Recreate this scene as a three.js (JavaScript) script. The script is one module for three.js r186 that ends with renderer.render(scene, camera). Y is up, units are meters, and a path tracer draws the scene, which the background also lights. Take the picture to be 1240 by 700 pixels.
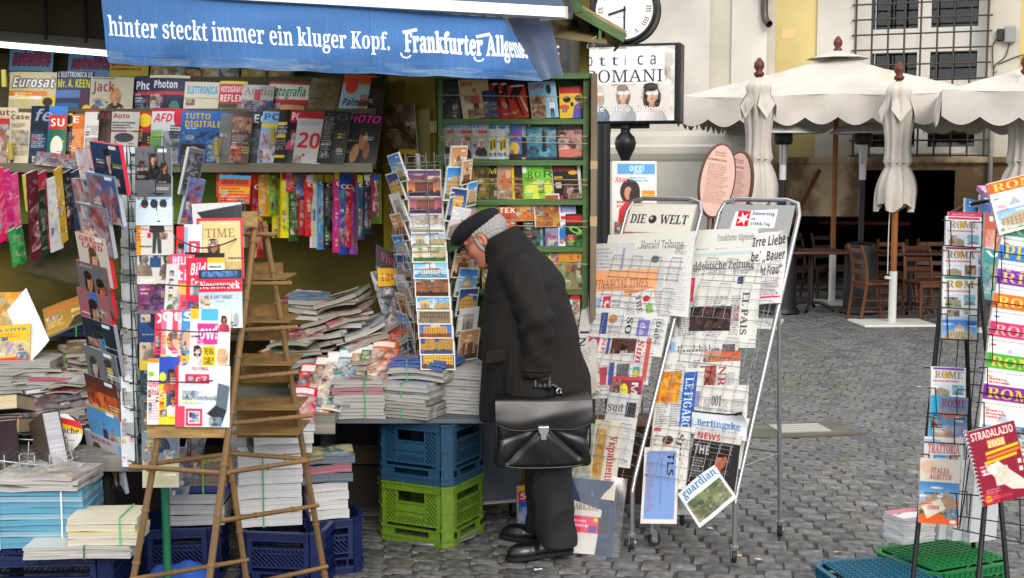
import * as THREE from 'three';
import { mergeGeometries, toCreasedNormals } from 'three/addons/utils/BufferGeometryUtils.js';
import { RoundedBoxGeometry } from 'three/addons/geometries/RoundedBoxGeometry.js';
import { RectAreaLightUniformsLib } from 'three/addons/lights/RectAreaLightUniformsLib.js';

// ---------------------------------------------------------------- camera, sky, sun, exposure
const scene = new THREE.Scene();
const renderer = new THREE.WebGLRenderer({ antialias: true });
renderer.toneMapping = THREE.LinearToneMapping;
renderer.toneMappingExposure = 1.38;
renderer.shadowMap.enabled = true;
const EYE = 1.78, FOCAL = 1500, PITCH = -Math.atan(144 / FOCAL);
const camera = new THREE.PerspectiveCamera(2 * Math.atan(350 / FOCAL) * 180 / Math.PI, 1240 / 700, 0.1, 400);
camera.position.set(0, EYE, 0);
camera.rotation.set(PITCH, 0, 0);
camera.updateMatrixWorld(true);

const skyW = 128, skyH = 64, skyData = new Float32Array(skyW * skyH * 4);
for (let j = 0; j < skyH; j++) for (let i = 0; i < skyW; i++) {
const el = ((j + 0.5) / skyH - 0.5) * Math.PI, az = (i + 0.5) / skyW * Math.PI * 2, o = (j * skyW + i) * 4;
const up = Math.max(0, Math.sin(el));
const c = 1 + 0.05 * Math.sin(az * 3 + el * 4) * Math.sin(az * 5 - el * 7) * Math.min(1, up * 4);
const b = (0.98 + 0.42 * up) * c;                                       // overcast: brighter overhead
skyData[o] = b * 0.97; skyData[o + 1] = b * 0.995; skyData[o + 2] = b * 1.04; skyData[o + 3] = 1;
}
const sky = new THREE.DataTexture(skyData, skyW, skyH, THREE.RGBAFormat, THREE.FloatType);
sky.mapping = THREE.EquirectangularReflectionMapping; sky.magFilter = THREE.LinearFilter; sky.needsUpdate = true;
scene.background = sky; scene.environment = sky;

const sun = new THREE.DirectionalLight(0xfff4e6, 1.5);
sun.position.set(5, 11, 12); sun.target.position.set(0, 0, -8);
sun.castShadow = true; sun.shadow.radius = 45; sun.shadow.mapSize.set(2048, 2048);
Object.assign(sun.shadow.camera, { left: -14, right: 14, top: 14, bottom: -14, near: 1, far: 50 });
scene.add(sun, sun.target);
RectAreaLightUniformsLib.init();

// ---------------------------------------------------------------- helpers
let seed0 = 7;
const rng = (s) => { let a = s | 0; return () => { a = (a + 0x6d2b79f5) | 0; let t = Math.imul(a ^ (a >>> 15), 1 | a); t = (t + Math.imul(t ^ (t >>> 7), 61 | t)) ^ t; return ((t ^ (t >>> 14)) >>> 0) / 4294967296; }; };
const R = rng(20231);
const rr = (a, b, r = R) => a + (b - a) * r();
const pick = (l, r = R) => l[Math.floor(r() * l.length)];
const V = (x, y, z) => new THREE.Vector3(x, y, z);
const D2R = Math.PI / 180;
const clamp = (x, a, b) => Math.min(b, Math.max(a, x)), lerp = (a, b, t) => a + (b - a) * t, sstep = (a, b, x) => { const t = clamp((x - a) / (b - a), 0, 1); return t * t * (3 - 2 * t); };
const ray = (px, py) => V((px - 620) / FOCAL, (350 - py) / FOCAL, -1).applyAxisAngle(V(1, 0, 0), PITCH);
const A = (px, py, z) => { const d = ray(px, py); return V(0, EYE, 0).addScaledVector(d, -z / d.z); };          // pixel on the plane z = -z
const G = (px, py, y = 0) => { const d = ray(px, py); return V(0, EYE, 0).addScaledVector(d, (y - EYE) / d.y); }; // pixel on the level y
const onPlane = (px, py, pl, off = 0) => {                               // pixel on a thing's own plane: (u, v) in metres
const d = ray(px, py), o = V(0, EYE, 0), q = pl.o.clone().addScaledVector(pl.n, off);
const t = q.clone().sub(o).dot(pl.n) / d.dot(pl.n), p = o.addScaledVector(d, t), r = p.clone().sub(pl.o);
return { u: r.dot(pl.u), v: r.dot(pl.v), p };
};
const plane = (o, yaw, lean) => {                                        // yaw about y (0 faces the camera side, +z); lean tips the top back
const e = new THREE.Euler(-lean, yaw, 0, 'YXZ'), q = new THREE.Quaternion().setFromEuler(e);
return { o, q, u: V(1, 0, 0).applyQuaternion(q), v: V(0, 1, 0).applyQuaternion(q), n: V(0, 0, 1).applyQuaternion(q) };
};

const taken = new Map();
const numbered = (n) => { const k = taken.get(n) || 0; taken.set(n, k + 1); return k ? n + '_' + String(k).padStart(3, '0') : n; };
const clean = (g) => {
const r = g.index ? g.toNonIndexed() : g;
for (const k of Object.keys(r.attributes)) if (!['position', 'normal', 'uv'].includes(k)) r.deleteAttribute(k);
if (!r.attributes.uv) r.setAttribute('uv', new THREE.BufferAttribute(new Float32Array(r.attributes.position.count * 2), 2));
if (!r.attributes.normal) r.computeVertexNormals();
r.clearGroups?.(); return r;
};
const merge = (l) => (Array.isArray(l) ? (l.length === 1 ? l[0] : mergeGeometries(l.map(clean))) : l);
const shade = (o) => { o.castShadow = true; o.receiveShadow = true; return o; };
function obj(name, geo, mat, parent = scene) {
const m = shade(new THREE.Mesh(merge(geo), mat));
m.name = parent === scene ? numbered(name) : name; parent.add(m); return m;
}
function tag(o, label, category, group, kind) {
if (label) o.userData.label = label; if (category) o.userData.category = category; if (group) o.userData.group = group; if (kind) o.userData.kind = kind; return o;
}
function thing(name, label, category, pos = V(0, 0, 0), turn = 0, group) {
const o = new THREE.Group(); o.name = numbered(name); scene.add(o); o.position.copy(pos); o.rotation.y = turn; return tag(o, label, category, group);
}
const T = (g, x = 0, y = 0, z = 0, rx = 0, ry = 0, rz = 0) => { g.applyMatrix4(new THREE.Matrix4().compose(V(x, y, z), new THREE.Quaternion().setFromEuler(new THREE.Euler(rx, ry, rz)), V(1, 1, 1))); return g; };
const box = (w, h, d, x = 0, y = 0, z = 0, rx = 0, ry = 0, rz = 0) => T(new THREE.BoxGeometry(w, h, d), x, y, z, rx, ry, rz);
const rbox = (w, h, d, r, x = 0, y = 0, z = 0, rx = 0, ry = 0, rz = 0, s = 2) => T(new RoundedBoxGeometry(w, h, d, s, Math.min(r, w / 2.01, h / 2.01, d / 2.01)), x, y, z, rx, ry, rz);
function bar(a, b, r0, r1 = r0, seg = 8, open = false) {                  // round bar between two points
const d = b.clone().sub(a), l = d.length();
const g = new THREE.CylinderGeometry(r1, r0, l, seg, 1, open);
g.applyQuaternion(new THREE.Quaternion().setFromUnitVectors(V(0, 1, 0), d.multiplyScalar(1 / l)));
const m = a.clone().add(b).multiplyScalar(0.5); g.translate(m.x, m.y, m.z); return g;
}
const wire = (pts, r = 0.002, seg = 5) => { const out = []; for (let i = 1; i < pts.length; i++) out.push(bar(pts[i - 1], pts[i], r, r, seg)); return out; };
const tube = (pts, r, n = 32, seg = 8, closed = false, tension = 0.5) => new THREE.TubeGeometry(new THREE.CatmullRomCurve3(pts, closed, 'catmullrom', tension), n, r, seg, closed);
const lathe = (prof, seg = 20) => new THREE.LatheGeometry(prof.map(([x, y]) => new THREE.Vector2(x, y)), seg);
const between = (a, b, w, d, roll = 0) => {                               // square bar from a to b
const l = a.distanceTo(b), g = new THREE.BoxGeometry(w, l, d); g.rotateY(roll);
g.applyQuaternion(new THREE.Quaternion().setFromUnitVectors(V(0, 1, 0), b.clone().sub(a).normalize()));
const m = a.clone().add(b).multiplyScalar(0.5); g.translate(m.x, m.y, m.z); return g;
};
const boxUV = (g, s = 1) => {                                             // uv in metres by the way a face points
g = g.index ? g.toNonIndexed() : g; g.computeVertexNormals();
const p = g.attributes.position, n = g.attributes.normal, uv = new Float32Array(p.count * 2);
for (let i = 0; i < p.count; i++) {
const ax = Math.abs(n.getX(i)), ay = Math.abs(n.getY(i)), az = Math.abs(n.getZ(i));
const [u, v] = ay > ax && ay > az ? [p.getX(i), p.getZ(i)] : ax > az ? [p.getZ(i), p.getY(i)] : [p.getX(i), p.getY(i)];
uv[i * 2] = u * s; uv[i * 2 + 1] = v * s;
}
g.setAttribute('uv', new THREE.BufferAttribute(uv, 2)); return g;
};
const soup = (tris, uvs) => { const g = new THREE.BufferGeometry(); g.setAttribute('position', new THREE.Float32BufferAttribute(tris, 3)); if (uvs) g.setAttribute('uv', new THREE.Float32BufferAttribute(uvs, 2)); g.computeVertexNormals(); return g; };

// surface of a distance field (surface nets)
function surf(f, lo, hi, h) {
const nx = Math.ceil((hi[0] - lo[0]) / h) + 1, ny = Math.ceil((hi[1] - lo[1]) / h) + 1, nz = Math.ceil((hi[2] - lo[2]) / h) + 1;
const F = new Float32Array(nx * ny * nz), id = (i, j, k) => (k * ny + j) * nx + i;
for (let k = 0; k < nz; k++) for (let j = 0; j < ny; j++) for (let i = 0; i < nx; i++) F[id(i, j, k)] = f(lo[0] + i * h, lo[1] + j * h, lo[2] + k * h);
const vid = new Int32Array(nx * ny * nz).fill(-1), P = [], I = [], E = [[0, 1], [2, 3], [4, 5], [6, 7], [0, 2], [1, 3], [4, 6], [5, 7], [0, 4], [1, 5], [2, 6], [3, 7]];
for (let k = 0; k < nz - 1; k++) for (let j = 0; j < ny - 1; j++) for (let i = 0; i < nx - 1; i++) {
const c = []; let m = 0;
for (let q = 0; q < 8; q++) { const v = F[id(i + (q & 1), j + ((q >> 1) & 1), k + (q >> 2))]; c.push(v); if (v < 0) m |= 1 << q; }
if (m === 0 || m === 255) continue;
let x = 0, y = 0, z = 0, n = 0;
for (const [a, b] of E) if ((c[a] < 0) !== (c[b] < 0)) { const t = c[a] / (c[a] - c[b]); x += lerp(a & 1, b & 1, t); y += lerp((a >> 1) & 1, (b >> 1) & 1, t); z += lerp(a >> 2, b >> 2, t); n++; }
vid[id(i, j, k)] = P.length / 3; P.push(lo[0] + (i + x / n) * h, lo[1] + (j + y / n) * h, lo[2] + (k + z / n) * h);
}
const quad = (a, b, c, d, flip) => { if (a < 0 || b < 0 || c < 0 || d < 0) return; flip ? I.push(a, c, b, a, d, c) : I.push(a, b, c, a, c, d); };
for (let k = 1; k < nz - 1; k++) for (let j = 1; j < ny - 1; j++) for (let i = 1; i < nx - 1; i++) {
const a = F[id(i, j, k)] < 0;
if (a !== F[id(i + 1, j, k)] < 0) quad(vid[id(i, j - 1, k - 1)], vid[id(i, j, k - 1)], vid[id(i, j, k)], vid[id(i, j - 1, k)], !a);
if (a !== F[id(i, j + 1, k)] < 0) quad(vid[id(i - 1, j, k - 1)], vid[id(i - 1, j, k)], vid[id(i, j, k)], vid[id(i, j, k - 1)], !a);
if (a !== F[id(i, j, k + 1)] < 0) quad(vid[id(i - 1, j - 1, k)], vid[id(i, j - 1, k)], vid[id(i, j, k)], vid[id(i - 1, j, k)], !a);
}
const g = new THREE.BufferGeometry(); g.setAttribute('position', new THREE.Float32BufferAttribute(P, 3)); g.setIndex(I);
const N = new Float32Array(P.length), e = h * 0.6;
for (let i = 0; i < P.length; i += 3) {
const [x, y, z] = [P[i], P[i + 1], P[i + 2]];
const n = V(f(x + e, y, z) - f(x - e, y, z), f(x, y + e, z) - f(x, y - e, z), f(x, y, z + e) - f(x, y, z - e)).normalize(); N[i] = n.x; N[i + 1] = n.y; N[i + 2] = n.z;
}
g.setAttribute('normal', new THREE.BufferAttribute(N, 3)); return g;
}
const smin = (a, b, k) => { const h = clamp(0.5 + 0.5 * (b - a) / k, 0, 1); return lerp(b, a, h) - k * h * (1 - h); };
const cap = (x, y, z, a, b, r0, r1) => {                                  // tapered capsule
const bx = b[0] - a[0], by = b[1] - a[1], bz = b[2] - a[2], px = x - a[0], py = y - a[1], pz = z - a[2];
const t = clamp((px * bx + py * by + pz * bz) / (bx * bx + by * by + bz * bz), 0, 1);
return Math.hypot(px - bx * t, py - by * t, pz - bz * t) - lerp(r0, r1, t);
};
const ell = (x, y, z, c, r) => { const a = (x - c[0]) / r[0], b = (y - c[1]) / r[1], d = (z - c[2]) / r[2], k = Math.hypot(a, b, d); return (k - 1) * Math.min(r[0], r[1], r[2]) * (k < 1 ? 1 : Math.hypot(x - c[0], y - c[1], z - c[2]) / (k * Math.min(r[0], r[1], r[2])) * 0.8 + 0.2); };

// tileable value noise
function tnoise(per, s) {
const r = rng(s), n = per, t = new Float32Array(n * n).map(() => r());
return (x, y) => { const xi = Math.floor(x), yi = Math.floor(y), fx = x - xi, fy = y - yi, u = fx * fx * (3 - 2 * fx), v = fy * fy * (3 - 2 * fy), w = (i, j) => t[(((j % n) + n) % n) * n + (((i % n) + n) % n)];
return lerp(lerp(w(xi, yi), w(xi + 1, yi), u), lerp(w(xi, yi + 1), w(xi + 1, yi + 1), u), v); };
}
function fbmTex(size, per, oct, s, map, srgb = false) {                   // square tileable texture from layered noise; map(v, x, y) gives r, g, b in 0..1
const ns = []; for (let o = 0; o < oct; o++) ns.push(tnoise(per << o, s + o));
const d = new Uint8Array(size * size * 4);
for (let y = 0; y < size; y++) for (let x = 0; x < size; x++) {
let v = 0, a = 0.5, t = 0; for (let o = 0; o < oct; o++) { v += a * ns[o](x / size * (per << o), y / size * (per << o)); t += a; a *= 0.55; }
const c = map(v / t, x / size, y / size), i = (y * size + x) * 4;
d[i] = clamp(c[0], 0, 1) * 255; d[i + 1] = clamp(c[1], 0, 1) * 255; d[i + 2] = clamp(c[2], 0, 1) * 255; d[i + 3] = 255;
}
const t = new THREE.DataTexture(d, size, size); t.wrapS = t.wrapT = THREE.RepeatWrapping; t.magFilter = THREE.LinearFilter; t.minFilter = THREE.LinearMipmapLinearFilter; t.generateMipmaps = true;
if (srgb) t.colorSpace = THREE.SRGBColorSpace; t.needsUpdate = true; return t;
}
const rep = (t, x, y = x) => { const c = t.clone(); c.repeat.set(x, y); c.needsUpdate = true; return c; };
const std = (color, rough = 0.7, o = {}) => new THREE.MeshStandardMaterial({ color, roughness: rough, ...o });
const phys = (color, rough = 0.7, o = {}) => new THREE.MeshPhysicalMaterial({ color, roughness: rough, ...o });
const grey = (a, b) => (v) => { const k = lerp(a, b, v); return [k, k, k]; };
const bumpFine = fbmTex(256, 8, 5, 11, grey(0, 1));
const blotch = fbmTex(256, 4, 5, 23, (v) => { const k = 0.8 + 0.4 * (v - 0.5); return [k, k * 0.99, k * 0.97]; }, true);
// ---------------------------------------------------------------- printed matter: covers drawn into shared sheets of print
const PXM = 620;                                                          // printed pixels per metre
class Sheet {
constructor(opts) {
this.cv = document.createElement('canvas'); this.cv.width = this.cv.height = opts.size || 2048; this.size = this.cv.width; this.c = this.cv.getContext('2d');
this.c.fillStyle = '#888'; this.c.fillRect(0, 0, this.size, this.size); this.x = 0; this.y = 0; this.row = 0; this.sw = new Map();
this.tex = new THREE.CanvasTexture(this.cv); this.tex.colorSpace = THREE.SRGBColorSpace; this.tex.anisotropy = 8;
this.mat = phys(0xffffff, opts.rough, { map: this.tex, specularIntensity: 0.45 });
}
cell(w, h) {
w = Math.ceil(w); h = Math.ceil(h);
if (this.x + w + 4 > this.size) { this.x = 0; this.y += this.row; this.row = 0; }
if (this.y + h + 4 > this.size) throw new Error('print sheet is full');
const r = { x: this.x + 2, y: this.y + 2, w, h }; this.x += w + 4; this.row = Math.max(this.row, h + 4); return r;
}
rect(r, m = 0.6) { const s = this.size; return [(r.x + m) / s, 1 - (r.y + r.h - m) / s, (r.x + r.w - m) / s, 1 - (r.y + m) / s]; }   // u0, v0, u1, v1
finish() {                                                                // soft, slightly grainy print
const c = this.c, q = rng(77); c.globalAlpha = 0.32; c.drawImage(this.cv, 1, 0); c.drawImage(this.cv, 0, 1); c.drawImage(this.cv, -1, -1); for (let i = 0; i < 60000; i++) { c.globalAlpha = 0.03 + 0.05 * q(); c.fillStyle = q() < 0.5 ? '#fff' : '#000'; c.fillRect(q() * this.size, q() * this.size, 1 + q() * 5, 1 + q() * 3); } c.globalAlpha = 1; this.tex.needsUpdate = true;
}
print(w, h, draw, pxm = PXM) {
const r = this.cell(w * pxm, h * pxm), c = this.c; c.save(); c.beginPath(); c.rect(r.x - 2, r.y - 2, r.w + 4, r.h + 4); c.clip(); c.translate(r.x, r.y); draw(c, r.w, r.h); c.restore(); return this.rect(r);
}
swatch(col) { if (!this.sw.has(col)) { const r = this.cell(8, 8); this.c.fillStyle = col; this.c.fillRect(r.x - 2, r.y - 2, 12, 12); this.sw.set(col, this.rect(r, 2)); } return this.sw.get(col); }
pages(a = '#d9d4c8', b = '#a9a294') {                                   // the edge of a block of pages
const k = a + b; if (!this.sw.has(k)) { const r = this.cell(64, 64), q = rng(5 + k.length); for (let y = -2; y < 66; y++) { this.c.fillStyle = q() < 0.35 ? b : a; this.c.globalAlpha = 0.5 + q() * 0.5; this.c.fillRect(r.x - 2, r.y + y, 68, 1); } this.c.globalAlpha = 1; this.sw.set(k, this.rect(r, 2)); }
return this.sw.get(k);
}
}
const gloss = new Sheet({ rough: 0.34 }), gloss2 = new Sheet({ rough: 0.3 }), matte = new Sheet({ rough: 0.85 });

// text fitted to a box (fractions are the caller's business)
const FONTS = { b: 'bold 100px sans-serif', s: 'bold 100px serif', r: '100px sans-serif', q: '100px serif', i: 'italic bold 100px sans-serif', j: 'italic bold 100px serif', m: 'bold 100px monospace' };
function fit(c, text, x, y, w, h, color, font = 'b', o = {}) {            // x, y: top left of the capitals
c.save(); c.font = FONTS[font] || font; c.textBaseline = 'alphabetic';
const m = c.measureText(text), up = o.up ?? (/[A-Z0-9lkhdbtf]/.test(text) ? 72 : 54), dn = o.dn ?? 0;
c.translate(x, y + h); c.scale(w / Math.max(1, m.width), h / up);
if (o.skew) c.transform(1, 0, -o.skew, 1, 0, 0);
if (o.edge) { c.strokeStyle = o.edge; c.lineWidth = o.ew ?? 14; c.lineJoin = 'round'; c.strokeText(text, 0, -dn); }
c.fillStyle = color; c.fillText(text, 0, -dn);
if (o.nib) for (let k = 1; k <= 4; k++) c.fillText(text, k * o.nib, -dn - k * o.nib * 0.8);
c.restore();
}
const el = (c, x, y, a, b, col, rot = 0) => { c.fillStyle = col; c.beginPath(); c.ellipse(x, y, Math.max(0.1, a), Math.max(0.1, b), rot, 0, 7); c.fill(); };
const mixc = (a, b, t) => '#' + new THREE.Color(a).lerp(new THREE.Color(b), t).getHexString();
const MOT = {
r: (c, w, h, [x, y, a, b, col]) => { c.fillStyle = col; c.fillRect(x * w, y * h, a * w, b * h); },
g: (c, w, h, [x, y, a, b, c1, c2]) => { const g = c.createLinearGradient(0, y * h, 0, (y + b) * h); g.addColorStop(0, c1); g.addColorStop(1, c2); c.fillStyle = g; c.fillRect(x * w, y * h, a * w, b * h); },
o: (c, w, h, [x, y, a, b, col, rot = 0]) => el(c, x * w, y * h, a * w, b * h, col, rot),
pg: (c, w, h, [pts, col]) => { c.fillStyle = col; c.beginPath(); pts.forEach(([x, y], i) => c[i ? 'lineTo' : 'moveTo'](x * w, y * h)); c.closePath(); c.fill(); },
t: (c, w, h, [x, y, a, b, text, col, font = 'b', o = {}]) => fit(c, text, x * w, y * h, a * w, b * h, col, font, o),
vt: (c, w, h, [x, y, a, b, text, col, font = 'b', o = {}]) => { c.save(); c.translate((x + a) * w, y * h); c.rotate(Math.PI / 2); fit(c, text, 0, 0, b * h, a * w, col, font, o); c.restore(); },
l: (c, w, h, [x, y, a, n, col, lh = 0.03, s = 1]) => {                   // small type, too small to read
const q = rng(s * 77 + n); c.fillStyle = col;
for (let i = 0; i < n; i++) { let u = 0; const e = a * (0.7 + 0.3 * q()); while (u < e) { const b = 0.02 + q() * 0.05; c.globalAlpha = 0.55 + 0.45 * q(); c.fillRect((x + u) * w, (y + i * lh) * h, Math.min(b, e - u) * w, lh * 0.55 * h); u += b + 0.012; } } c.globalAlpha = 1;
},
p: (c, w, h, [x, y, s, skin, hair, cloth, side = 0]) => {                // head and shoulders
const u = s * w, X = x * w, Y = y * h;
const G2 = (col, k) => { const g = c.createLinearGradient(X - u * k, Y - u * 0.3, X + u * k, Y + u * 0.3); g.addColorStop(0, mixc(col, '#fff0dc', 0.3)); g.addColorStop(0.55, col); g.addColorStop(1, mixc(col, '#150a08', 0.45)); return g; };
el(c, X, Y + u * 0.2, u * 0.44, u * 0.62, G2(hair, 0.45)); c.fillStyle = G2(cloth, 0.8); c.beginPath(); c.moveTo(X - u * 0.85, Y + u * 1.9); c.quadraticCurveTo(X - u * 0.85, Y + u * 0.75, X - u * 0.16, Y + u * 0.62); c.lineTo(X + u * 0.16, Y + u * 0.62); c.quadraticCurveTo(X + u * 0.85, Y + u * 0.75, X + u * 0.85, Y + u * 1.9); c.fill();
c.fillStyle = mixc(skin, '#552200', 0.25); c.fillRect(X - u * 0.13, Y + u * 0.3, u * 0.26, u * 0.42); el(c, X, Y + u * 0.72, u * 0.15, u * 0.14, skin);
el(c, X + side * u * 0.06, Y, u * 0.32, u * 0.43, G2(skin, 0.34)); el(c, X - u * 0.05, Y - u * 0.33, u * 0.36, u * 0.2, hair); el(c, X - u * 0.3, Y, u * 0.1, u * 0.4, hair);
const e = mixc(skin, '#1a0a05', 0.75); for (const k of [-1, 1]) { el(c, X + (k * 0.13 + side * 0.08) * u, Y - u * 0.04, u * 0.055, u * 0.03, e); el(c, X + (k * 0.13 + side * 0.08) * u, Y - u * 0.12, u * 0.08, u * 0.015, e); }
{ const q = rng(X * 13 + Y * 7 + 1); for (let i = 0; i < 70; i++) { c.globalAlpha = 0.1 + 0.2 * q(); const t = q() * 6.28, k = 0.42 + 0.22 * q(); el(c, X + Math.cos(t) * u * k * 0.8, Y + u * 0.1 + Math.sin(t) * u * k, u * 0.03, u * 0.1, mixc(hair, q() < 0.5 ? '#fff0d8' : '#000000', 0.35), t); c.fillStyle = mixc(cloth, q() < 0.5 ? '#ffffff' : '#000000', 0.4); c.fillRect(X + (q() - 0.5) * u * 1.3, Y + u * (0.8 + q()), u * 0.05, u * 0.22); } c.globalAlpha = 1; }
el(c, X + side * 0.09 * u, Y + u * 0.1, u * 0.04, u * 0.06, mixc(skin, '#7a3018', 0.35)); el(c, X + side * 0.07 * u, Y + u * 0.23, u * 0.1, u * 0.035, mixc(skin, '#a01020', 0.6));
},
f: (c, w, h, [x, y, s, skin, hair, cloth, legs]) => {                    // standing figure, s = height of it
const u = s * h, X = x * w, Y = y * h; el(c, X, Y + u * 0.08, u * 0.055, u * 0.08, hair); el(c, X, Y + u * 0.09, u * 0.042, u * 0.06, skin);
c.fillStyle = cloth; c.beginPath(); c.moveTo(X - u * 0.13, Y + u * 0.2); c.lineTo(X + u * 0.13, Y + u * 0.2); c.lineTo(X + u * 0.17, Y + u * 0.52); c.lineTo(X + u * 0.09, Y + u * 0.55); c.lineTo(X - u * 0.09, Y + u * 0.55); c.lineTo(X - u * 0.17, Y + u * 0.52); c.fill();
c.fillStyle = legs || cloth; c.beginPath(); c.moveTo(X - u * 0.09, Y + u * 0.53); c.lineTo(X + u * 0.09, Y + u * 0.53); c.lineTo(X + u * 0.1, Y + u); c.lineTo(X + u * 0.02, Y + u); c.lineTo(X, Y + u * 0.62); c.lineTo(X - u * 0.03, Y + u); c.lineTo(X - u * 0.1, Y + u); c.fill();
},
ph: (c, w, h, [x, y, a, b, cols, s = 1, n = 26]) => {                    // a busy colour photograph
n *= 2;
const q = rng(s * 991 + 3); c.save(); c.beginPath(); c.rect(x * w, y * h, a * w, b * h); c.clip(); c.fillStyle = cols[0]; c.fillRect(x * w, y * h, a * w, b * h);
for (let i = 0; i < n; i++) { const k = 0.24 * Math.pow(0.965, i) + 0.02 + q() * 0.05; c.globalAlpha = 0.35 + 0.4 * q(); el(c, (x + q() * a) * w, (y + q() * b) * h, k * a * w, k * b * h * (0.4 + q()), mixc(pick(cols, q), pick(cols, q), q() * 0.7), q() * 3); }
for (let i = 0; i < n; i++) { c.globalAlpha = 0.25 + 0.4 * q(); c.fillStyle = mixc(pick(cols, q), q() < 0.5 ? '#ffffff' : '#000000', q() * 0.35); c.fillRect((x + q() * a) * w, (y + q() * b) * h, (0.01 + q() * 0.06) * a * w, (0.01 + q() * 0.06) * b * h); } c.restore();
},
v: (c, w, h, [x, y, a, b, s1, s2, stone, ground, kind, s = 1]) => {       // view of a monument
const q = rng(s * 313 + 9), X = (u) => (x + u * a) * w, Y = (v) => (y + v * b) * h; c.save(); c.beginPath(); c.rect(x * w, y * h, a * w, b * h); c.clip();
const g = c.createLinearGradient(0, Y(0), 0, Y(0.75)); g.addColorStop(0, s1); g.addColorStop(1, s2); c.fillStyle = g; c.fillRect(X(0), Y(0), a * w, b * h);
for (let i = 0; i < 4; i++) el(c, X(q()), Y(0.1 + q() * 0.35), 0.16 * a * w, 0.035 * b * h, mixc(s2, '#ffffff', 0.5));
const dk = mixc(stone, '#201810', 0.55), lt = mixc(stone, '#fff4d8', 0.35);
if (kind === 'dome') { c.fillStyle = stone; c.fillRect(X(0.14), Y(0.58), 0.72 * a * w, 0.3 * b * h); el(c, X(0.5), Y(0.45), 0.15 * a * w, 0.2 * b * h, mixc(stone, '#6080a0', 0.3)); c.fillStyle = lt; c.fillRect(X(0.36), Y(0.44), 0.28 * a * w, 0.16 * b * h); c.fillStyle = dk; for (let i = 0; i < 9; i++) c.fillRect(X(0.17 + i * 0.076), Y(0.63), 0.03 * a * w, 0.22 * b * h); c.fillStyle = stone; c.fillRect(X(0.49), Y(0.16), 0.02 * a * w, 0.12 * b * h); }
else if (kind === 'arena') { c.fillStyle = stone; c.beginPath(); c.moveTo(X(0.05), Y(0.85)); c.lineTo(X(0.05), Y(0.42)); c.lineTo(X(0.4), Y(0.26)); c.lineTo(X(0.75), Y(0.3)); c.lineTo(X(0.78), Y(0.45)); c.lineTo(X(0.97), Y(0.5)); c.lineTo(X(0.97), Y(0.85)); c.fill(); for (let r = 0; r < 3; r++) for (let i = 0; i < 10; i++) el(c, X(0.1 + i * 0.09), Y(0.46 + r * 0.14), 0.024 * a * w, 0.045 * b * h, dk); }
else if (kind === 'arch') { c.fillStyle = stone; c.fillRect(X(0.2), Y(0.2), 0.6 * a * w, 0.68 * b * h); c.fillStyle = lt; c.fillRect(X(0.17), Y(0.34), 0.66 * a * w, 0.05 * b * h); c.fillStyle = dk; el(c, X(0.5), Y(0.6), 0.11 * a * w, 0.14 * b * h, dk); c.fillRect(X(0.39), Y(0.6), 0.22 * a * w, 0.3 * b * h); for (const k of [0.25, 0.67]) c.fillRect(X(k), Y(0.55), 0.08 * a * w, 0.33 * b * h); }
else if (kind === 'castle') { c.fillStyle = stone; c.fillRect(X(0.22), Y(0.4), 0.56 * a * w, 0.45 * b * h); c.fillRect(X(0.4), Y(0.26), 0.2 * a * w, 0.2 * b * h); c.fillStyle = lt; c.fillRect(X(0.22), Y(0.4), 0.56 * a * w, 0.04 * b * h); c.fillStyle = dk; for (let i = 0; i < 5; i++) el(c, X(0.08 + i * 0.21), Y(0.86), 0.075 * a * w, 0.1 * b * h, dk); }
else { c.fillStyle = stone; for (let i = 0; i < 7; i++) { const k = 0.3 + q() * 0.35; c.fillStyle = mixc(stone, pick(['#ffffff', '#402010', '#c06030'], q), 0.25); c.fillRect(X(i / 7), Y(k), a * w / 6.5, b * h); c.fillStyle = dk; for (let j = 0; j < 6; j++) c.fillRect(X(i / 7 + 0.03 + (j % 2) * 0.06), Y(k + 0.08 + (j >> 1) * 0.13), 0.025 * a * w, 0.05 * b * h); } }
c.fillStyle = ground; c.fillRect(X(0), Y(0.85), a * w, 0.15 * b * h); for (let i = 0; i < 8; i++) el(c, X(q()), Y(0.83 + q() * 0.12), 0.05 * a * w, 0.03 * b * h, mixc(ground, '#101810', 0.4)); for (let i = 0; i < 90; i++) { c.globalAlpha = 0.12 + 0.3 * q(); c.fillStyle = pick([dk, lt, stone, '#ffffff', '#1c2418', s1], q); c.fillRect(X(q()), Y(0.3 + 0.7 * q()), (0.008 + 0.03 * q()) * a * w, (0.01 + 0.05 * q()) * b * h); } c.globalAlpha = 1; c.restore();
},
};
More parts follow.
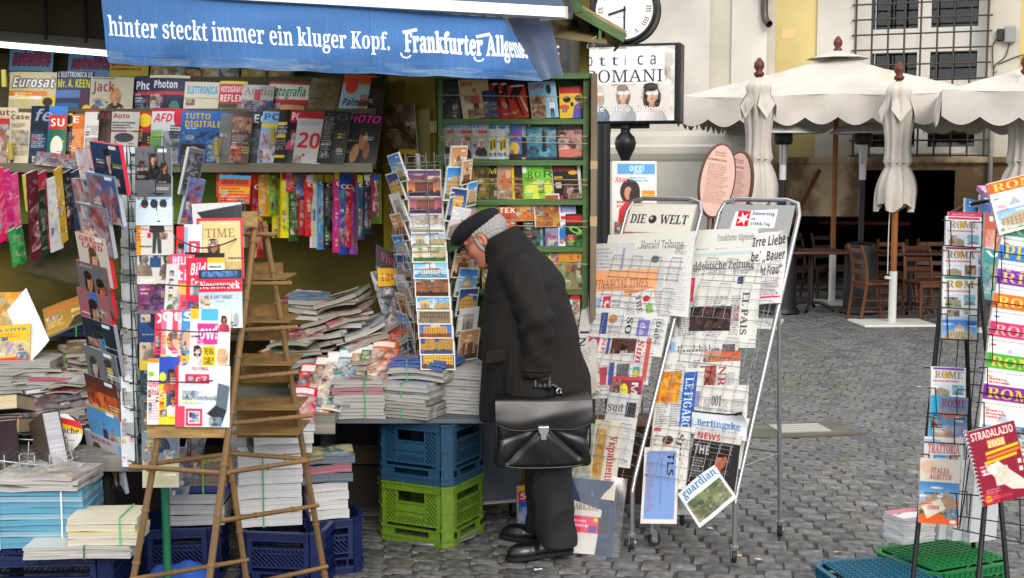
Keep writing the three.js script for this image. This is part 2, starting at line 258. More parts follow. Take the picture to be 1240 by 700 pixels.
// A cover: b background, bb lower background, t title with tc colour, tb band behind it, ty / th / tx / tw its box, f font, m list of motifs
function cover(s) {
return (c, w, h) => {
if (Array.isArray(s.b)) MOT.g(c, w, h, [-0.05, -0.05, 1.1, 1.1, s.b[0], s.b[1]]); else { c.fillStyle = s.b || '#ffffff'; c.fillRect(-3, -3, w + 6, h + 6); }
for (const [k, ...a] of s.m || []) MOT[k](c, w, h, a);
if (!s.raw && !s.plain && s.m && w > 14) { const q = rng((s.t || 'x').charCodeAt(0) * 91 + s.m.length * 17 + Math.round(w * 7 + h)), k = 3 + Math.floor(q() * 4); for (let i = 0; i < k; i++) { const x = q() < 0.6 ? 0.04 + q() * 0.1 : 0.55 + q() * 0.15, y = 0.3 + q() * 0.6, a = 0.2 + q() * 0.25, col = pick(['#f4f0e6', '#f2d636', '#ffffff', '#d8302c', '#1b1b20', '#e8e4d8'], q); if (q() < 0.35) MOT.ph(c, w, h, [x, y, a * 0.8, 0.1 + q() * 0.08, [pick(['#8a6a52', '#5a7a96', '#96584a', '#c8b49a'], q), '#2a2826', '#d8d0c4'], q() * 99, 8]); else MOT.l(c, w, h, [x, y, a, 1 + Math.floor(q() * 3), col, 0.028 + q() * 0.03, q() * 99]); } }
if (s.tb) { c.fillStyle = s.tb; c.fillRect(-3, (s.by ?? 0) * h - 3, w + 6, (s.bh ?? 0.22) * h + 3); }
if (s.t) fit(c, s.t, (s.tx ?? 0.07) * w, (s.ty ?? 0.04) * h, (s.tw ?? 0.86) * w, (s.th ?? 0.13) * h, s.tc || '#fff', s.f || 'b', s.o || {});
for (const [k, ...a] of s.n || []) MOT[k](c, w, h, a);
};
}
// A thin bound thing standing on its lower edge: front towards +z, base at the origin. bow: belly of the sheet, curl: top falls forward (+) or back, wave: crumple
function slab(sh, w, h, t, front, o = {}) {
const nx = o.nx ?? 4, ny = o.ny ?? 5, s = o.seed ?? 1, side = o.pages ?? sh.pages(), back = o.back ?? sh.swatch('#cfcabd'), spine = o.spine ? sh.swatch(o.spine) : side;
const Z = (x, y) => (o.bow || 0) * (1 - (2 * x / w) ** 2) + (o.curl || 0) * (y / h) ** 2 + (o.lean || 0) * y + (o.wave || 0) * (Math.sin(x / w * 5 + s) * Math.sin(y / h * 4 + s * 2) + 0.5 * Math.sin(x / w * 9 + y / h * 7 + s * 3)) + (o.ear ? o.ear * Math.max(0, x / w + y / h - 1.1) ** 1.5 : 0);
const at = (i, j, f) => { const x = (i / nx - 0.5) * w, y = j / ny * h; return [x + (o.shear || 0) * y, y, Z(x, y) + (f ? t / 2 : -t / 2)]; };
const grid = (na, nb, fn, uv) => { const P = [], U = [], I = []; for (let b = 0; b <= nb; b++) for (let a = 0; a <= na; a++) { P.push(...fn(a, b)); U.push(lerp(uv[0], uv[2], a / na), lerp(uv[1], uv[3], b / nb)); } for (let b = 0; b < nb; b++) for (let a = 0; a < na; a++) { const k = b * (na + 1) + a; I.push(k, k + 1, k + na + 2, k, k + na + 2, k + na + 1); } const g = new THREE.BufferGeometry(); g.setAttribute('position', new THREE.Float32BufferAttribute(P, 3)); g.setAttribute('uv', new THREE.Float32BufferAttribute(U, 2)); g.setIndex(I); g.computeVertexNormals(); return g; };
const rot = (r) => r;
return mergeGeometries([
grid(nx, ny, (a, b) => at(a, b, 1), front), grid(nx, ny, (a, b) => at(nx - a, b, 0), o.rear ?? back),
grid(1, ny, (a, b) => at(0, b, a), spine), grid(1, ny, (a, b) => at(nx, b, 1 - a), rot(side)),
grid(nx, 1, (a, b) => at(a, ny, 1 - b), side), grid(nx, 1, (a, b) => at(a, 0, b), side)].map(clean));
}
// A slab put on a plane by three of its corners in the photograph: bottom left, bottom right, top left
function put(name, label, category, group, sh, spec, pl, q, o = {}) {
const bl = onPlane(q[0], q[1], pl, o.off || 0), br = onPlane(q[2], q[3], pl, o.off || 0), tl = onPlane(q[4], q[5], pl, o.off || 0);
const dx = br.u - bl.u, dy = br.v - bl.v, w = Math.hypot(dx, dy), h = o.h ?? Math.hypot(tl.u - bl.u, tl.v - bl.v);
const t = o.t ?? 0.004, front = typeof spec === 'function' ? sh.print(w, h, spec, o.pxm) : Array.isArray(spec) ? spec : sh.print(w, h, cover(spec), o.pxm);
const ux = dx / w, uy = dy / w, along = (tl.u - bl.u) * ux + (tl.v - bl.v) * uy;       // how far the top is pushed along the base: split between turn and shear
const ang = Math.atan2(dy, dx) - (o.turn ?? 0.0) * Math.atan2(along, h);
const g = slab(sh, w, h, t, front, { ...o, shear: o.h ? 0 : (along * (1 - (o.turn ?? 0))) / h, seed: q[0] + q[5] });
const m = obj(name, g, sh.mat); m.quaternion.copy(pl.q).multiply(new THREE.Quaternion().setFromAxisAngle(V(0, 0, 1), ang));
const mid = pl.o.clone().addScaledVector(pl.u, (bl.u + br.u) / 2).addScaledVector(pl.v, (bl.v + br.v) / 2).addScaledVector(pl.n, (o.off || 0)); m.position.copy(mid);
return tag(m, label, category, group);
}
// ---------------------------------------------------------------- ground: a square paved with basalt setts
const pavement = new THREE.Group(); pavement.name = 'pavement'; pavement.userData.kind = 'structure'; scene.add(pavement);
{
const bedTex = fbmTex(256, 16, 4, 41, (v) => [0.2 + 0.12 * v, 0.19 + 0.12 * v, 0.17 + 0.11 * v], true);
const bed = new THREE.PlaneGeometry(160, 160, 1, 1); bed.rotateX(-Math.PI / 2); bed.translate(0, -0.0085, -20); boxUV(bed);
const bm = std(0xffffff, 0.95, { map: rep(bedTex, 160) }); bm.map.repeat.set(2, 2);
obj('ground_bed', boxUV(bed), bm, pavement);
const stone = (s) => {                                                  // domed sett with broken edges, 1 x 1 across
const q = rng(s), n = 4, P = [], I = [], U = [];
for (let j = 0; j <= n; j++) for (let i = 0; i <= n; i++) {
const st = [-0.5, -0.462, 0, 0.462, 0.5], u = st[i], v = st[j], e = Math.max(Math.abs(u), Math.abs(v)) * 2, edge = i === 0 || j === 0 || i === n || j === n;
P.push(u * (1 - (edge ? 0.018 * q() : 0)) * (edge && (i === 0 || i === n) && (j === 0 || j === n) ? 0.96 : 1), edge ? -0.014 : 0.003 * (1 - e * e) + (q() - 0.5) * 0.003, v * (1 - (edge ? 0.016 * q() : 0))); U.push(u * 0.5 + s * 0.37, v * 0.5 + s * 0.71);
}
for (let j = 0; j < n; j++) for (let i = 0; i < n; i++) { const k = j * (n + 1) + i; I.push(k, k + n + 1, k + 1, k + 1, k + n + 1, k + n + 2); }
const g = new THREE.BufferGeometry(); g.setAttribute('position', new THREE.Float32BufferAttribute(P, 3)); g.setAttribute('uv', new THREE.Float32BufferAttribute(U, 2)); g.setIndex(I); g.computeVertexNormals(); return g;
};
const shapes = [1, 2, 3, 4, 5, 6].map((s) => stone(s * 13));
const stMap = fbmTex(256, 6, 5, 55, (v, x, y) => { const k = 0.7 + 0.75 * (v - 0.45); return [k, k * 0.995, k * 0.98]; }, true);
const cols = [0x8b8c90, 0x838487, 0x929292, 0x7b7c80, 0x989796, 0x888680, 0x72747a, 0x8d8b86].map((c) => new THREE.Color(c));
const stMat = (c) => std(c, 0.58, { map: stMap, bumpMap: bumpFine, bumpScale: 0.002 });
const mats = cols.map(stMat);
const q = rng(99), all = [], cs = Math.cos(9 * D2R), sn = Math.sin(9 * D2R), pitch = 0.128;
for (let c = -60; c < 95; c++) {
let v = -q() * 0.1;
while (v < 19) {
const l = 0.085 + 0.05 * q(), mid = v + l / 2, bend = 0.11 * Math.sin(mid * 0.55 + c * 0.02) + 0.35 * Math.sin(mid * 0.16 + 1) + 0.012 * (q() - 0.5);
const u = c * pitch + bend, x = u * cs - (mid) * -sn * -1, z = -3.6 - (mid * cs + u * sn * 0.3);
v += l + 0.002 + 0.004 * q();
const Zd = -z; if (Zd < 3.7 || Zd > 19.5 || Math.abs(x) > 0.46 * Zd + 0.9) continue;
const h = (q() - 0.5) * 0.004, w = pitch - 0.004 - 0.006 * q();
const py = 206 + EYE / Zd * FOCAL, px = 620 + x / Zd * FOCAL;
all.push({ x, y: h, z, w, l, yaw: -9 * D2R + (q() - 0.5) * 0.1 - 0.06 * Math.cos(mid * 0.55), s: Math.floor(q() * 6), c: Math.floor(q() * cols.length), tx: (q() - 0.5) * 0.03, tz: (q() - 0.5) * 0.03, big: py < 705 && px > 400 && px < 1130 && !(px > 455 && px < 590 && py < 655) && !(px > 590 && px < 740 && py < 650) ? py : 0 });
}
}
all.sort((a, b) => b.big - a.big);
const M4 = (t) => new THREE.Matrix4().compose(V(t.x, t.y, t.z), new THREE.Quaternion().setFromEuler(new THREE.Euler(t.tx, t.yaw, t.tz)), V(t.w, 1, t.l));
all.slice(0, 300).forEach((t) => { const m = shade(new THREE.Mesh(shapes[t.s], mats[t.c])); m.name = 'cobblestone'; m.applyMatrix4(M4(t)); pavement.add(m); });
const rest = all.slice(300), white = std(0xffffff, 0.58, { map: stMap, bumpMap: bumpFine, bumpScale: 0.002 });
const inst = new THREE.InstancedMesh(shapes[0], white, rest.length); inst.name = 'cobblestone_field'; inst.userData.kind = 'stuff'; shade(inst);
rest.forEach((t, i) => { inst.setMatrixAt(i, M4(t)); inst.setColorAt(i, cols[t.c]); }); pavement.add(inst);
}

// ---------------------------------------------------------------- palazzo across the square
const BP = plane(A(1110, 206, 18).setY(0), -20 * D2R, 0);
const bu = (px, off = 0) => onPlane(px, 206, BP, off).u, bv = (px, py, off = 0) => onPlane(px, py, BP, off).v;
{
const plaster = (c, s) => std(0xffffff, 0.9, { map: fbmTex(256, 4, 6, s, (v, x, y) => { const k = new THREE.Color(c), m = 0.93 + 0.2 * (v - 0.5); return [Math.pow(k.r, 1 / 2.2) * m, Math.pow(k.g, 1 / 2.2) * m, Math.pow(k.b, 1 / 2.2) * (m - 0.01)]; }, true), bumpMap: bumpFine, bumpScale: 0.003 });
const white = plaster(0xcfc8bb, 61), yellow = plaster(0xd6c384, 62), trim = plaster(0xd8d3ca, 63), stoneW = plaster(0xc6c1b6, 64);
const stain = std(0xffffff, 0.92, { map: fbmTex(512, 5, 6, 65, (v, x, y) => { const d = sstep(0.42, 0.66, v); return [lerp(0.74, 0.46, d), lerp(0.66, 0.37, d), lerp(0.53, 0.27, d)]; }, true), bumpMap: bumpFine, bumpScale: 0.006 });
const b = thing('palazzo', 'pale cream and yellow palazzo with barred window behind the cafe umbrellas', 'building', BP.o, -20 * D2R);
const P = (name, geo, mat, parent = b) => obj(name, boxUV(merge(geo), 0.35), mat, parent);
const u = { gate: bu(640), l0: bu(747), pil0: bu(772), pil1: bu(858), pil2: bu(884), y0: bu(936), y1: bu(986), w0: bu(1031), w1: bu(1192), y2: bu(1229) };
const H = 9, y0 = bv(1110, 192), slabW = (a, c, lo, hi, d, z = 0) => box(c - a, hi - lo, d, (a + c) / 2, (lo + hi) / 2, z - d / 2);
P('wall', [slabW(u.l0, u.y0, 0, H, 0.5)], white);
P('pilaster', [slabW(u.pil0, u.pil1, 2.2, H, 0.08, 0.08)], trim); P('pilaster', [slabW(u.pil2, u.y0 - 0.12, 2.2, H, 0.05, 0.05)], trim);
P('wall', [slabW(u.y0, u.y1, y0, H, 0.5, -0.03)], yellow);
P('pilaster', [slabW(u.y1, u.w0, y0, H, 0.5, 0.02)], trim);
P('wall', [slabW(u.w1, u.y2, y0, H, 0.5)], white); P('wall', [slabW(u.y2, u.y2 + 6, y0, H, 0.5, -0.03)], yellow); P('wall', [slabW(u.w0, u.w1, 6.5, H, 0.5)], white);
P('lintel_band', [slabW(u.y0, u.y2 + 6, y0 - 0.06, y0 + 0.02, 0.08, 0.08)], stain);
// doorway in the stained base, with a dark room behind it
const d0 = bu(940), d1 = bu(1157), dt = bv(1110, 206);
P('stone_base', [slabW(u.y0, d0, 0, y0 - 0.06, 0.5), slabW(d1, u.y2 + 6, 0, y0 - 0.06, 0.5)], stain);
P('stone_base', [slabW(d0, bu(1040), bv(1000, 262), y0 - 0.06, 0.5)], stain); P('stone_base', [slabW(bu(1040), d1, dt, y0 - 0.06, 0.5)], stain);
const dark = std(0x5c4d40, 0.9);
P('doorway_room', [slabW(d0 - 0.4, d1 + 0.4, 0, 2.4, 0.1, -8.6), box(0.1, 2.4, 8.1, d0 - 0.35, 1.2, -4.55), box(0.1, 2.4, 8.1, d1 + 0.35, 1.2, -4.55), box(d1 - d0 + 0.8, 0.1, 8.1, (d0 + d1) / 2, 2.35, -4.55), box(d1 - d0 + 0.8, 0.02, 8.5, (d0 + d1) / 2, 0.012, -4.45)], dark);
obj('red_sash', box(bu(1105) - d0 - 0.6, 0.05, 0.05, (d0 + bu(1150)) / 2, bv(1100, 274), -0.9), std(0x5a0d12, 0.8), b);
// moulded marble plinth of the next front
{
const hi = bv(800, 147), pts = [[0, 0], [0.42, 0], [0.42, 0.5], [0.36, 0.56], [0.34, hi - 0.62], [0.37, hi - 0.58], [0.41, hi - 0.5], [0.41, hi - 0.4], [0.36, hi - 0.36], [0.33, hi - 0.24], [0.28, hi - 0.16], [0.27, hi - 0.06], [0.22, hi], [0, hi]];
const sh = new THREE.Shape(pts.map(([x, y]) => new THREE.Vector2(x, y))), len = bu(908, 0.3) - bu(739, 0.3), g = new THREE.ExtrudeGeometry(sh, { depth: len, bevelEnabled: false }); g.rotateY(-Math.PI / 2); T(g, bu(908, 0.3), 0, 0);
P('plinth', [g], stoneW);
}
// barred window: white frame, dark panes, iron grille
const wb = y0 + 0.02, wt = 6.5, win = obj('window', box(u.w1 - u.w0, 0.06, 0.3, (u.w0 + u.w1) / 2, wb + 0.03, -0.2), trim, b); P('window_room', [box(0.08, wt - wb, 4, u.w0 - 0.06, (wb + wt) / 2, -2.5), box(0.08, wt - wb, 4, u.w1 + 0.06, (wb + wt) / 2, -2.5), box(u.w1 - u.w0, wt - wb, 0.08, (u.w0 + u.w1) / 2, (wb + wt) / 2, -4.4), box(u.w1 - u.w0, 0.06, 3.9, (u.w0 + u.w1) / 2, wb + 0.03, -2.5), box(u.w1 - u.w0, 0.06, 3.9, (u.w0 + u.w1) / 2, wt, -2.5)], std(0x7a6f62, 0.9));
const fr = std(0xdcd9d0, 0.6), ww = u.w1 - u.w0, pane = phys(0xdfe6e4, 0.04, { transmission: 1, thickness: 0 }), bars = [];
const vs = [0, 0.12, 0.47, 0.55, 0.9, 1].map((k) => u.w0 + k * ww);
const hy = (py) => bv(1110, py, -0.3); const rows = [[hy(178), hy(152)], [hy(98), hy(63)], [hy(34), hy(-8)], [hy(-16), hy(-60)]];
const cols2 = [[u.w0 + 0.12 * ww, u.w0 + 0.47 * ww], [u.w0 + 0.57 * ww, u.w0 + 0.92 * ww]];
let edge = wb; rows.forEach(([a, c]) => { obj('window_rail', box(ww, a - edge, 0.1, (u.w0 + u.w1) / 2, (a + edge) / 2, -0.36), fr, win); edge = c; });
obj('window_rail', box(ww, wt - edge, 0.1, (u.w0 + u.w1) / 2, (wt + edge) / 2, -0.36), fr, win);
for (const [a, c] of [[u.w0, cols2[0][0]], [cols2[0][1], cols2[1][0]], [cols2[1][1], u.w1]]) obj('window_stile', box(c - a, wt - wb, 0.12, (a + c) / 2, (wb + wt) / 2, -0.355), fr, win);
for (const [a, c] of rows) for (const [p, q2] of cols2) { obj('pane', box((q2 - p) / 2 - 0.02, c - a, 0.012, p + (q2 - p) * 0.25, (a + c) / 2, -0.38), pane, win); obj('pane', box((q2 - p) / 2 - 0.02, c - a, 0.012, p + (q2 - p) * 0.75, (a + c) / 2, -0.38), pane, win); }
const iron = std(0x4a443e, 0.6, { metalness: 0.5 }), gz = 0.05, gv = bv(1110, 190, gz);
for (let k = 0; k <= 8; k++) { const x = u.w0 + 0.02 + k / 8 * (ww - 0.04); obj('grille_bar', bar(V(x, gv, gz), V(x, 6.4, gz), 0.016, 0.016, 6), iron, win); }
for (let k = 0; k < 20; k++) obj('grille_bar', bar(V(u.w0 - 0.04, gv + 0.02 + k * 0.217, gz + 0.012), V(u.w1 + 0.04, gv + 0.02 + k * 0.217, gz + 0.012), 0.013, 0.013, 6), iron, win);
// gate in shade next to the kiosk
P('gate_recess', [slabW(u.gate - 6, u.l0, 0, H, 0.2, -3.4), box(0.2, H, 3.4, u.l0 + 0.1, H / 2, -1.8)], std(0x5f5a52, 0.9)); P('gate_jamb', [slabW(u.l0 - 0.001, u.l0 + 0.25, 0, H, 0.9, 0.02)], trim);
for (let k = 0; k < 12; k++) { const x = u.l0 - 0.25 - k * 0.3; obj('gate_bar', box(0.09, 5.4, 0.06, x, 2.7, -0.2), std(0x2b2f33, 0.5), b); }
obj('gate_rail', box(3.8, 0.09, 0.08, u.l0 - 1.9, bv(690, 76), -0.2), std(0x2b2f33, 0.5), b);
// faded ghost of a stencil on the yellow panel
obj('stencil', box(0.18, 0.14, 0.004, bu(951, -0.02), bv(951, 41), -0.026), std(0xd9b784, 0.95), b);

// things fixed to the front
const metal = std(0x6b6660, 0.45, { metalness: 0.6 });
const dp = thing('drainpipe', 'dark metal drainpipe end fixed on the cream palazzo wall', 'drainpipe', BP.o, -20 * D2R);
const dx = bu(922, 0.1), dyy = bv(922, 24, 0.1); obj('pipe', tube([V(dx, dyy + 2.6, 0.1), V(dx, dyy + 0.6, 0.1), V(dx, dyy + 0.1, 0.1), V(dx + 0.04, dyy - 0.04, 0.13), V(dx + 0.09, dyy - 0.08, 0.18)], 0.055, 24, 10), std(0x57504a, 0.4, { metalness: 0.7 }), dp); obj('pipe_bracket', box(0.15, 0.04, 0.12, dx, dyy + 0.35, 0.06), metal, dp);
const jb = thing('junction_box', 'grey junction box with cables beside the barred window', 'junction box', BP.o, -20 * D2R), jx = bu(1217, 0.05), jy = bv(1217, 42, 0.05);
obj('case', rbox(0.15, 0.24, 0.1, 0.03, jx, jy, 0.05), std(0x8d8e8c, 0.5), jb); obj('lamp_socket', rbox(0.09, 0.17, 0.08, 0.02, bu(1205), bv(1205, 43), 0.04), std(0x1d1d1f, 0.5), jb);
obj('cable', [tube([V(jx, jy - 0.1, 0.03), V(jx - 0.05, jy - 0.3, 0.03), V(jx - 0.18, jy - 0.42, 0.03), V(jx - 0.2, jy - 0.62, 0.03)], 0.008, 20, 5), tube([V(bu(1205), jy, 0.03), V(bu(1197), jy - 0.15, 0.03), V(bu(1199), jy - 0.5, 0.03), V(bu(1203), jy - 0.5, 0.03)], 0.008, 20, 5), tube([V(jx - 0.14, jy - 0.4, 0.02), V(jx + 0.2, jy - 0.28, 0.02), V(jx + 0.8, jy - 0.2, 0.02)], 0.008, 20, 5)], std(0x34322f, 0.6), jb);
const gp = thing('gas_pipe', 'thin grey pipe rising on the stained stone base', 'pipe', BP.o, -20 * D2R), gx = bu(1199, 0.06); obj('pipe', bar(V(gx, 0, 0.06), V(gx, bv(1199, 140, 0.06), 0.06), 0.035, 0.035, 8), std(0x8b8a85, 0.5), gp);
}

// ---------------------------------------------------------------- the kiosk
const olive = std(0x8c7d2e, 0.75, { map: blotch }), kgreen = std(0x5c8a4a, 0.5, { map: blotch }), kdark = std(0x23211d, 0.8), wood = std(0x6d5436, 0.75, { map: blotch });
const KZ = 6.1;                                                           // the shelf front
const CT = 0.66;                                                          // counter height
const shelfGreen = std(0x6f8f1f, 0.7);
{
const k = thing('news_kiosk', 'open newspaper kiosk with olive inner walls and stepped magazine shelves', 'kiosk', V(0, 0, 0));
const xr = A(457, 200, 6.3).x, xl = -3.6, xc = A(716, 200, 6.35).x;
obj('back_wall', boxUV(box(xr - xl + 0.3, 2.9, 0.06, (xr + xl) / 2 + 0.15, 1.45, -6.95)), olive, k);
const iw = [V(xr + 0.01, 1.45, -6.62), V(A(531, 200, 6.36).x, 1.45, -6.36)]; obj('inner_wall', box(iw[0].distanceTo(iw[1]), 2.9, 0.04, (iw[0].x + iw[1].x) / 2, 1.45, (iw[0].z + iw[1].z) / 2, 0, -Math.atan2(iw[1].z - iw[0].z, iw[1].x - iw[0].x)), std(0xc2a93c, 0.7, { map: blotch }), k);
obj('side_wall', box(0.06, 2.9, 2.4, xl, 1.45, -6.2), olive, k);
obj('end_wall', box(xc - A(530, 200, 6.4).x, 2.25, 0.05, (xc + A(530, 200, 6.4).x) / 2, 1.125, -6.46), olive, k); obj('end_wall', box(0.05, 2.9, 1.0, xc - 0.03, 1.45, -6.98), olive, k);
obj('roof', [box(xc - xl + 0.1, 0.1, 2.3, (xc + xl) / 2, 2.98, -6.5)], std(0x3a3b2a, 0.8), k);
obj('ceiling', box(xr - xl, 0.04, 1.7, (xr + xl) / 2, 2.62, -6.1), std(0x6b6144, 0.85), k);
obj('fascia', box(xr - xl, 0.26, 0.03, (xr + xl) / 2, 2.53, -6.02), std(0x4c4434, 0.8), k); obj('roof_edge', box(2.3, 0.1, 0.75, -2.6, 2.975, -4.98), std(0x3a3b2a, 0.8), k);
// stepped shelf: ledges with lips, slanted boards
for (let r = 0; r < 3; r++) { const z = -(KZ + r * 0.17), y = A(200, 199, KZ).y + [0, 0.17, 0.3][r]; obj('shelf_board', [box(xr - xl, 0.018, 0.16, (xr + xl) / 2, y - 0.012, z - 0.07), T(new THREE.BoxGeometry(xr - xl, 0.3, 0.012), (xr + xl) / 2, y + 0.13, z - 0.12, -0.2)], std(0x5a5330, 0.75), k); }
obj('shelf_lip', box(xr - xl, 0.045, 0.012, (xr + xl) / 2, A(200, 203, KZ - 0.01).y, -(KZ - 0.02)), std(0x75705c, 0.45, { metalness: 0.4 }), k);
obj('green_board', box(xr - xl, 0.26, 0.02, (xr + xl) / 2, 1.63, -6.5), shelfGreen, k);
obj('hook_rail', bar(V(xl, 1.765, -6.2), V(xr, 1.765, -6.2), 0.007), std(0x55534e, 0.4, { metalness: 0.8 }), k);
// counter and the base under it
obj('counter', [box(2.66, 0.035, 0.8, -2.14, CT - 0.02, -6.0), box(2.66, 0.075, 0.02, -2.14, CT - 0.045, -5.59)], std(0xa9a79f, 0.6, { map: blotch }), k);
obj('counter_base', boxUV(box(3.2, CT - 0.04, 0.06, -2.0, (CT - 0.04) / 2, -6.45)), std(0x2c2018, 0.8, { map: blotch }), k);
obj('plank_rail', boxUV(box(1.4, 0.1, 0.03, -1.4, 0.3, -6.38)), std(0x3c2d20, 0.8), k);
obj('back_ledge', box(xr - xl, 0.03, 0.45, (xr + xl) / 2, 0.9, -6.7), std(0x3a352c, 0.8), k);
obj('lean_board', T(new THREE.BoxGeometry(0.36, 0.02, 0.4), A(80, 310, 6.2).x, A(80, 312, 6.2).y, -6.25, 0.6, 0.1, -0.42), std(0x5b5638, 0.8, { map: blotch }), k);
obj('meter_box', box(0.11, 0.3, 0.03, A(512, 180, 6.36).x, A(503, 168, 6.36).y, -6.385, 0, -0.6), std(0x9a8f52, 0.7), k);
obj('switch', box(0.035, 0.06, 0.03, A(525, 154, 6.33).x, A(525, 154, 6.33).y, -6.33), std(0xb3a763, 0.6), k);
// comic display: green frame, ledges, cords
const L = A(530, 100, 6.25).x, Rr = A(713, 100, 6.25).x, top = A(620, 95, 6.25).y, bot = 0.62, fz = -6.25, cx = (L + Rr) / 2;
const cd = thing('comic_display', 'green framed display rack full of comics at the end of the kiosk', 'display rack', V(0, 0, 0));
obj('back_panel', box(Rr - L, top - bot, 0.02, cx, (top + bot) / 2, fz - 0.12), std(0x3f5a33, 0.7), cd);
for (const [a, w] of [[L + 0.012, 0.024], [Rr - 0.012, 0.028]]) obj('frame_post', box(w, top, 0.1, a, top / 2, fz - 0.06), kgreen, cd);
obj('frame_top', box(Rr - L + 0.03, 0.028, 0.13, cx, top + 0.012, fz - 0.05), kgreen, cd);
for (const py of [145, 195, 243, 300, 352, 405]) obj('ledge', box(Rr - L - 0.05, 0.028, 0.1, cx, A(620, py + 2, 6.25).y, fz - 0.058), kgreen, cd);
for (const [a, c] of [[115, 118], [170, 174], [166, 165], [216, 218], [222, 224], [266, 268], [272, 275], [318, 320]]) obj('cord', bar(A(533, a, 6.17), A(711, c, 6.17), 0.0022, 0.0022, 5), std(0xb79c6c, 0.9), cd);
for (let r = 0; r < 8; r++) { const c = [[115, 118], [170, 174], [166, 165], [216, 218], [222, 224], [266, 268], [272, 275], [318, 320]][r]; obj('cord_hook', [bar(A(532, c[0], 6.17), A(531, c[0], 6.24), 0.003), bar(A(711, c[1], 6.17), A(713, c[1], 6.24), 0.003)], std(0x666666, 0.5, { metalness: 0.8 }), cd); }
obj('end_post', boxUV(box(0.03, top + 0.02, 0.16, Rr + 0.024, (top + 0.02) / 2, fz - 0.02)), std(0x9a8b74, 0.8, { map: blotch }), cd);
obj('tape', [box(0.034, 0.04, 0.165, Rr + 0.0243, A(716, 200, 6.2).y, fz - 0.02), box(0.034, 0.05, 0.165, Rr + 0.0243, A(716, 268, 6.2).y, fz - 0.02)], std(0xb39a6e, 0.5), cd);
// fluorescent tube over the shelves
const lampAt = (a, c, label) => {
const lamp = thing('fluorescent_lamp', label, 'lamp', undefined, 0, 'tube lamps over the shelf');
obj('tube', bar(a, c, 0.014, 0.014, 10), std(0xffffff, 0.4, { emissive: 0xe6ecff, emissiveIntensity: 2.4 }), lamp);
obj('housing', between(a.clone().add(V(0, 0.04, -0.02)), c.clone().add(V(0, 0.04, -0.02)), 0.045, 0.05), std(0x55524a, 0.6), lamp);
obj('bracket', [bar(a.clone().lerp(c, 0.6).add(V(0, 0.04, 0)), a.clone().lerp(c, 0.6).setY(2.62), 0.01), bar(a.clone().lerp(c, 0.85).add(V(0, 0.04, 0)), a.clone().lerp(c, 0.85).setY(2.62), 0.01)], kdark, lamp);
const al = new THREE.RectAreaLight(0xe9eeff, 22, a.distanceTo(c), 0.03); al.position.copy(a).lerp(c, 0.5).add(V(0, -0.022, 0.0)); al.lookAt(al.position.clone().add(V(0, -1, -0.35))); scene.add(al); al.name = 'tube_light'; };
lampAt(A(-60, 49, 5.95), A(134, 65, 5.95), 'lit white fluorescent tube lamp above the top magazine row'); lampAt(A(140, 62, 5.95), A(335, 71, 5.95), 'lit white fluorescent tube lamp hidden behind the awning valance');
}

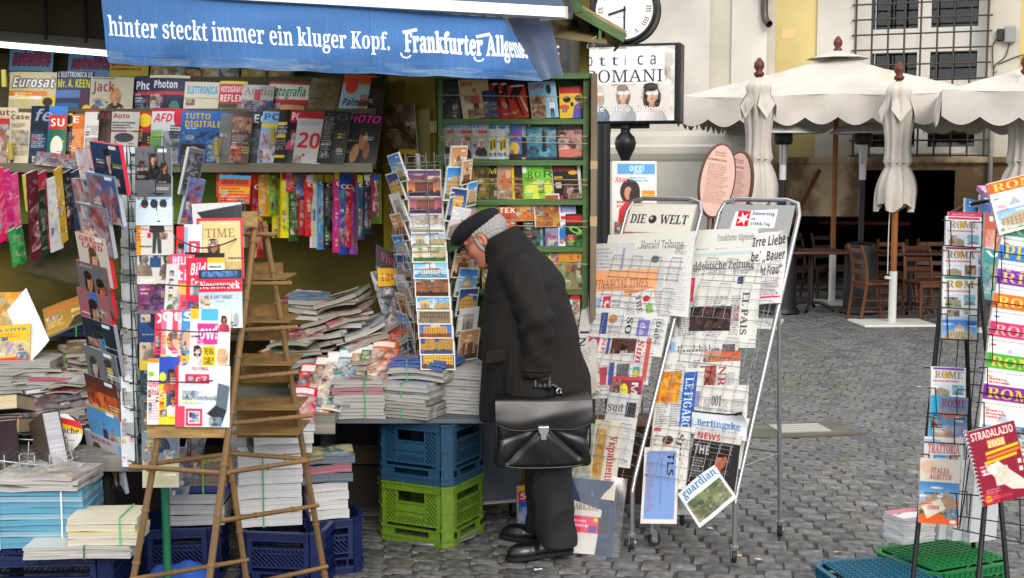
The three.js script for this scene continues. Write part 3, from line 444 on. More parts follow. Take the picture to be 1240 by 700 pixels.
// ---------------------------------------------------------------- blue awning with its printed valance
{
const cv = document.createElement('canvas'); cv.width = 2048; cv.height = 400; const c = cv.getContext('2d');
c.fillStyle = '#3d6da6'; c.fillRect(0, 0, 2048, 400); const q = rng(4);
for (let i = 0; i < 900; i++) { c.globalAlpha = 0.08; c.fillStyle = pick(['#27538c', '#5f8cbc', '#315f98', '#8499ae'], q); c.fillRect(q() * 2048, q() * 400, 3 + q() * 5, 40 + q() * 300); }
c.globalAlpha = 0.16; for (let i = 0; i < 160; i++) el(c, q() * 2048, 340 + q() * 80, 20 + q() * 90, 4 + q() * 16, pick(['#8c97a0', '#1c3f70', '#b0b4b0'], q));
c.globalAlpha = 0.28; c.fillStyle = '#123a72'; c.fillRect(1240, 0, 4, 400); c.fillRect(0, 352, 2048, 4); c.globalAlpha = 1;
const PX = 2048 / 524, tx = (x) => (x - 128) * PX;                       // print laid out along the cloth
fit(c, 'hinter steckt immer ein kluger Kopf.', tx(133), 145, tx(471) - tx(133), 108, '#e9ecef', 's', { up: 74 });
fit(c, 'Frankfurter Allgemeine', tx(487), 128, 745, 128, '#e9ecef', 's', { up: 74, nib: 1.5, skew: -0.04 });
c.fillStyle = '#e9ecef'; for (const x of [487, 577]) { c.beginPath(); c.moveTo(tx(x) - 8, 128); c.lineTo(tx(x) + 60, 104); c.lineTo(tx(x) + 66, 122); c.lineTo(tx(x) - 4, 146); c.fill(); c.lineWidth = 9; c.strokeStyle = '#e9ecef'; c.beginPath(); c.arc(tx(x) + 6, 268, 22, 0.2, 3.4); c.stroke(); }
const tex = new THREE.CanvasTexture(cv); tex.colorSpace = THREE.SRGBColorSpace;
const cloth = std(0xffffff, 0.82, { map: tex, bumpMap: rep(bumpFine, 6, 2), bumpScale: 0.0015, side: THREE.DoubleSide }), plain = phys(0x34619a, 0.9, { map: blotch, side: THREE.DoubleSide, transmission: 0.3, thickness: 0 });
const aw = thing('awning', 'blue fabric awning with white lettering and white front rail over the kiosk', 'awning');
const t0 = A(123, -14, 5.2), t1 = A(611, 22, 5.36), b0 = A(132, 76, 5.17), b1 = A(612, 95, 5.3), e1 = A(657, 97, 5.52);
const nx = 60, ny = 10, Pp = [], U = [], I = [];
for (let j = 0; j <= ny; j++) for (let i = 0; i <= nx; i++) {
const s = i / nx * 1.085, t = j / ny, p = t0.clone().lerp(t1, Math.min(1, s)).lerp(s <= 1 ? b0.clone().lerp(b1, s) : b1.clone().lerp(e1, (s - 1) / 0.085), t);
p.z += 0.016 * Math.sin(s * 23 + 1.5 * Math.sin(s * 7)) * t + 0.009 * Math.sin(s * 51 + 1 + t * 2) * t * t + 0.022 * Math.sin(t * 3) + 0.006 * Math.sin(t * 9 + s * 13); p.y -= 0.006 * Math.abs(Math.sin(s * 19)) * t;
Pp.push(p.x, p.y, p.z); U.push(s / 1.085, 1 - t);
}
for (let j = 0; j < ny; j++) for (let i = 0; i < nx; i++) { const k = j * (nx + 1) + i; I.push(k, k + nx + 1, k + 1, k + 1, k + nx + 1, k + nx + 2); }
const vg = new THREE.BufferGeometry(); vg.setAttribute('position', new THREE.Float32BufferAttribute(Pp, 3)); vg.setAttribute('uv', new THREE.Float32BufferAttribute(U, 2)); vg.setIndex(I); vg.computeVertexNormals();
const val = obj('valance', vg, cloth, aw); tag(val, 'blue valance with white lettering');
const r0 = A(80, -17, 5.2), r1 = A(684, 16, 5.36); obj('front_rail', between(r0, r1, 0.045, 0.05), std(0xd7d6d0, 0.35, { metalness: 0.2 }), aw); obj('rail_cap', between(r1, r1.clone().add(V(0.012, 0.0003, 0)), 0.05, 0.055), std(0xb9b8b2, 0.5), aw);
const k0 = V(r0.x, 3.02, -6.35), k1 = V(r1.x - 0.12, 3.0, -6.35), ro = r0.clone().add(V(0, 0.028, 0.01)), rp = r1.clone().add(V(0, 0.028, 0.01)), cv2 = [], ci = [], cu = [];
for (let j = 0; j <= 6; j++) for (let i = 0; i <= 12; i++) { const p = ro.clone().lerp(rp, i / 12).lerp(k0.clone().lerp(k1, i / 12), j / 6); p.y -= 0.035 * Math.sin(j / 6 * Math.PI); cv2.push(p.x, p.y, p.z); cu.push(i / 4, j / 4); }
for (let j = 0; j < 6; j++) for (let i = 0; i < 12; i++) { const k = j * 13 + i; ci.push(k, k + 13, k + 1, k + 1, k + 13, k + 14); }
const cg = new THREE.BufferGeometry(); cg.setAttribute('position', new THREE.Float32BufferAttribute(cv2, 3)); cg.setAttribute('uv', new THREE.Float32BufferAttribute(cu, 2)); cg.setIndex(ci); cg.computeVertexNormals(); obj('canopy', cg, plain, aw);
// side flap hanging from the rail end back to the kiosk
const f = [A(614, 22, 5.42), A(666, 20, 6.1), A(681, 92, 6.1), A(657, 97, 5.56)], fl = []; const S = 8;
const fp = (a, b) => { const p = f[0].clone().lerp(f[1], a).lerp(f[3].clone().lerp(f[2], a), b); p.x += 0.012 * Math.sin(a * 9) * b; return p; }, fi = [], fu = [];
for (let j = 0; j <= S; j++) for (let i = 0; i <= S; i++) { const p = fp(i / S, j / S); fl.push(p.x, p.y, p.z); fu.push(i / S, j / S); }
for (let j = 0; j < S; j++) for (let i = 0; i < S; i++) { const k = j * (S + 1) + i; fi.push(k, k + S + 1, k + 1, k + 1, k + S + 1, k + S + 2); }
const fg = new THREE.BufferGeometry(); fg.setAttribute('position', new THREE.Float32BufferAttribute(fl, 3)); fg.setAttribute('uv', new THREE.Float32BufferAttribute(fu, 2)); fg.setIndex(fi); fg.computeVertexNormals(); obj('side_flap', fg, plain, aw);
for (const dy of [0, 0.02]) obj('folding_arm', between(A(640, 56, 6.05).add(V(0, -dy * 1.6, 0)), A(676, 58, 6.12).add(V(0, -dy * 1.6, 0)), 0.012, 0.02), std(0xcfcfcb, 0.4, { metalness: 0.3 }), aw);
obj('support_arm', between(A(650, 20, 5.5), V(A(690, 100, 6.3).x, 2.55, -6.3), 0.03, 0.03), std(0x9a9a96, 0.4, { metalness: 0.5 }), aw);

// small tilted side eave
const ev = thing('side_eave', 'small sloping tan corrugated eave with green edge at kiosk corner', 'eave');
const p0 = A(699, 11, 6.3), p1 = A(757, 44, 6.3), dir = p1.clone().sub(p0), len = dir.length(), ang = Math.atan2(dir.y, dir.x), ctr = p0.clone().lerp(p1, 0.5);
const wav = []; const n = 12; for (let i = 0; i <= n; i++) wav.push([i / n - 0.5, Math.sin(i * 2.4) * 0.006]);
const tan = std(0xb7a574, 0.8, { map: blotch }), rib = []; for (let i = 0; i < 14; i++) rib.push(T(new THREE.CylinderGeometry(0.02, 0.02, len, 8, 1), 0, 0, -0.02 - i * 0.036, 0, 0, Math.PI / 2));
const sheet = obj('corrugated_sheet', rib, tan, ev); sheet.position.copy(ctr).add(V(0.0, 0.012, 0)); sheet.rotation.z = ang;
const ed = obj('green_edge', [box(len, 0.04, 0.012, 0, -0.012, 0.012), box(0.012, 0.04, 0.5, len / 2, -0.012, -0.24)], kgreen, ev); ed.position.copy(ctr); ed.rotation.z = ang;
const un = obj('under_sheet', box(0.3, 0.012, 0.5, 0, 0, 0), tan, ev); un.position.copy(A(696, 36, 6.5)); un.rotation.z = -0.12; un.rotation.x = 0.3;
obj('bracket', [between(A(695, -12, 6.3), A(700, 16, 6.3), 0.05, 0.05), between(A(727, 34, 6.3), A(726, 49, 6.3), 0.015, 0.02), between(A(663, 45, 6.35), A(752, 48, 6.35), 0.016, 0.016)], kgreen, ev);
obj('wire_tie', tube([A(722, 44, 6.28), A(716, 50, 6.27), A(720, 56, 6.28), A(711, 58, 6.28), A(714, 49, 6.28)], 0.003, 20, 5), std(0xb0aa98, 0.7), ev);
}
// ---------------------------------------------------------------- street clock over the optician's sign
{
const z = 13, P0 = A(757, 206, z).setY(0), c = thing('street_clock', 'round white street clock in thick black case above the optician sign', 'clock', P0, -0.3);
const blk = std(0x1b1d1f, 0.4, { metalness: 0.3 }), r = 0.31, cy = A(757, 13, z).y;
obj('post', lathe([[0.0, 0], [0.16, 0], [0.15, 0.12], [0.09, 0.16], [0.07, 0.5], [0.055, 0.9], [0.045, 1.85], [0.05, 1.9], [0.1, 2.0], [0.115, 2.06], [0.1, 2.12], [0.05, 2.17], [0.05, 2.2], [0.07, 2.22], [0.045, 2.27], [0.04, 3.05], [0, 3.05]], 16), blk, c);
obj('case', [T(new THREE.CylinderGeometry(r + 0.025, r + 0.025, 0.22, 40, 1, true), 0, cy, 0, Math.PI / 2), T(new THREE.TorusGeometry(r + 0.012, 0.022, 8, 40), 0, cy, 0.11), T(new THREE.TorusGeometry(r + 0.012, 0.022, 8, 40), 0, cy, -0.11), box(0.1, 0.12, 0.12, 0, cy - r - 0.07, 0)], blk, c);
const dial = gloss2.print(0.66, 0.66, (x, w, h) => {
x.fillStyle = '#f1f1ec'; x.fillRect(-3, -3, w + 6, h + 6); x.strokeStyle = '#8a8a86'; x.lineWidth = 1.5; x.beginPath(); x.arc(w / 2, h / 2, w * 0.37, 0, 7); x.stroke();
const num = ['XII', 'I', 'II', 'III', 'IIII', 'V', 'VI', 'VII', 'VIII', 'IX', 'X', 'XI'];
num.forEach((s, i) => { x.save(); x.translate(w / 2, h / 2); x.rotate(i * Math.PI / 6); x.fillStyle = '#33342f'; x.font = 'bold 40px serif'; x.textAlign = 'center'; x.fillText(s, 0, -w * 0.37); x.restore(); });
MOT.l(x, w, h, [0.4, 0.27, 0.2, 3, '#8d8d88', 0.03, 3]); MOT.l(x, w, h, [0.38, 0.62, 0.26, 1, '#a5a5a0', 0.03, 4]);
});
const disc = new THREE.CircleGeometry(r, 40), uv = disc.attributes.uv; for (let i = 0; i < uv.count; i++) uv.setXY(i, lerp(dial[0], dial[2], uv.getX(i)), lerp(dial[1], dial[3], uv.getY(i)));
disc.translate(0, cy, 0.104); const d2 = disc.clone().rotateY(Math.PI); obj('dial', disc, gloss2.mat, c); obj('dial', d2, gloss2.mat, c);
obj('minute_hand', box(0.016, 0.27, 0.004, 0.002, cy - 0.1, 0.112), blk, c); obj('hour_hand', box(0.02, 0.19, 0.004, -0.075, cy - 0.022, 0.117, 0, 0, 1.85), blk, c);
// sign box
const s = thing('optician_sign', 'white optician sign box with black letters and faces on black post', 'sign', P0, -0.3);
const w = 1.06, hb = A(757, 147, z).y, ht = A(757, 58, z).y, h = ht - hb;
obj('sign_case', [rbox(w + 0.06, h + 0.06, 0.24, 0.02, 0.03, (hb + ht) / 2, 0)], blk, s);
const f = gloss2.print(w, h, (x, W, Hh) => {
x.fillStyle = '#e9e8e4'; x.fillRect(-3, -3, W + 6, Hh + 6); MOT.ph(x, W, Hh, [0, 0, 1, 1, ['#d8d6d0', '#a99a88', '#c9c4ba', '#6b5c50', '#e6e2da', '#f4f2ee'], 5, 60]);
x.fillStyle = '#efefec'; x.fillRect(0.1 * W, 0.03 * Hh, 0.8 * W, 0.47 * Hh);
'ottica'.split('').forEach((k, i) => fit(x, k, (0.13 + i * 0.125) * W, 0.12 * Hh, 0.07 * W * (k === 'i' ? 0.35 : 1), 0.13 * Hh, '#3a3a3c', 'r', { up: /[ti]/.test(k) ? 72 : 56 }));
fit(x, 'ROMANI', 0.12 * W, 0.31 * Hh, 0.77 * W, 0.165 * Hh, '#36363a', 'q');
x.fillStyle = '#d9d4cc'; x.fillRect(0.06 * W, 0.52 * Hh, 0.9 * W, 0.46 * Hh);
for (const [u, v, k, sk, hr, cl] of [[0.24, 0.64, 0.17, '#d9a58c', '#c9c0b4', '#7f96a8'], [0.5, 0.63, 0.16, '#e3c0a6', '#8c7a6c', '#c7ccd0'], [0.78, 0.64, 0.2, '#d8ad94', '#3a302b', '#e4dcdc']]) { MOT.p(x, W, Hh, [u, v, k, sk, hr, cl]); el(x, (u - 0.03) * W, (v - 0.01) * Hh, 0.03 * W, 0.025 * Hh, '#d7dfe2'); el(x, (u + 0.035) * W, (v - 0.01) * Hh, 0.03 * W, 0.025 * Hh, '#d7dfe2'); }
fit(x, 'grande ottico di Roma', 0.03 * W, 0.8 * Hh, 0.9 * W, 0.07 * Hh, '#ffffff', 'r', { edge: '#8a7f76', ew: 8 });
}, 420);
obj('sign_face', slab(gloss2, w, h, 0.006, f, { nx: 1, ny: 1 }).translate(0, hb, 0.125), gloss2.mat, s);
obj('sign_bracket', [box(0.5, 0.05, 0.05, 0, hb - 0.05, 0), box(0.06, 0.1, 0.06, 0.0, hb - 0.07, 0)], blk, s);
// dark second post beside it
const p = A(731, 206, 12.6).setY(0), dp = thing('lamp_post', 'plain black post behind the comic display rack', 'post', p); obj('shaft', bar(V(0, 0, 0), V(0, A(731, 150, 12.6).y, 0), 0.075, 0.065, 12), blk, dp); obj('collar', lathe([[0.075, 0], [0.11, 0.01], [0.11, 0.05], [0.075, 0.07]], 12).translate(0, 0.9, 0), blk, dp);
}
// ---------------------------------------------------------------- cafe
const canvasCloth = std(0xc9c4bd, 0.9, { map: fbmTex(256, 4, 5, 71, (v) => { const k = 0.95 + 0.2 * (v - 0.5), d = Math.max(0, v - 0.62) * 0.7; return [k - d * 0.5, k * 0.99 - d * 0.7, k * 0.975 - d]; }, true), bumpMap: bumpFine, bumpScale: 0.003, side: THREE.DoubleSide });
const woodPole = std(0xb06a2c, 0.55, { map: blotch }), woodDark = std(0x5a2418, 0.5), whitePaint = std(0xc6c5c0, 0.5);
const finial = (y) => lathe([[0, y], [0.05, y], [0.06, y + 0.03], [0.035, y + 0.06], [0.06, y + 0.1], [0.055, y + 0.15], [0.02, y + 0.2], [0, y + 0.21]], 10);
function closedUmbrella(pos, top, label, s) {
const o = thing('closed_umbrella', label, 'umbrella', pos, s), K = (py) => py;
const sec = 40, ny = 26, P = [], I = [], U = [], q = rng(s * 100 | 0), hem = top - 1.6, ph = q() * 6;
for (let j = 0; j <= ny; j++) for (let i = 0; i <= sec; i++) {
const t = j / ny, a = i / sec * Math.PI * 2, y0 = top - 0.06 - t * 1.38;
const prof = t < 0.06 ? 0.05 + t * 1.6 : t < 0.22 ? 0.15 - 0.02 * Math.sin((t - 0.06) * 20) : t < 0.62 ? 0.14 + 0.02 * Math.sin(t * 9) : t < 0.69 ? lerp(0.16, 0.115, (t - 0.62) / 0.07) : 0.11 + 0.085 * Math.sin(Math.min(1, (t - 0.69) / 0.2) * 1.5);
const pl = (Math.cos(a * 9 + ph + 0.9 * Math.sin(t * 4)) + 0.6 * Math.cos(a * 17 + ph * 2 + t * 2)) * (0.06 + 0.27 * sstep(0.08, 0.3, t)) + 0.16 * Math.cos(a * 3 + t * 3 + ph) * t, r = prof * (1 + 0.55 * pl);
const y = y0 - (t > 0.75 ? (t - 0.75) * 0.4 * (0.5 + 0.5 * Math.cos(a * 4 + ph)) : 0) - (t > 0.16 && t < 0.26 ? 0.03 * Math.cos(a * 4) : 0); P.push(r * Math.cos(a), y, r * Math.sin(a)); U.push(a * 0.3, y * 0.6);
}
for (let j = 0; j < ny; j++) for (let i = 0; i < sec; i++) { const k = j * (sec + 1) + i; I.push(k, k + 1, k + sec + 1, k + 1, k + sec + 2, k + sec + 1); }
const g = new THREE.BufferGeometry(); g.setAttribute('position', new THREE.Float32BufferAttribute(P, 3)); g.setAttribute('uv', new THREE.Float32BufferAttribute(U, 2)); g.setIndex(I); g.computeVertexNormals();
obj('folded_canopy', g, canvasCloth, o);
const cape = []; for (let k = 0; k < 5; k++) { const a = k / 5 * 6.283 + ph; cape.push(new THREE.BufferGeometry().setAttribute('position', new THREE.Float32BufferAttribute([0.06 * Math.cos(a), top - 0.1, 0.06 * Math.sin(a), 0.215 * Math.cos(a - 0.42), top - 0.36, 0.215 * Math.sin(a - 0.42), 0.2 * Math.cos(a + 0.15), top - 0.52, 0.2 * Math.sin(a + 0.15), 0.06 * Math.cos(a), top - 0.1, 0.06 * Math.sin(a), 0.2 * Math.cos(a + 0.15), top - 0.52, 0.2 * Math.sin(a + 0.15), 0.215 * Math.cos(a + 0.65), top - 0.38, 0.215 * Math.sin(a + 0.65)], 3))); cape[k].computeVertexNormals(); }
obj('top_cape', cape, canvasCloth, o);
obj('strap', T(new THREE.TorusGeometry(0.125, 0.012, 6, 24), 0, top - 0.97, 0, Math.PI / 2), canvasCloth, o);
obj('pole', bar(V(0, 0.55, 0), V(0, top, 0), 0.036, 0.036, 12), woodPole, o); obj('finial', finial(top - 0.04), woodDark, o);
obj('stand_tube', bar(V(0, 0.02, 0), V(0, 0.62, 0), 0.045, 0.045, 12), whitePaint, o); obj('clamp_knob', bar(V(0, 0.53, 0), V(-0.1, 0.55, 0.03), 0.015, 0.02, 8), whitePaint, o);
obj('base_plate', rbox(0.85, 0.03, 0.62, 0.01, 0, 0.018, 0), whitePaint, o); obj('pull_cord', tube([V(-0.07, top - 1.35, 0.03), V(-0.08, top - 1.8, 0.03), V(-0.075, top - 2.25, 0.02)], 0.006, 10, 5), std(0xcfcabb, 0.9), o);
return o;
}
closedUmbrella(G(1080, 393), 2.84, 'closed cream cafe umbrella on white plate between the wooden chairs', 0.05);
closedUmbrella(A(917, 206, 14.2).setY(0), 2.88, 'closed cream cafe umbrella beside the oval menu boards', 1.3);
closedUmbrella(A(1238, 206, 13.4).setY(0), 2.85, 'closed cream cafe umbrella before the gas pipe and lettered canopy', 2.2);
function openUmbrella(pos, yaw, hs, edge, apex, label, mark) {
const o = thing('open_umbrella', label, 'umbrella', pos, yaw), n = 28, P = [], U = [], I = [];
for (let j = 0; j <= n; j++) for (let i = 0; i <= n; i++) {
const u = i / n * 2 - 1, v = j / n * 2 - 1, e = Math.max(Math.abs(u), Math.abs(v)), l = Math.min(Math.abs(u), Math.abs(v)), mid = e > 0.01 ? 1 - Math.abs(l / e - 0.5) * 2 : 0;
P.push(u * hs, lerp(apex, edge, Math.pow(e, 0.93)) - 0.05 * mid * e * (1 - e * 0.4) + 0.008 * Math.sin(u * 17 + v * 5) * Math.sin(v * 13), v * hs); U.push(u * 1.3, v * 1.3);
}
for (let j = 0; j < n; j++) for (let i = 0; i < n; i++) { const k = j * (n + 1) + i; (i < n / 2) === (j < n / 2) ? I.push(k, k + n + 1, k + n + 2, k, k + n + 2, k + 1) : I.push(k, k + n + 1, k + 1, k + 1, k + n + 1, k + n + 2); }
const g = new THREE.BufferGeometry(); g.setAttribute('position', new THREE.Float32BufferAttribute(P, 3)); g.setAttribute('uv', new THREE.Float32BufferAttribute(U, 2)); g.setIndex(I); g.computeVertexNormals(); obj('canopy', g, canvasCloth, o);
for (let s = 0; s < 4; s++) {                                            // scalloped valance, one strip to a side
const N = 72, pp = [], uu = [], ii = []; for (let i = 0; i <= N; i++) { const t = i / N * 2 - 1, sc = Math.abs(Math.sin(i / N * Math.PI * 9)), z = hs + 0.012 * Math.sin(i * 0.5); const sg = edge - 0.04 * (1 - Math.abs(Math.abs(t) - 0.5) * 2) * 0.7; for (let k = 0; k <= 3; k++) { pp.push(t * hs, k ? sg - (0.27 + 0.09 * sc) * k / 3 : sg, z + 0.03 * Math.sin(k) * Math.sin(i * 0.35) + 0.03 * k / 3); uu.push(t, k * 0.1); } }
for (let i = 0; i < N; i++) for (let k = 0; k < 3; k++) { const a = i * 4 + k; ii.push(a, a + 1, a + 4, a + 4, a + 1, a + 5); }
const vg = new THREE.BufferGeometry(); vg.setAttribute('position', new THREE.Float32BufferAttribute(pp, 3)); vg.setAttribute('uv', new THREE.Float32BufferAttribute(uu, 2)); vg.setIndex(ii); vg.computeVertexNormals(); vg.rotateY(s * Math.PI / 2); obj('valance', vg, canvasCloth, o);
}
const cap2 = []; for (let k = 0; k < 8; k++) { const a = k / 8 * 6.283, b = (k + 1) / 8 * 6.283; cap2.push(0, apex + 0.07, 0, 0.42 * Math.sin(a), apex - 0.05, 0.42 * Math.cos(a), 0.42 * Math.sin(b), apex - 0.05, 0.42 * Math.cos(b)); } obj('vent_cap', soup(cap2), canvasCloth, o);
obj('pole', bar(V(0, 0.62, 0), V(0, apex + 0.05, 0), 0.034, 0.034, 12), woodPole, o); obj('finial', finial(apex + 0.04), woodDark, o); obj('stand_tube', bar(V(0, 0.02, 0), V(0, 0.68, 0), 0.045, 0.045, 12), whitePaint, o); obj('base_plate', rbox(0.6, 0.03, 0.6, 0.01, 0, 0.018, 0), whitePaint, o);
for (let k = 0; k < 8; k++) { const a = k / 8 * 6.283, e = k % 2 ? hs * 1.38 : hs * 0.97; obj('rib', bar(V(0, apex - 0.06, 0), V(e * Math.sin(a), edge - 0.02, e * Math.cos(a)), 0.011, 0.009, 5), std(0x7c5230, 0.6), o); obj('strut', bar(V(0, apex - 0.75, 0), V(e * 0.5 * Math.sin(a), lerp(apex - 0.06, edge - 0.02, 0.5), e * 0.5 * Math.cos(a)), 0.009, 0.009, 5), std(0x7c5230, 0.6), o); }
if (mark) {
const ink = std(0x23211f, 0.85), z = hs + 0.042, y = edge - 0.17, B = (x0, y0, x1, y1, r) => bar(V(mark + x0, y + y0, z), V(mark + x1, y + y1, z), r, r, 6);
obj('printed_ring', new THREE.TorusGeometry(0.125, 0.008, 4, 36).translate(mark, y, z), ink, o); obj('printed_letter', [B(-0.06, -0.07, 0, 0.08, 0.008), B(0, 0.08, 0.06, -0.07, 0.012), B(-0.03, -0.01, 0.035, -0.01, 0.006)], ink, o); obj('printed_letter', [B(0.42, 0.12, 0.33, -0.1, 0.018), B(0.24, -0.11, 0.33, -0.1, 0.01), B(0.33, -0.1, 0.46, -0.12, 0.012), B(0.42, 0.12, 0.5, 0.1, 0.01)], ink, o);
}
}
openUmbrella(G(1007, 368), -20 * D2R, 1.74, 2.68, 3.28, 'open square cream umbrella with wooden pole and scalloped edge', 0);
openUmbrella(A(1318, 206, 14.4).setY(0), -16 * D2R, 1.72, 2.62, 3.2, 'open cream umbrella with a circled letter printed on its edge', -0.72);
function heater(pos, label) {
const o = thing('patio_heater', label, 'heater', pos), blk = std(0x17191b, 0.45, { metalness: 0.2 }), st = std(0x9a9c9b, 0.3, { metalness: 0.8 });
obj('reflector', lathe([[0.0, 2.37], [0.12, 2.36], [0.28, 2.32], [0.4, 2.25], [0.415, 2.225], [0.39, 2.235], [0.26, 2.29], [0.1, 2.33], [0, 2.33]], 32), std(0xcfcfcb, 0.35, { metalness: 0.25 }), o);
obj('burner', lathe([[0.0, 2.31], [0.07, 2.3], [0.11, 2.22], [0.115, 2.14], [0.1, 2.1], [0.05, 2.09], [0, 2.09]], 20), blk, o);
obj('neck', bar(V(0, 1.85, 0), V(0, 2.1, 0), 0.05, 0.055, 14), st, o); obj('tag_sleeve', bar(V(0, 1.66, 0), V(0, 1.86, 0), 0.042, 0.042, 14), std(0xc9cdd2, 0.5), o);
obj('pole', bar(V(0, 0.85, 0), V(0, 1.68, 0), 0.035, 0.035, 12), blk, o); obj('tank_housing', lathe([[0, 0], [0.24, 0], [0.25, 0.03], [0.2, 0.07], [0.19, 0.84], [0.16, 0.88], [0.0, 0.9]], 20), blk, o);
}
heater(A(948, 206, 15.4).setY(0), 'black patio heater with domed reflector by the leaning pole'); heater(G(1040, 379), 'black patio heater in front of the dark doorway');
function chairAt(pos, turn, label, mat) {
const o = thing('wooden_chair', label, 'chair', pos, turn, undefined);
for (const s of [-1, 1]) { obj('leg', bar(V(s * 0.19, 0, 0.19), V(s * 0.185, 0.43, 0.18), 0.018, 0.02, 7), mat, o); obj('leg', tube([V(s * 0.17, 0, -0.24), V(s * 0.18, 0.43, -0.18), V(s * 0.18, 0.7, -0.2), V(s * 0.175, 0.9, -0.26)], 0.019, 14, 7), mat, o); }
obj('seat', [rbox(0.41, 0.03, 0.4, 0.012, 0, 0.445, 0), box(0.36, 0.05, 0.02, 0, 0.41, 0.18), box(0.36, 0.05, 0.02, 0, 0.41, -0.18)], mat, o);
for (const [y, z] of [[0.58, -0.19], [0.7, -0.2], [0.83, -0.235]]) obj('back_slat', rbox(0.36, 0.055, 0.016, 0.006, 0, y, z, 0.15), mat, o);
for (const y of [0.15, 0.28]) obj('stretcher', [bar(V(-0.19, y, 0.19), V(0.19, y, 0.19), 0.01), bar(V(-0.19, y - 0.03, 0.19), V(-0.175, y - 0.03, -0.22), 0.01), bar(V(0.19, y - 0.03, 0.19), V(0.175, y - 0.03, -0.22), 0.01)], mat, o);
return o;
}
{
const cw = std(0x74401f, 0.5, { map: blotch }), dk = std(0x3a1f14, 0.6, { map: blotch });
chairAt(A(1062, 206, 14.7).setY(0), 1.75, 'red brown wooden chair seen beside the closed umbrella pole', cw);
chairAt(A(1126, 206, 14.9).setY(0), 0.25, 'red brown wooden chair pulled to the table by the guidebook rack', cw);
chairAt(A(1082, 206, 16.1).setY(0), 2.9, 'wooden chair on the far side of the cafe table, next to the heater', cw); chairAt(A(1122, 206, 16.2).setY(0), 3.2, 'wooden chair on the far side of the cafe table, next to the doorway edge', cw);
const tb = (pos, label, w) => { const o = thing('cafe_table', label, 'table', pos, 0.1); obj('table_top', rbox(w, 0.035, 0.72, 0.01, 0, 0.76, 0), std(0x5b2f1d, 0.4, { map: blotch }), o); obj('pedestal', bar(V(0, 0.08, 0), V(0, 0.75, 0), 0.035, 0.03, 10), std(0x1a1b1c, 0.5), o); for (let k = 0; k < 4; k++) { const a = k * Math.PI / 2 + 0.5; obj('foot', tube([V(0, 0.12, 0), V(0.16 * Math.cos(a), 0.1, 0.16 * Math.sin(a)), V(0.3 * Math.cos(a), 0.025, 0.3 * Math.sin(a))], 0.022, 10, 7), std(0x1a1b1c, 0.5), o); } };
tb(A(1106, 206, 15.4).setY(0), 'brown wooden cafe table in front of the dark doorway', 0.82); tb(A(985, 206, 15.6).setY(0), 'brown wooden cafe table by the stacked chairs', 0.8);
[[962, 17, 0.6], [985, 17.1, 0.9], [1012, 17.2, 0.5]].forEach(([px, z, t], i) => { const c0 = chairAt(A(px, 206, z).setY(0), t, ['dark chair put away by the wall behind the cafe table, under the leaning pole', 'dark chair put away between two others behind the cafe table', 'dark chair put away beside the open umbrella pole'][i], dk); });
const lp = thing('leaning_pole', 'brown wooden pole leaning against the stained wall', 'pole'); obj('shaft', bar(A(905, 262, 15.9).setY(0), A(992, 207, 17.6), 0.035, 0.035, 10), std(0x6d3f20, 0.6), lp);
// oval menu boards
const mk = (px, py, z, turn, label, w) => {
const p = A(px, py, z), o = thing('menu_board', label, 'menu board', V(p.x, 0, p.z), turn);
const sh = new THREE.Shape(); sh.absellipse(0, 0, 0.17 * w, 0.36, 0, Math.PI * 2); const fr = new THREE.ExtrudeGeometry(sh, { depth: 0.03, bevelEnabled: true, bevelSize: 0.012, bevelThickness: 0.008, bevelSegments: 2, curveSegments: 32 });
const tilt = -0.16; obj('board', T(fr, 0, p.y, -0.02, 0, 0, tilt), std(0x5b3a2a, 0.6), o);
const f = matte.print(0.34 * w, 0.72, (c, W, H) => { c.fillStyle = '#dcb3a6'; c.fillRect(-3, -3, W + 6, H + 6); MOT.l(c, W, H, [0.3, 0.1, 0.4, 2, '#8f6a60', 0.035, 2]); MOT.l(c, W, H, [0.12, 0.2, 0.76, 1, '#7a564c', 0.05, 5]); MOT.l(c, W, H, [0.16, 0.27, 0.68, 20, '#a37e74', 0.028, 3]); }, 420);
const dg = new THREE.CircleGeometry(1, 36), uv = dg.attributes.uv; for (let i = 0; i < uv.count; i++) uv.setXY(i, lerp(f[0], f[2], uv.getX(i)), lerp(f[1], f[3], uv.getY(i))); dg.scale(0.165 * w, 0.35, 1); obj('menu_sheet', T(dg, 0, p.y, 0.025, 0, 0, tilt), matte.mat, o);
for (const s of [-1, 1]) obj('leg', bar(V(s * 0.16, 0, 0.1), V(s * 0.05, p.y, -0.04), 0.014), std(0x5b3a2a, 0.6), o); obj('leg', bar(V(0, 0, -0.35), V(0, p.y, -0.05), 0.014), std(0x5b3a2a, 0.6), o);
};
mk(868, 219, 12.2, 0.1, 'oval pink menu board with brown rim behind the newspaper racks', 1); mk(893, 226, 12.9, -0.75, 'oval pink menu board turned edge-on behind the other board', 1);
}
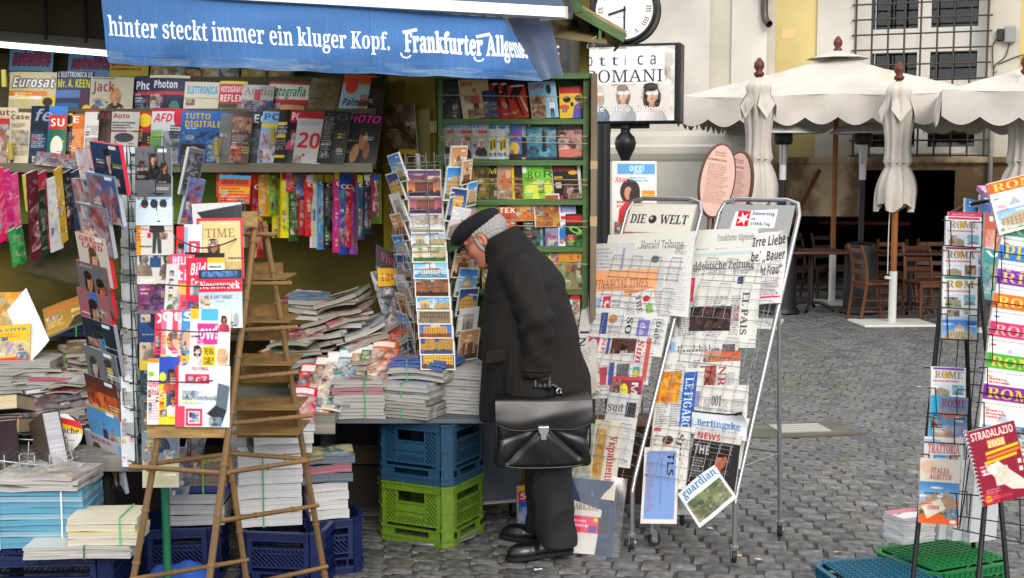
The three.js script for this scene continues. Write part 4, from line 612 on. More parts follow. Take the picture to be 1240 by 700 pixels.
// ---------------------------------------------------------------- magazines on the kiosk's stepped shelf
const SKIN = '#dba98a', SKIN2 = '#c98f6b', BRN = '#4a2f1f', BLK = '#16130f', BLD = '#d9b25e';
{
const y0 = A(200, 199, KZ).y, rows = [plane(V(0, y0, -KZ), 0, 0.16), plane(V(0, y0 + 0.17, -(KZ + 0.17)), 0, 0.16), plane(V(0, y0 + 0.3, -(KZ + 0.34)), 0, 0.14)];
let n = 0;
const mag = (r, x0, x1, yt, ln, desc, s, o = {}) => { const yb = o.yb ?? [198, 164, 138][r]; n++; return put('magazine', desc + ' on the ' + ['lowest', 'middle', 'top'][r] + ' kiosk shelf', 'magazine', 'magazines on the kiosk shelf', gloss, s, rows[r], [x0, yb, x1, yb, x0 + ln, yt], { off: 0.006 + (n % 5) * 0.0065, t: 0.005, turn: 0.35, bow: 0.004 + 0.004 * (n % 3), curl: o.curl ?? 0.006, pages: gloss.pages('#cfc9ba', '#8f8878'), ...o }); };
const E = 'lowest';
// lowest step
mag(0, -12, 20, 131, 3, 'tan magazine with red band', { b: '#b9a88a', t: 'Auto', tb: '#c9b79a', bh: 0.16, th: 0.1, tc: '#5a2b20', m: [['ph', 0, 0.3, 1, 0.7, ['#8c7a60', '#3d4a5c', '#a33', '#cbb']], ['r', 0, 0.2, 1, 0.1, '#b3272b']] });
mag(0, 10, 36, 137, 3, 'plain cream magazine with grey picture', { b: '#cbbd9b', t: 'Case', tc: '#3c3426', th: 0.1, m: [['ph', 0.1, 0.35, 0.8, 0.5, ['#9a917a', '#6b6a5c', '#c9bf9f'], 2], ['l', 0.1, 0.22, 0.7, 3, '#4a4232']] });
mag(0, 34, 78, 129, 5, 'bright blue magazine with dark half and grey letters', { b: ['#3f83cf', '#0d3a7d'], t: 'fe', f: 'i', tc: '#8d99a8', tw: 0.5, th: 0.2, ty: 0.06, m: [['r', 0, 0, 0.5, 1, '#15202e'], ['ph', 0, 0.4, 0.5, 0.5, ['#101a28', '#23364e', '#2f4a6a'], 3], ['o', 0.75, 0.4, 0.2, 0.2, '#69b0e8'], ['l', 0.06, 0.5, 0.38, 8, '#d8e0e8']] });
mag(0, 57, 78, 140, 4, 'green magazine with red head block', { b: '#1f6b53', t: 'SU', tc: '#f3ead6', tb: '#c8362a', bh: 0.3, th: 0.17, ty: 0.07, m: [['o', 0.5, 0.65, 0.35, 0.22, '#e8e2d2']] });
mag(0, 76, 89, 136, 4, 'narrow black magazine with yellow ring', { b: '#1d1a1b', m: [['o', 0.5, 0.16, 0.42, 0.13, '#e6c21f'], ['o', 0.5, 0.16, 0.3, 0.09, '#1d1a1b'], ['l', 0.1, 0.4, 0.8, 12, '#c9c2b0']] });
mag(0, 83, 103, 139, 4, 'orange magazine with white lettering', { b: '#d9702a', t: 'E', tc: '#f4e7d6', tw: 0.5, th: 0.14, m: [['l', 0.1, 0.3, 0.8, 14, '#f4d6b4'], ['o', 0.6, 0.8, 0.3, 0.12, '#8d3c12']] });
mag(0, 100, 124, 134, 4, 'white magazine with red head strip and black H', { b: '#e2ddd2', t: 'H', tc: '#1c1c1c', tx: 0.62, tw: 0.3, th: 0.13, ty: 0.06, m: [['r', 0, 0, 1, 0.04, '#b8303a'], ['l', 0.08, 0.3, 0.8, 6, '#777'], ['ph', 0.08, 0.52, 0.84, 0.4, ['#b8b2a6', '#8a8378', '#d8d2c6'], 4]] });
mag(0, 117, 137, 135, 4, 'dark brown magazine with maroon title', { b: '#2c201b', t: 'RAI', tc: '#8c2f30', th: 0.12, m: [['o', 0.5, 0.55, 0.4, 0.24, '#4a3428'], ['l', 0.1, 0.78, 0.8, 5, '#a38c78']] });
mag(0, 131, 165, 136, 5, 'grey car magazine with red and black heading', { b: '#c3bdb0', t: 'Auto', tc: '#8f1f22', tw: 0.6, th: 0.09, m: [['l', 0.06, 0.2, 0.86, 3, '#2a2a2a', 0.05], ['o', 0.5, 0.5, 0.34, 0.09, '#3a3d42'], ['o', 0.35, 0.7, 0.2, 0.07, '#5a5d63'], ['o', 0.72, 0.75, 0.2, 0.07, '#23262b'], ['r', 0, 0.36, 1, 0.03, '#8f1f22'], ['l', 0.06, 0.85, 0.86, 4, '#555']] });
mag(0, 162, 184, 136, 4, 'red magazine with yellow sun badge', { b: '#b5272b', m: [['o', 0.5, 0.17, 0.38, 0.13, '#f0c92a'], ['r', 0, 0.4, 1, 0.25, '#30201c'], ['r', 0, 0.68, 1, 0.32, '#e0a92a'], ['l', 0.1, 0.72, 0.8, 6, '#5a2a12']] });
mag(0, 180, 222, 132, 5, 'white digital photo magazine with big red script', { b: '#d5d2cb', t: 'AFDV', f: 'i', tc: '#d12230', tw: 0.7, th: 0.15, ty: 0.1, m: [['r', 0, 0, 1, 0.06, '#b02a34'], ['g', 0, 0.4, 0.35, 0.6, '#7fb36a', '#2f6b34'], ['ph', 0.38, 0.42, 0.62, 0.56, ['#6a6d72', '#8f9297', '#3a3d42', '#b5b8bd'], 6], ['pg', [[0.65, 0], [1, 0], [1, 0.3], [0.7, 0.34]], '#c9343e']] });
mag(0, 215, 272, 135, 6, 'blue home theatre magazine with ochre letters', { b: ['#3a6cae', '#1b3e77'], m: [['t', 0.08, 0.05, 0.55, 0.11, 'TUTTO', '#d9a93c'], ['t', 0.08, 0.19, 0.78, 0.12, 'DIGITALE', '#e2b23e'], ['ph', 0.03, 0.4, 0.94, 0.22, ['#27588f', '#12233c', '#5c92c9', '#0d1a2e'], 7], ['r', 0.05, 0.64, 0.5, 0.3, '#2b2118'], ['o', 0.3, 0.78, 0.16, 0.1, '#c79a55'], ['ph', 0.6, 0.64, 0.36, 0.32, ['#1f4a86', '#4a7fbd', '#e0c27a'], 8]] });
mag(0, 262, 287, 138, 6, 'worn grey magazine with pale A', { b: '#6f7068', t: 'A', tc: '#d5d0c2', tx: 0.6, tw: 0.3, th: 0.12, m: [['l', 0.1, 0.4, 0.8, 14, '#9c9a8c'], ['r', 0.0, 0.5, 0.12, 0.5, '#b5a15a']] });
mag(0, 275, 300, 137, 8, 'dark wildlife magazine with reddish panels', { b: '#5a4a44', m: [['ph', 0.05, 0.1, 0.9, 0.3, ['#a36a55', '#3a3330', '#c29a80'], 9], ['ph', 0.05, 0.65, 0.6, 0.3, ['#c4523a', '#e0a080', '#6a2a20'], 10], ['l', 0.1, 0.44, 0.8, 6, '#cfc6b8']] });
mag(0, 291, 322, 136, 8, 'dark grey magazine with large white letters', { b: '#3c3f42', t: 'EO', tc: '#e5e5e0', tx: 0.3, tw: 0.62, th: 0.16, ty: 0.06, m: [['r', 0, 0, 0.28, 1, '#23272b'], ['l', 0.34, 0.34, 0.55, 16, '#b4b7b8'], ['o', 0.6, 0.6, 0.3, 0.1, '#595e62']] });
mag(0, 311, 334, 136, 8, 'light blue magazine with yellow strip', { b: '#93b3c7', t: 'PC', tc: '#1b64b5', th: 0.13, m: [['r', 0, 0.24, 1, 0.07, '#e6c52f'], ['ph', 0.05, 0.4, 0.9, 0.55, ['#c9d6dc', '#7a93a5', '#3a566c', '#b33'], 11]] });
mag(0, 331, 360, 128, 9, 'pink and black magazine with white PO on red', { b: '#1d1a1c', m: [['r', 0.5, 0.1, 0.5, 0.2, '#cf2230'], ['t', 0.54, 0.13, 0.4, 0.13, 'PO', '#fff'], ['r', 0, 0, 1, 0.09, '#c7905a'], ['p', 0.72, 0.5, 0.34, '#e6a9a0', '#7a2440', '#d93a78'], ['r', 0, 0.3, 0.4, 0.05, '#e6c02a'], ['r', 0, 0.52, 0.4, 0.05, '#e6c02a'], ['r', 0, 0.86, 0.45, 0.05, '#e6c02a'], ['l', 0.05, 0.38, 0.4, 4, '#ddd'], ['l', 0.05, 0.6, 0.4, 6, '#ddd']] });
mag(0, 351, 387, 137, 12, 'pale grey magazine with big red 20', { b: '#c3bfb9', t: '20', tc: '#c9203a', tx: 0.12, tw: 0.76, th: 0.3, ty: 0.4, m: [['r', 0, 0, 1, 0.13, '#c22a34'], ['t', 0.2, 0.02, 0.6, 0.08, 'AIRONE', '#8a1a20'], ['l', 0.1, 0.18, 0.8, 3, '#8a8782'], ['o', 0.4, 0.84, 0.05, 0.03, '#c9203a']] });
mag(0, 383, 416, 136, 11, 'black magazine crowded with grey type', { b: '#201f1d', t: 'FO', tc: '#48453f', th: 0.14, m: [['l', 0.06, 0.12, 0.4, 20, '#b9b4a8', 0.04], ['ph', 0.5, 0.3, 0.48, 0.6, ['#2d2c2a', '#474542', '#15151a'], 12]] });
mag(0, 405, 455, 139, 9, 'black photography magazine with hot pink masthead', { b: '#171416', t: 'PHOTO', f: 'i', tc: '#e0279a', tw: 0.92, tx: 0.03, th: 0.15, ty: 0.03, m: [['o', 0.62, 0.52, 0.1, 0.2, '#a9714c'], ['o', 0.45, 0.8, 0.1, 0.2, '#b57a52', 0.2], ['o', 0.6, 0.36, 0.07, 0.08, '#3a241a'], ['o', 0.72, 0.72, 0.08, 0.18, '#8a5638'], ['r', 0.0, 0.18, 0.22, 0.1, '#e0279a'], ['l', 0.04, 0.34, 0.28, 12, '#9a9284']] });
mag(0, 40, 92, 187, 6, 'colourful landscape format magazine propped low', { b: '#8a8d9c', t: 'CASE', tc: '#b5482d', th: 0.28, m: [['ph', 0, 0.4, 1, 0.6, ['#5a6a8c', '#c9c2b5', '#8c4a3a', '#3a3f52'], 13]] }, { off: 0.05, yb: 202, curl: 0.01 });
// middle step
mag(1, 8, 66, 88, 5, 'cream satellite magazine with white outlined letters', { b: ['#d9c893', '#b5ac7c'], t: 'Eurosat', f: 'i', tc: '#f3efe2', tw: 0.88, tx: 0.05, th: 0.16, ty: 0.08, o: { edge: '#5a5040', ew: 16 }, m: [['r', 0, 0.3, 0.8, 0.08, '#e07d2a'], ['r', 0, 0.38, 0.7, 0.05, '#efe9d8'], ['pg', [[0.68, 0.42], [0.98, 0.36], [0.96, 0.75], [0.8, 0.72]], '#e3bd1f'], ['o', 0.82, 0.47, 0.1, 0.07, '#2a2a22'], ['pg', [[0.2, 0.7], [0.7, 0.58], [0.7, 0.64], [0.25, 0.76]], '#4a4636']] });
mag(1, 64, 110, 87, 6, 'navy electronics magazine with yellow headline', { b: '#2a3348', m: [['t', 0.04, 0.02, 0.9, 0.08, "L'ELETTRONICA DI", '#e6e3da'], ['t', 0.04, 0.13, 0.86, 0.13, 'Mr. A. KEEN', '#e5d41f'], ['r', 0, 0.3, 0.66, 0.12, '#5573a5'], ['r', 0.66, 0.3, 0.34, 0.7, '#4a2a3c'], ['r', 0.04, 0.5, 0.6, 0.4, '#2d5f95'], ['r', 0.1, 0.58, 0.5, 0.16, '#1b2b22'], ['l', 0.12, 0.62, 0.44, 2, '#c9b83a', 0.06], ['o', 0.84, 0.62, 0.12, 0.1, '#d8bd22']] });
mag(1, 106, 158, 94, 5, 'beige magazine with maroon title and blond woman', { b: '#b9b192', t: 'Jack', tc: '#7a1f2c', tw: 0.5, th: 0.17, ty: 0.08, m: [['l', 0.06, 0.02, 0.6, 1, '#444', 0.04], ['p', 0.6, 0.3, 0.3, '#c99168', '#b98240', '#3a2c22'], ['o', 0.14, 0.55, 0.1, 0.08, '#6a5a48'], ['o', 0.14, 0.75, 0.1, 0.08, '#7c8a70']] });
mag(1, 159, 186, 93, 5, 'dark blue photo magazine with red line, behind its twin', { b: '#20263c', t: 'Phot', tc: '#f0efe8', th: 0.14, ty: 0.09, m: [['r', 0, 0.27, 1, 0.05, '#c02a34'], ['l', 0.08, 0.38, 0.5, 8, '#c9cbd4'], ['o', 0.8, 0.55, 0.16, 0.25, '#3e5a58']] });
mag(1, 177, 226, 92, 5, 'dark blue photo magazine with red line and green statue', { b: '#1b2138', t: 'Photon', tc: '#f0efe8', tw: 0.6, tx: 0.12, th: 0.13, ty: 0.09, m: [['r', 0, 0.27, 1, 0.06, '#c02a34'], ['o', 0.66, 0.55, 0.13, 0.13, '#4a7a6a'], ['pg', [[0.5, 1], [0.56, 0.66], [0.78, 0.66], [0.86, 1]], '#3f6a5c'], ['l', 0.06, 0.4, 0.3, 8, '#c9cbd4'], ['r', 0, 0, 1, 0.05, '#d9d3a8']] });
mag(1, 219, 265, 100, 6, 'cream electronics magazine with light blue title', { b: '#d8cfae', t: 'ELETTRONICA', tc: '#2f8fc4', tw: 0.8, th: 0.15, ty: 0.08, m: [['pg', [[0.1, 0.9], [0.4, 0.62], [0.95, 0.55], [0.98, 0.75], [0.5, 0.95]], '#d39a1c'], ['pg', [[0.25, 0.9], [0.45, 0.7], [0.85, 0.63], [0.7, 0.9]], '#3a3022'], ['r', 0, 0.3, 1, 0.015, '#9a9272']] });
mag(1, 261, 295, 99, 6, 'olive magazine with red block and white capitals', { b: '#4a4a28', m: [['r', 0, 0, 1, 0.06, '#e3cc4a'], ['r', 0, 0.06, 0.96, 0.36, '#c3272c'], ['t', 0.05, 0.1, 0.86, 0.11, 'FOTOGRAFIA', '#f0e9d6'], ['t', 0.05, 0.25, 0.8, 0.13, 'REFLEX', '#f0e9d6'], ['l', 0.05, 0.5, 0.8, 6, '#d2cc9a', 0.06], ['ph', 0, 0.8, 1, 0.2, ['#6a5a30', '#2c2a1a'], 14]] });
mag(1, 288, 326, 104, 7, 'silver magazine with red and blue gadget photo', { b: '#b9b4a4', t: 'Audio', f: 'q', tc: '#5a5a55', tw: 0.9, th: 0.14, ty: 0.06, m: [['ph', 0, 0.3, 1, 0.7, ['#3a4a78', '#c0b8b0', '#8a2a2a', '#26304a', '#d5d0c5'], 15], ['r', 0.4, 0.1, 0.2, 0.2, '#c23a3a']] });
mag(1, 320, 369, 100, 7, 'photo magazine with green title in a white curve', { b: '#7c1f1c', t: 'fotografia', tc: '#1d7a3a', tw: 0.84, th: 0.17, ty: 0.1, f: 'i', m: [['r', 0, 0, 1, 0.34, '#e3dcc6'], ['r', 0, 0.0, 1, 0.05, '#b53030'], ['r', 0, 0.33, 1, 0.08, '#c2302c'], ['ph', 0, 0.42, 1, 0.58, ['#8a2a22', '#4a1a18', '#3a2a24', '#c9a080'], 16]] });
mag(1, 368, 404, 96, 10, 'dim olive magazine with faded picture', { b: '#6b6438', m: [['ph', 0.1, 0.1, 0.8, 0.7, ['#7d7442', '#5a5430', '#8a5a3a'], 17], ['l', 0.1, 0.02, 0.7, 2, '#a39a66']] });
mag(1, 403, 442, 92, 15, 'pale blue handheld computer magazine with orange top', { b: '#a9c0c4', t: 'Palmare', tc: '#1a1c1c', tw: 0.9, tx: 0.08, th: 0.12, ty: 0.4, f: 'i', m: [['r', 0, 0, 1, 0.16, '#d9612a'], ['o', 0.3, 0.2, 0.2, 0.12, '#e04a3a'], ['r', 0, 0.58, 1, 0.03, '#f0efe8'], ['r', 0, 0.62, 1, 0.12, '#2a2a26'], ['r', 0, 0.76, 1, 0.24, '#c9703a']] });
mag(1, 440, 458, 95, 10, 'almost black slim magazine', { b: '#2b2618', m: [['l', 0.1, 0.2, 0.8, 10, '#4a4430']] });
// top step
mag(2, 7, 60, 60, 6, 'light blue satellite magazine with red outlined letters', { b: '#6fa0b4', t: 'satellite', f: 'i', tc: '#d8322c', tw: 0.86, th: 0.22, ty: 0.03, o: { edge: '#1c3c70', ew: 12 }, m: [['r', 0, 0.34, 0.8, 0.03, '#2a3a4a'], ['ph', 0, 0.4, 1, 0.6, ['#7d97a0', '#5a7886', '#9fb0a0'], 18]] });
mag(2, 78, 134, 66, 6, 'light blue satellite magazine, copy above the blond woman,', { b: '#6c9cb4', t: 'satellite', f: 'i', tc: '#d2322c', tw: 0.86, th: 0.2, ty: 0.05, o: { edge: '#1c3c70', ew: 12 }, m: [['ph', 0, 0.4, 1, 0.6, ['#7d97a0', '#5a7886', '#8fa0a8'], 19]] });
mag(2, 129, 176, 75, 5, 'yellow magazine half hidden by the awning', { b: '#c9b23a', m: [['l', 0.05, 0.05, 0.8, 2, '#8c3a1c', 0.08], ['ph', 0.05, 0.3, 0.9, 0.6, ['#d8c55a', '#9a8a30'], 20]] });
const dimc = [['#8a7a4a', 'tan'], ['#5d6a4a', 'grey green'], ['#7c3a2a', 'rust red'], ['#9a958a', 'pale grey'], ['#4a5a6a', 'slate blue'], ['#a08a3a', 'mustard'], ['#6a5a4a', 'umber']];
[[178, 202], [200, 222], [221, 240], [238, 262], [262, 286], [288, 318], [320, 352]].forEach(([a, b], i) => mag(2, a, b, 78 + (i % 3) * 3, 5, dimc[i][1] + ' magazine seen as a strip', { b: dimc[i][0], m: [['ph', 0.05, 0.0, 0.9, 0.5, [dimc[i][0], mixc(dimc[i][0], '#ffffff', 0.4), mixc(dimc[i][0], '#000000', 0.4), '#c9a03a'], 30 + i]] }));
// small yellow price holders clipped on the boards
[[5, 95], [13, 183], [262, 178], [330, 165]].forEach(([x, y], i) => { const p = A(x, y, KZ - 0.045 + (y < 150 ? 0.1 : 0)); tag(obj('price_clip', rbox(0.022, 0.085, 0.02, 0.003).translate(p.x, p.y, p.z), std(0xb3a53e, 0.5)), 'yellow plastic price clip ' + ['next to the outlined satellite magazine', 'in front of the plain cream magazine', 'in front of the worn grey magazine', 'in front of the pink and black magazine'][i], 'price clip', 'price clips on the shelf'); });
}
// ---------------------------------------------------------------- comics on the green display
{
const pl = plane(V(0, 1, -6.2), 0, 0.06); let n = 0;
const com = (r, x0, x1, yt, ln, desc, s, o = {}) => { const yb = o.yb ?? [143, 193, 241, 298, 350, 403][r]; n++; return put('comic_book', desc + ', ' + ['first', 'second', 'third', 'fourth', 'fifth', 'sixth'][r] + ' row', 'comic book', 'comics on the green display', gloss, s, pl, [x0, yb, x1, yb, x0 + ln, yt], { off: -0.05 + 0.06 * (1 - r * 0.13) - 0.06 + (n % 4) * 0.008, t: 0.006, turn: 0.6, bow: 0.003, pages: gloss.pages('#ded8cb', '#a69d8c'), ...o }); };
com(0, 532, 558, 98, -2, 'dark shadowy comic', { b: '#26302e', m: [['ph', 0, 0, 1, 1, ['#1d2624', '#33423c', '#4a5a52', '#5a4a4a'], 1]] });
com(0, 561, 597, 96, -7, 'tan comic with red title and dancing figure', { b: '#d9bb8c', t: 'Nico', tc: '#c22a22', tw: 0.4, th: 0.12, m: [['f', 0.5, 0.25, 0.7, '#c98f6b', '#3a241a', '#c25a4a', '#4a3a30'], ['ph', 0.2, 0.75, 0.7, 0.22, ['#4a4038', '#d9bb8c', '#8a6a4a'], 2]] });
com(0, 588, 604, 110, -5, 'narrow navy comic', { b: '#2c3a66', m: [['ph', 0, 0.3, 1, 0.7, ['#1d2850', '#4a5a8c', '#8c7a5a'], 3]] });
[[598, 616, 'foremost on its left side'], [608, 628, 'in the middle of three copies'], [619, 641, 'overlapping two copies']].forEach(([a, b, w], i) => com(0, a, b, 96 + (i === 2 ? 3 : 0), -6, 'red comic with leaping figures ' + ['partly under its copies', 'in the middle of three copies', 'on top of its copies'][i], { b: '#c8351f', m: [['r', 0, 0, 1, 0.1, '#2c1a18'], ['o', 0.3, 0.3, 0.12, 0.2, '#1c1312', 0.5], ['o', 0.62, 0.25, 0.12, 0.2, '#1c1312', 0.5], ['pg', [[0.3, 0.45], [0.42, 0.42], [0.75, 0.95], [0.66, 0.95]], '#1c1312'], ['pg', [[0.62, 0.4], [0.7, 0.4], [0.98, 0.8], [0.9, 0.84]], '#e6d2c0'], ['r', 0.2, 0.1, 0.7, 0.05, '#e9e4d8']] }));
com(0, 644, 677, 99, -5, 'light blue comic with penguin and riders', { b: '#8fc1dc', m: [['t', 0.04, 0.06, 0.5, 0.13, 'LUPO', '#c82a3c', 'i'], ['o', 0.72, 0.22, 0.09, 0.13, '#1f2630'], ['r', 0, 0.42, 0.55, 0.58, '#caa07a'], ['o', 0.3, 0.5, 0.1, 0.13, '#a33a2a'], ['ph', 0.05, 0.65, 0.5, 0.33, ['#4a3a2a', '#8a6a4a', '#caa07a'], 4], ['f', 0.78, 0.48, 0.5, '#e0b090', '#222', '#e8eaec', '#26304a']] });
com(0, 678, 708, 104, -1, 'yellow comic with skull mask and red title', { b: '#eec62f', m: [['r', 0.02, 0.02, 0.96, 0.22, '#c8202a'], ['r', 0.02, 0, 0.96, 0.05, '#2a1a12'], ['o', 0.3, 0.42, 0.15, 0.1, '#1f1a10'], ['o', 0.74, 0.4, 0.13, 0.1, '#1f1a10'], ['o', 0.5, 0.57, 0.06, 0.07, '#1f1a10'], ['pg', [[0.5, 1], [0.6, 0.6], [0.86, 0.5], [1, 1]], '#5a58c0'], ['o', 0.2, 0.66, 0.2, 0.08, '#d85a2a']] });
[[534, 551], [549, 573], [571, 592]].forEach(([a, b], i) => com(1, a, b, 147, 0, 'pale comic with blue title and man in black ' + ['at the frame edge', 'between two copies', 'beside the yellow figures'][i], { b: '#a9a59a', m: [['t', 0.04, 0.04, 0.9, 0.16, ['RAC', 'RACCON', 'RACC'][i], '#2a62ba', 'b', { edge: '#e8eef4', ew: 14 }], ['r', 0.4, 0.24, 0.5, 0.08, '#d04a2a'], ['p', 0.56, 0.56, 0.4, '#c98f78', '#d8d5cc', '#1c1c20']] }));
[[589, 603], [601, 615], [613, 628]].forEach(([a, b], i) => com(1, a, b, 147, 0, 'white comic with yellow striped figures ' + ['by the man in black', 'in the middle of its three copies', 'nearest the navy title'][i].replace('nearest', 'touching'), { b: '#dfe3e2', m: [['r', 0, 0, 1, 0.1, '#2a7ab8'], ['o', 0.5, 0.16, 0.34, 0.05, '#2f9ad0'], ['ph', 0.05, 0.25, 0.9, 0.16, ['#e8eae8', '#b8bcb8', '#d9dcd8'], 6], ['pg', [[0.3, 0.5], [0.85, 0.42], [0.95, 0.72], [0.3, 0.78]], '#e0c21f'], ['r', 0.38, 0.55, 0.1, 0.2, '#22201a'], ['r', 0.62, 0.5, 0.1, 0.2, '#22201a'], ['o', 0.4, 0.88, 0.16, 0.05, '#3aa0d8'], ['o', 0.76, 0.86, 0.16, 0.05, '#7a3a1c']] }));
com(1, 617, 632, 149, 0, 'blue comic with red figure strip', { b: '#4a62b8', m: [['o', 0.6, 0.3, 0.3, 0.13, '#8a4a9a'], ['o', 0.4, 0.7, 0.4, 0.18, '#e3c23a'], ['r', 0, 0.85, 1, 0.15, '#2a2420']] });
com(1, 627, 644, 144, 0, 'silver comic with red title and red coat', { b: '#b4bcc8', m: [['r', 0, 0.03, 0.8, 0.13, '#c9202e'], ['pg', [[0.5, 0.5], [0.95, 0.45], [0.95, 1], [0.5, 1]], '#c23a2c'], ['o', 0.4, 0.7, 0.3, 0.25, '#1c2026']] });
com(1, 638, 675, 143, -2, 'dark teal comic with curly yellow title', { b: ['#27515c', '#12303c'], t: 'Julia', f: 'j', tc: '#e8dc32', tw: 0.84, th: 0.12, ty: 0.05, o: { edge: '#14180e', ew: 10 }, m: [['r', 0, 0, 1, 0.2, '#1c2a1e'], ['ph', 0.02, 0.22, 0.96, 0.72, ['#2d6f86', '#14303f', '#5aa0bc', '#0e1f28', '#7cc0d8'], 7, 34], ['pg', [[0.55, 0.3], [0.6, 0.26], [0.66, 0.8], [0.5, 0.82]], '#0e161c']] });
com(1, 676, 709, 148, -3, 'black and pink fantasy comic with grey title', { b: '#2a1a1a', t: 'CORNELIA', f: 's', tc: '#a8899a', tw: 0.86, th: 0.09, ty: 0.05, m: [['ph', 0.05, 0.22, 0.9, 0.72, ['#d08a92', '#3a1c1e', '#7a3a42', '#e0b0a8', '#1c1012'], 8, 30], ['r', 0.05, 0.72, 0.9, 0.2, '#d97a66']] });
com(2, 560, 592, 199, 0, 'dark comic with yellow creature', { b: '#3a3418', m: [['ph', 0, 0, 1, 1, ['#5a4c1c', '#d2b02a', '#2a2412', '#8a6a2a', '#1c180c'], 9, 30]] });
com(2, 589, 606, 200, 0, 'black comic with yellow M', { b: '#231f1a', t: 'M', tc: '#e6d22a', tw: 0.7, th: 0.16, ty: 0.1, m: [['ph', 0, 0.4, 1, 0.6, ['#2a2a1c', '#d2b02a', '#4a5a2a'], 10]] });
com(2, 602, 624, 198, 0, 'tan comic with orange figure', { b: '#c9a283', m: [['o', 0.5, 0.5, 0.3, 0.25, '#d0764a'], ['o', 0.6, 0.3, 0.15, 0.12, '#e6b890'], ['ph', 0, 0.7, 1, 0.3, ['#8a6a5a', '#c9a283', '#e0c8b0'], 11]] });
com(2, 621, 652, 196, -2, 'yellow bordered comic with black picture', { b: '#f0c81f', m: [['r', 0.1, 0.1, 0.85, 0.88, '#231f1a'], ['ph', 0.12, 0.4, 0.8, 0.55, ['#3a2a1c', '#c9a040', '#1c1814', '#8a3a2a'], 12]] });
[[634, 660], [652, 674]].forEach(([a, b], i) => com(2, a, b, 199 - i, -2, ['bright green comic with yellow shine, front copy', 'bright green comic with yellow shine, rear copy'][i], { b: ['#4fae2c', '#8fd028'], m: [['t', 0.2, 0.2, 0.7, 0.2, i ? 'R' : 'RO', '#2a7a1c', 'b', { edge: '#b8e84a', ew: 10 }], ['o', 0.5, 0.68, 0.4, 0.14, '#e0e65a'], ['o', 0.1, 0.16, 0.12, 0.1, '#e8f0e0'], ['pg', [[0.5, 0.5], [0.62, 0.5], [0.75, 1], [0.4, 1]], '#d8e848']] }));
com(2, 671, 706, 196, -4, 'white edged black comic with red title and face', { b: '#e3e2de', m: [['r', 0.03, 0.03, 0.85, 0.97, '#1b1719'], ['t', 0.06, 0.1, 0.72, 0.16, 'DRAGO', '#d0223a', 'b', { skew: 0.1 }], ['o', 0.72, 0.3, 0.16, 0.06, '#e6b32a'], ['r', 0.06, 0.38, 0.3, 0.06, '#c9a02a'], ['p', 0.55, 0.74, 0.4, '#c9968c', '#4a3a3c', '#2a2022'], ['r', 0.03, 0.88, 0.3, 0.12, '#b8205a']] });
com(3, 616, 650, 234, -2, 'orange and cream travel comic', { b: '#e0a25a', m: [['r', 0, 0, 1, 0.2, '#e8c89a'], ['o', 0.3, 0.16, 0.1, 0.08, '#5a8ac0'], ['ph', 0, 0.3, 1, 0.4, ['#e8b02a', '#d8742a', '#e8d0a0'], 13], ['ph', 0.05, 0.65, 0.9, 0.35, ['#c96a2a', '#e8a84a', '#b84a1c'], 14]] }, { yb: 268 });
com(3, 648, 680, 235, -3, 'brown comic edged in white', { b: '#ece8de', m: [['r', 0.05, 0.05, 0.9, 0.95, '#a05a2a'], ['ph', 0.06, 0.2, 0.88, 0.8, ['#a0542a', '#d89a3a', '#5a2c18', '#e0b84a'], 15]] }, { yb: 275 });
com(3, 633, 671, 245, 0, 'dark green comic with pale heading', { b: '#29443a', t: 'Il Ponte', f: 'q', tc: '#cfd8d0', tw: 0.9, th: 0.1, ty: 0.06, m: [['ph', 0.02, 0.2, 0.96, 0.78, ['#1f352c', '#3a5a48', '#15241e', '#6a8a70', '#0e1814'], 16, 34], ['o', 0.7, 0.4, 0.1, 0.07, '#c08a2a']] });
com(3, 661, 699, 250, -2, 'violet blue comic with blurred heroine', { b: '#8a94c4', t: 'Luna', tc: '#4a3a8a', tw: 0.5, th: 0.1, m: [['ph', 0, 0.15, 1, 0.85, ['#9aa4d0', '#5a62a0', '#d8c0c8', '#6a4a6a', '#c9d0e8'], 17, 30], ['p', 0.6, 0.45, 0.3, '#d8b0a0', '#4a3a5a', '#7a5a9a']] });
com(3, 676, 691, 258, 0, 'white and blue slim comic', { b: '#e2e6ea', m: [['o', 0.5, 0.6, 0.4, 0.25, '#2a7ac8'], ['r', 0, 0.1, 0.9, 0.1, '#c92a3a']] });
com(3, 685, 711, 259, 0, 'black comic with red title and green serpent', { b: '#1c2a1a', m: [['r', 0.04, 0.06, 0.92, 0.22, '#c01c22'], ['o', 0.45, 0.5, 0.3, 0.1, '#6fd06a', 0.4], ['o', 0.45, 0.5, 0.18, 0.05, '#1c2a1a', 0.4], ['o', 0.7, 0.58, 0.25, 0.06, '#5ab85a', -0.4], ['r', 0, 0.66, 0.5, 0.12, '#c01c22'], ['ph', 0, 0.8, 1, 0.2, ['#3a7a3a', '#1c3a1c'], 18]] });
com(4, 648, 678, 287, 0, 'white comic with yellow cartoon panel', { b: '#e6e8ea', m: [['r', 0, 0.1, 0.6, 0.5, '#e8d83a'], ['ph', 0.02, 0.14, 0.56, 0.42, ['#e8d83a', '#4a8ac0', '#5aa84a'], 19], ['l', 0.62, 0.12, 0.34, 3, '#3a5aa0']] }, { yb: 330 });
com(4, 668, 690, 301, -1, 'small comic with faces and orange base', { b: '#b8b0a8', m: [['ph', 0, 0, 1, 0.6, ['#d0a890', '#5a3a3a', '#c9c2bc', '#a02a2a'], 20], ['r', 0, 0.6, 1, 0.4, '#c97a2a']] });
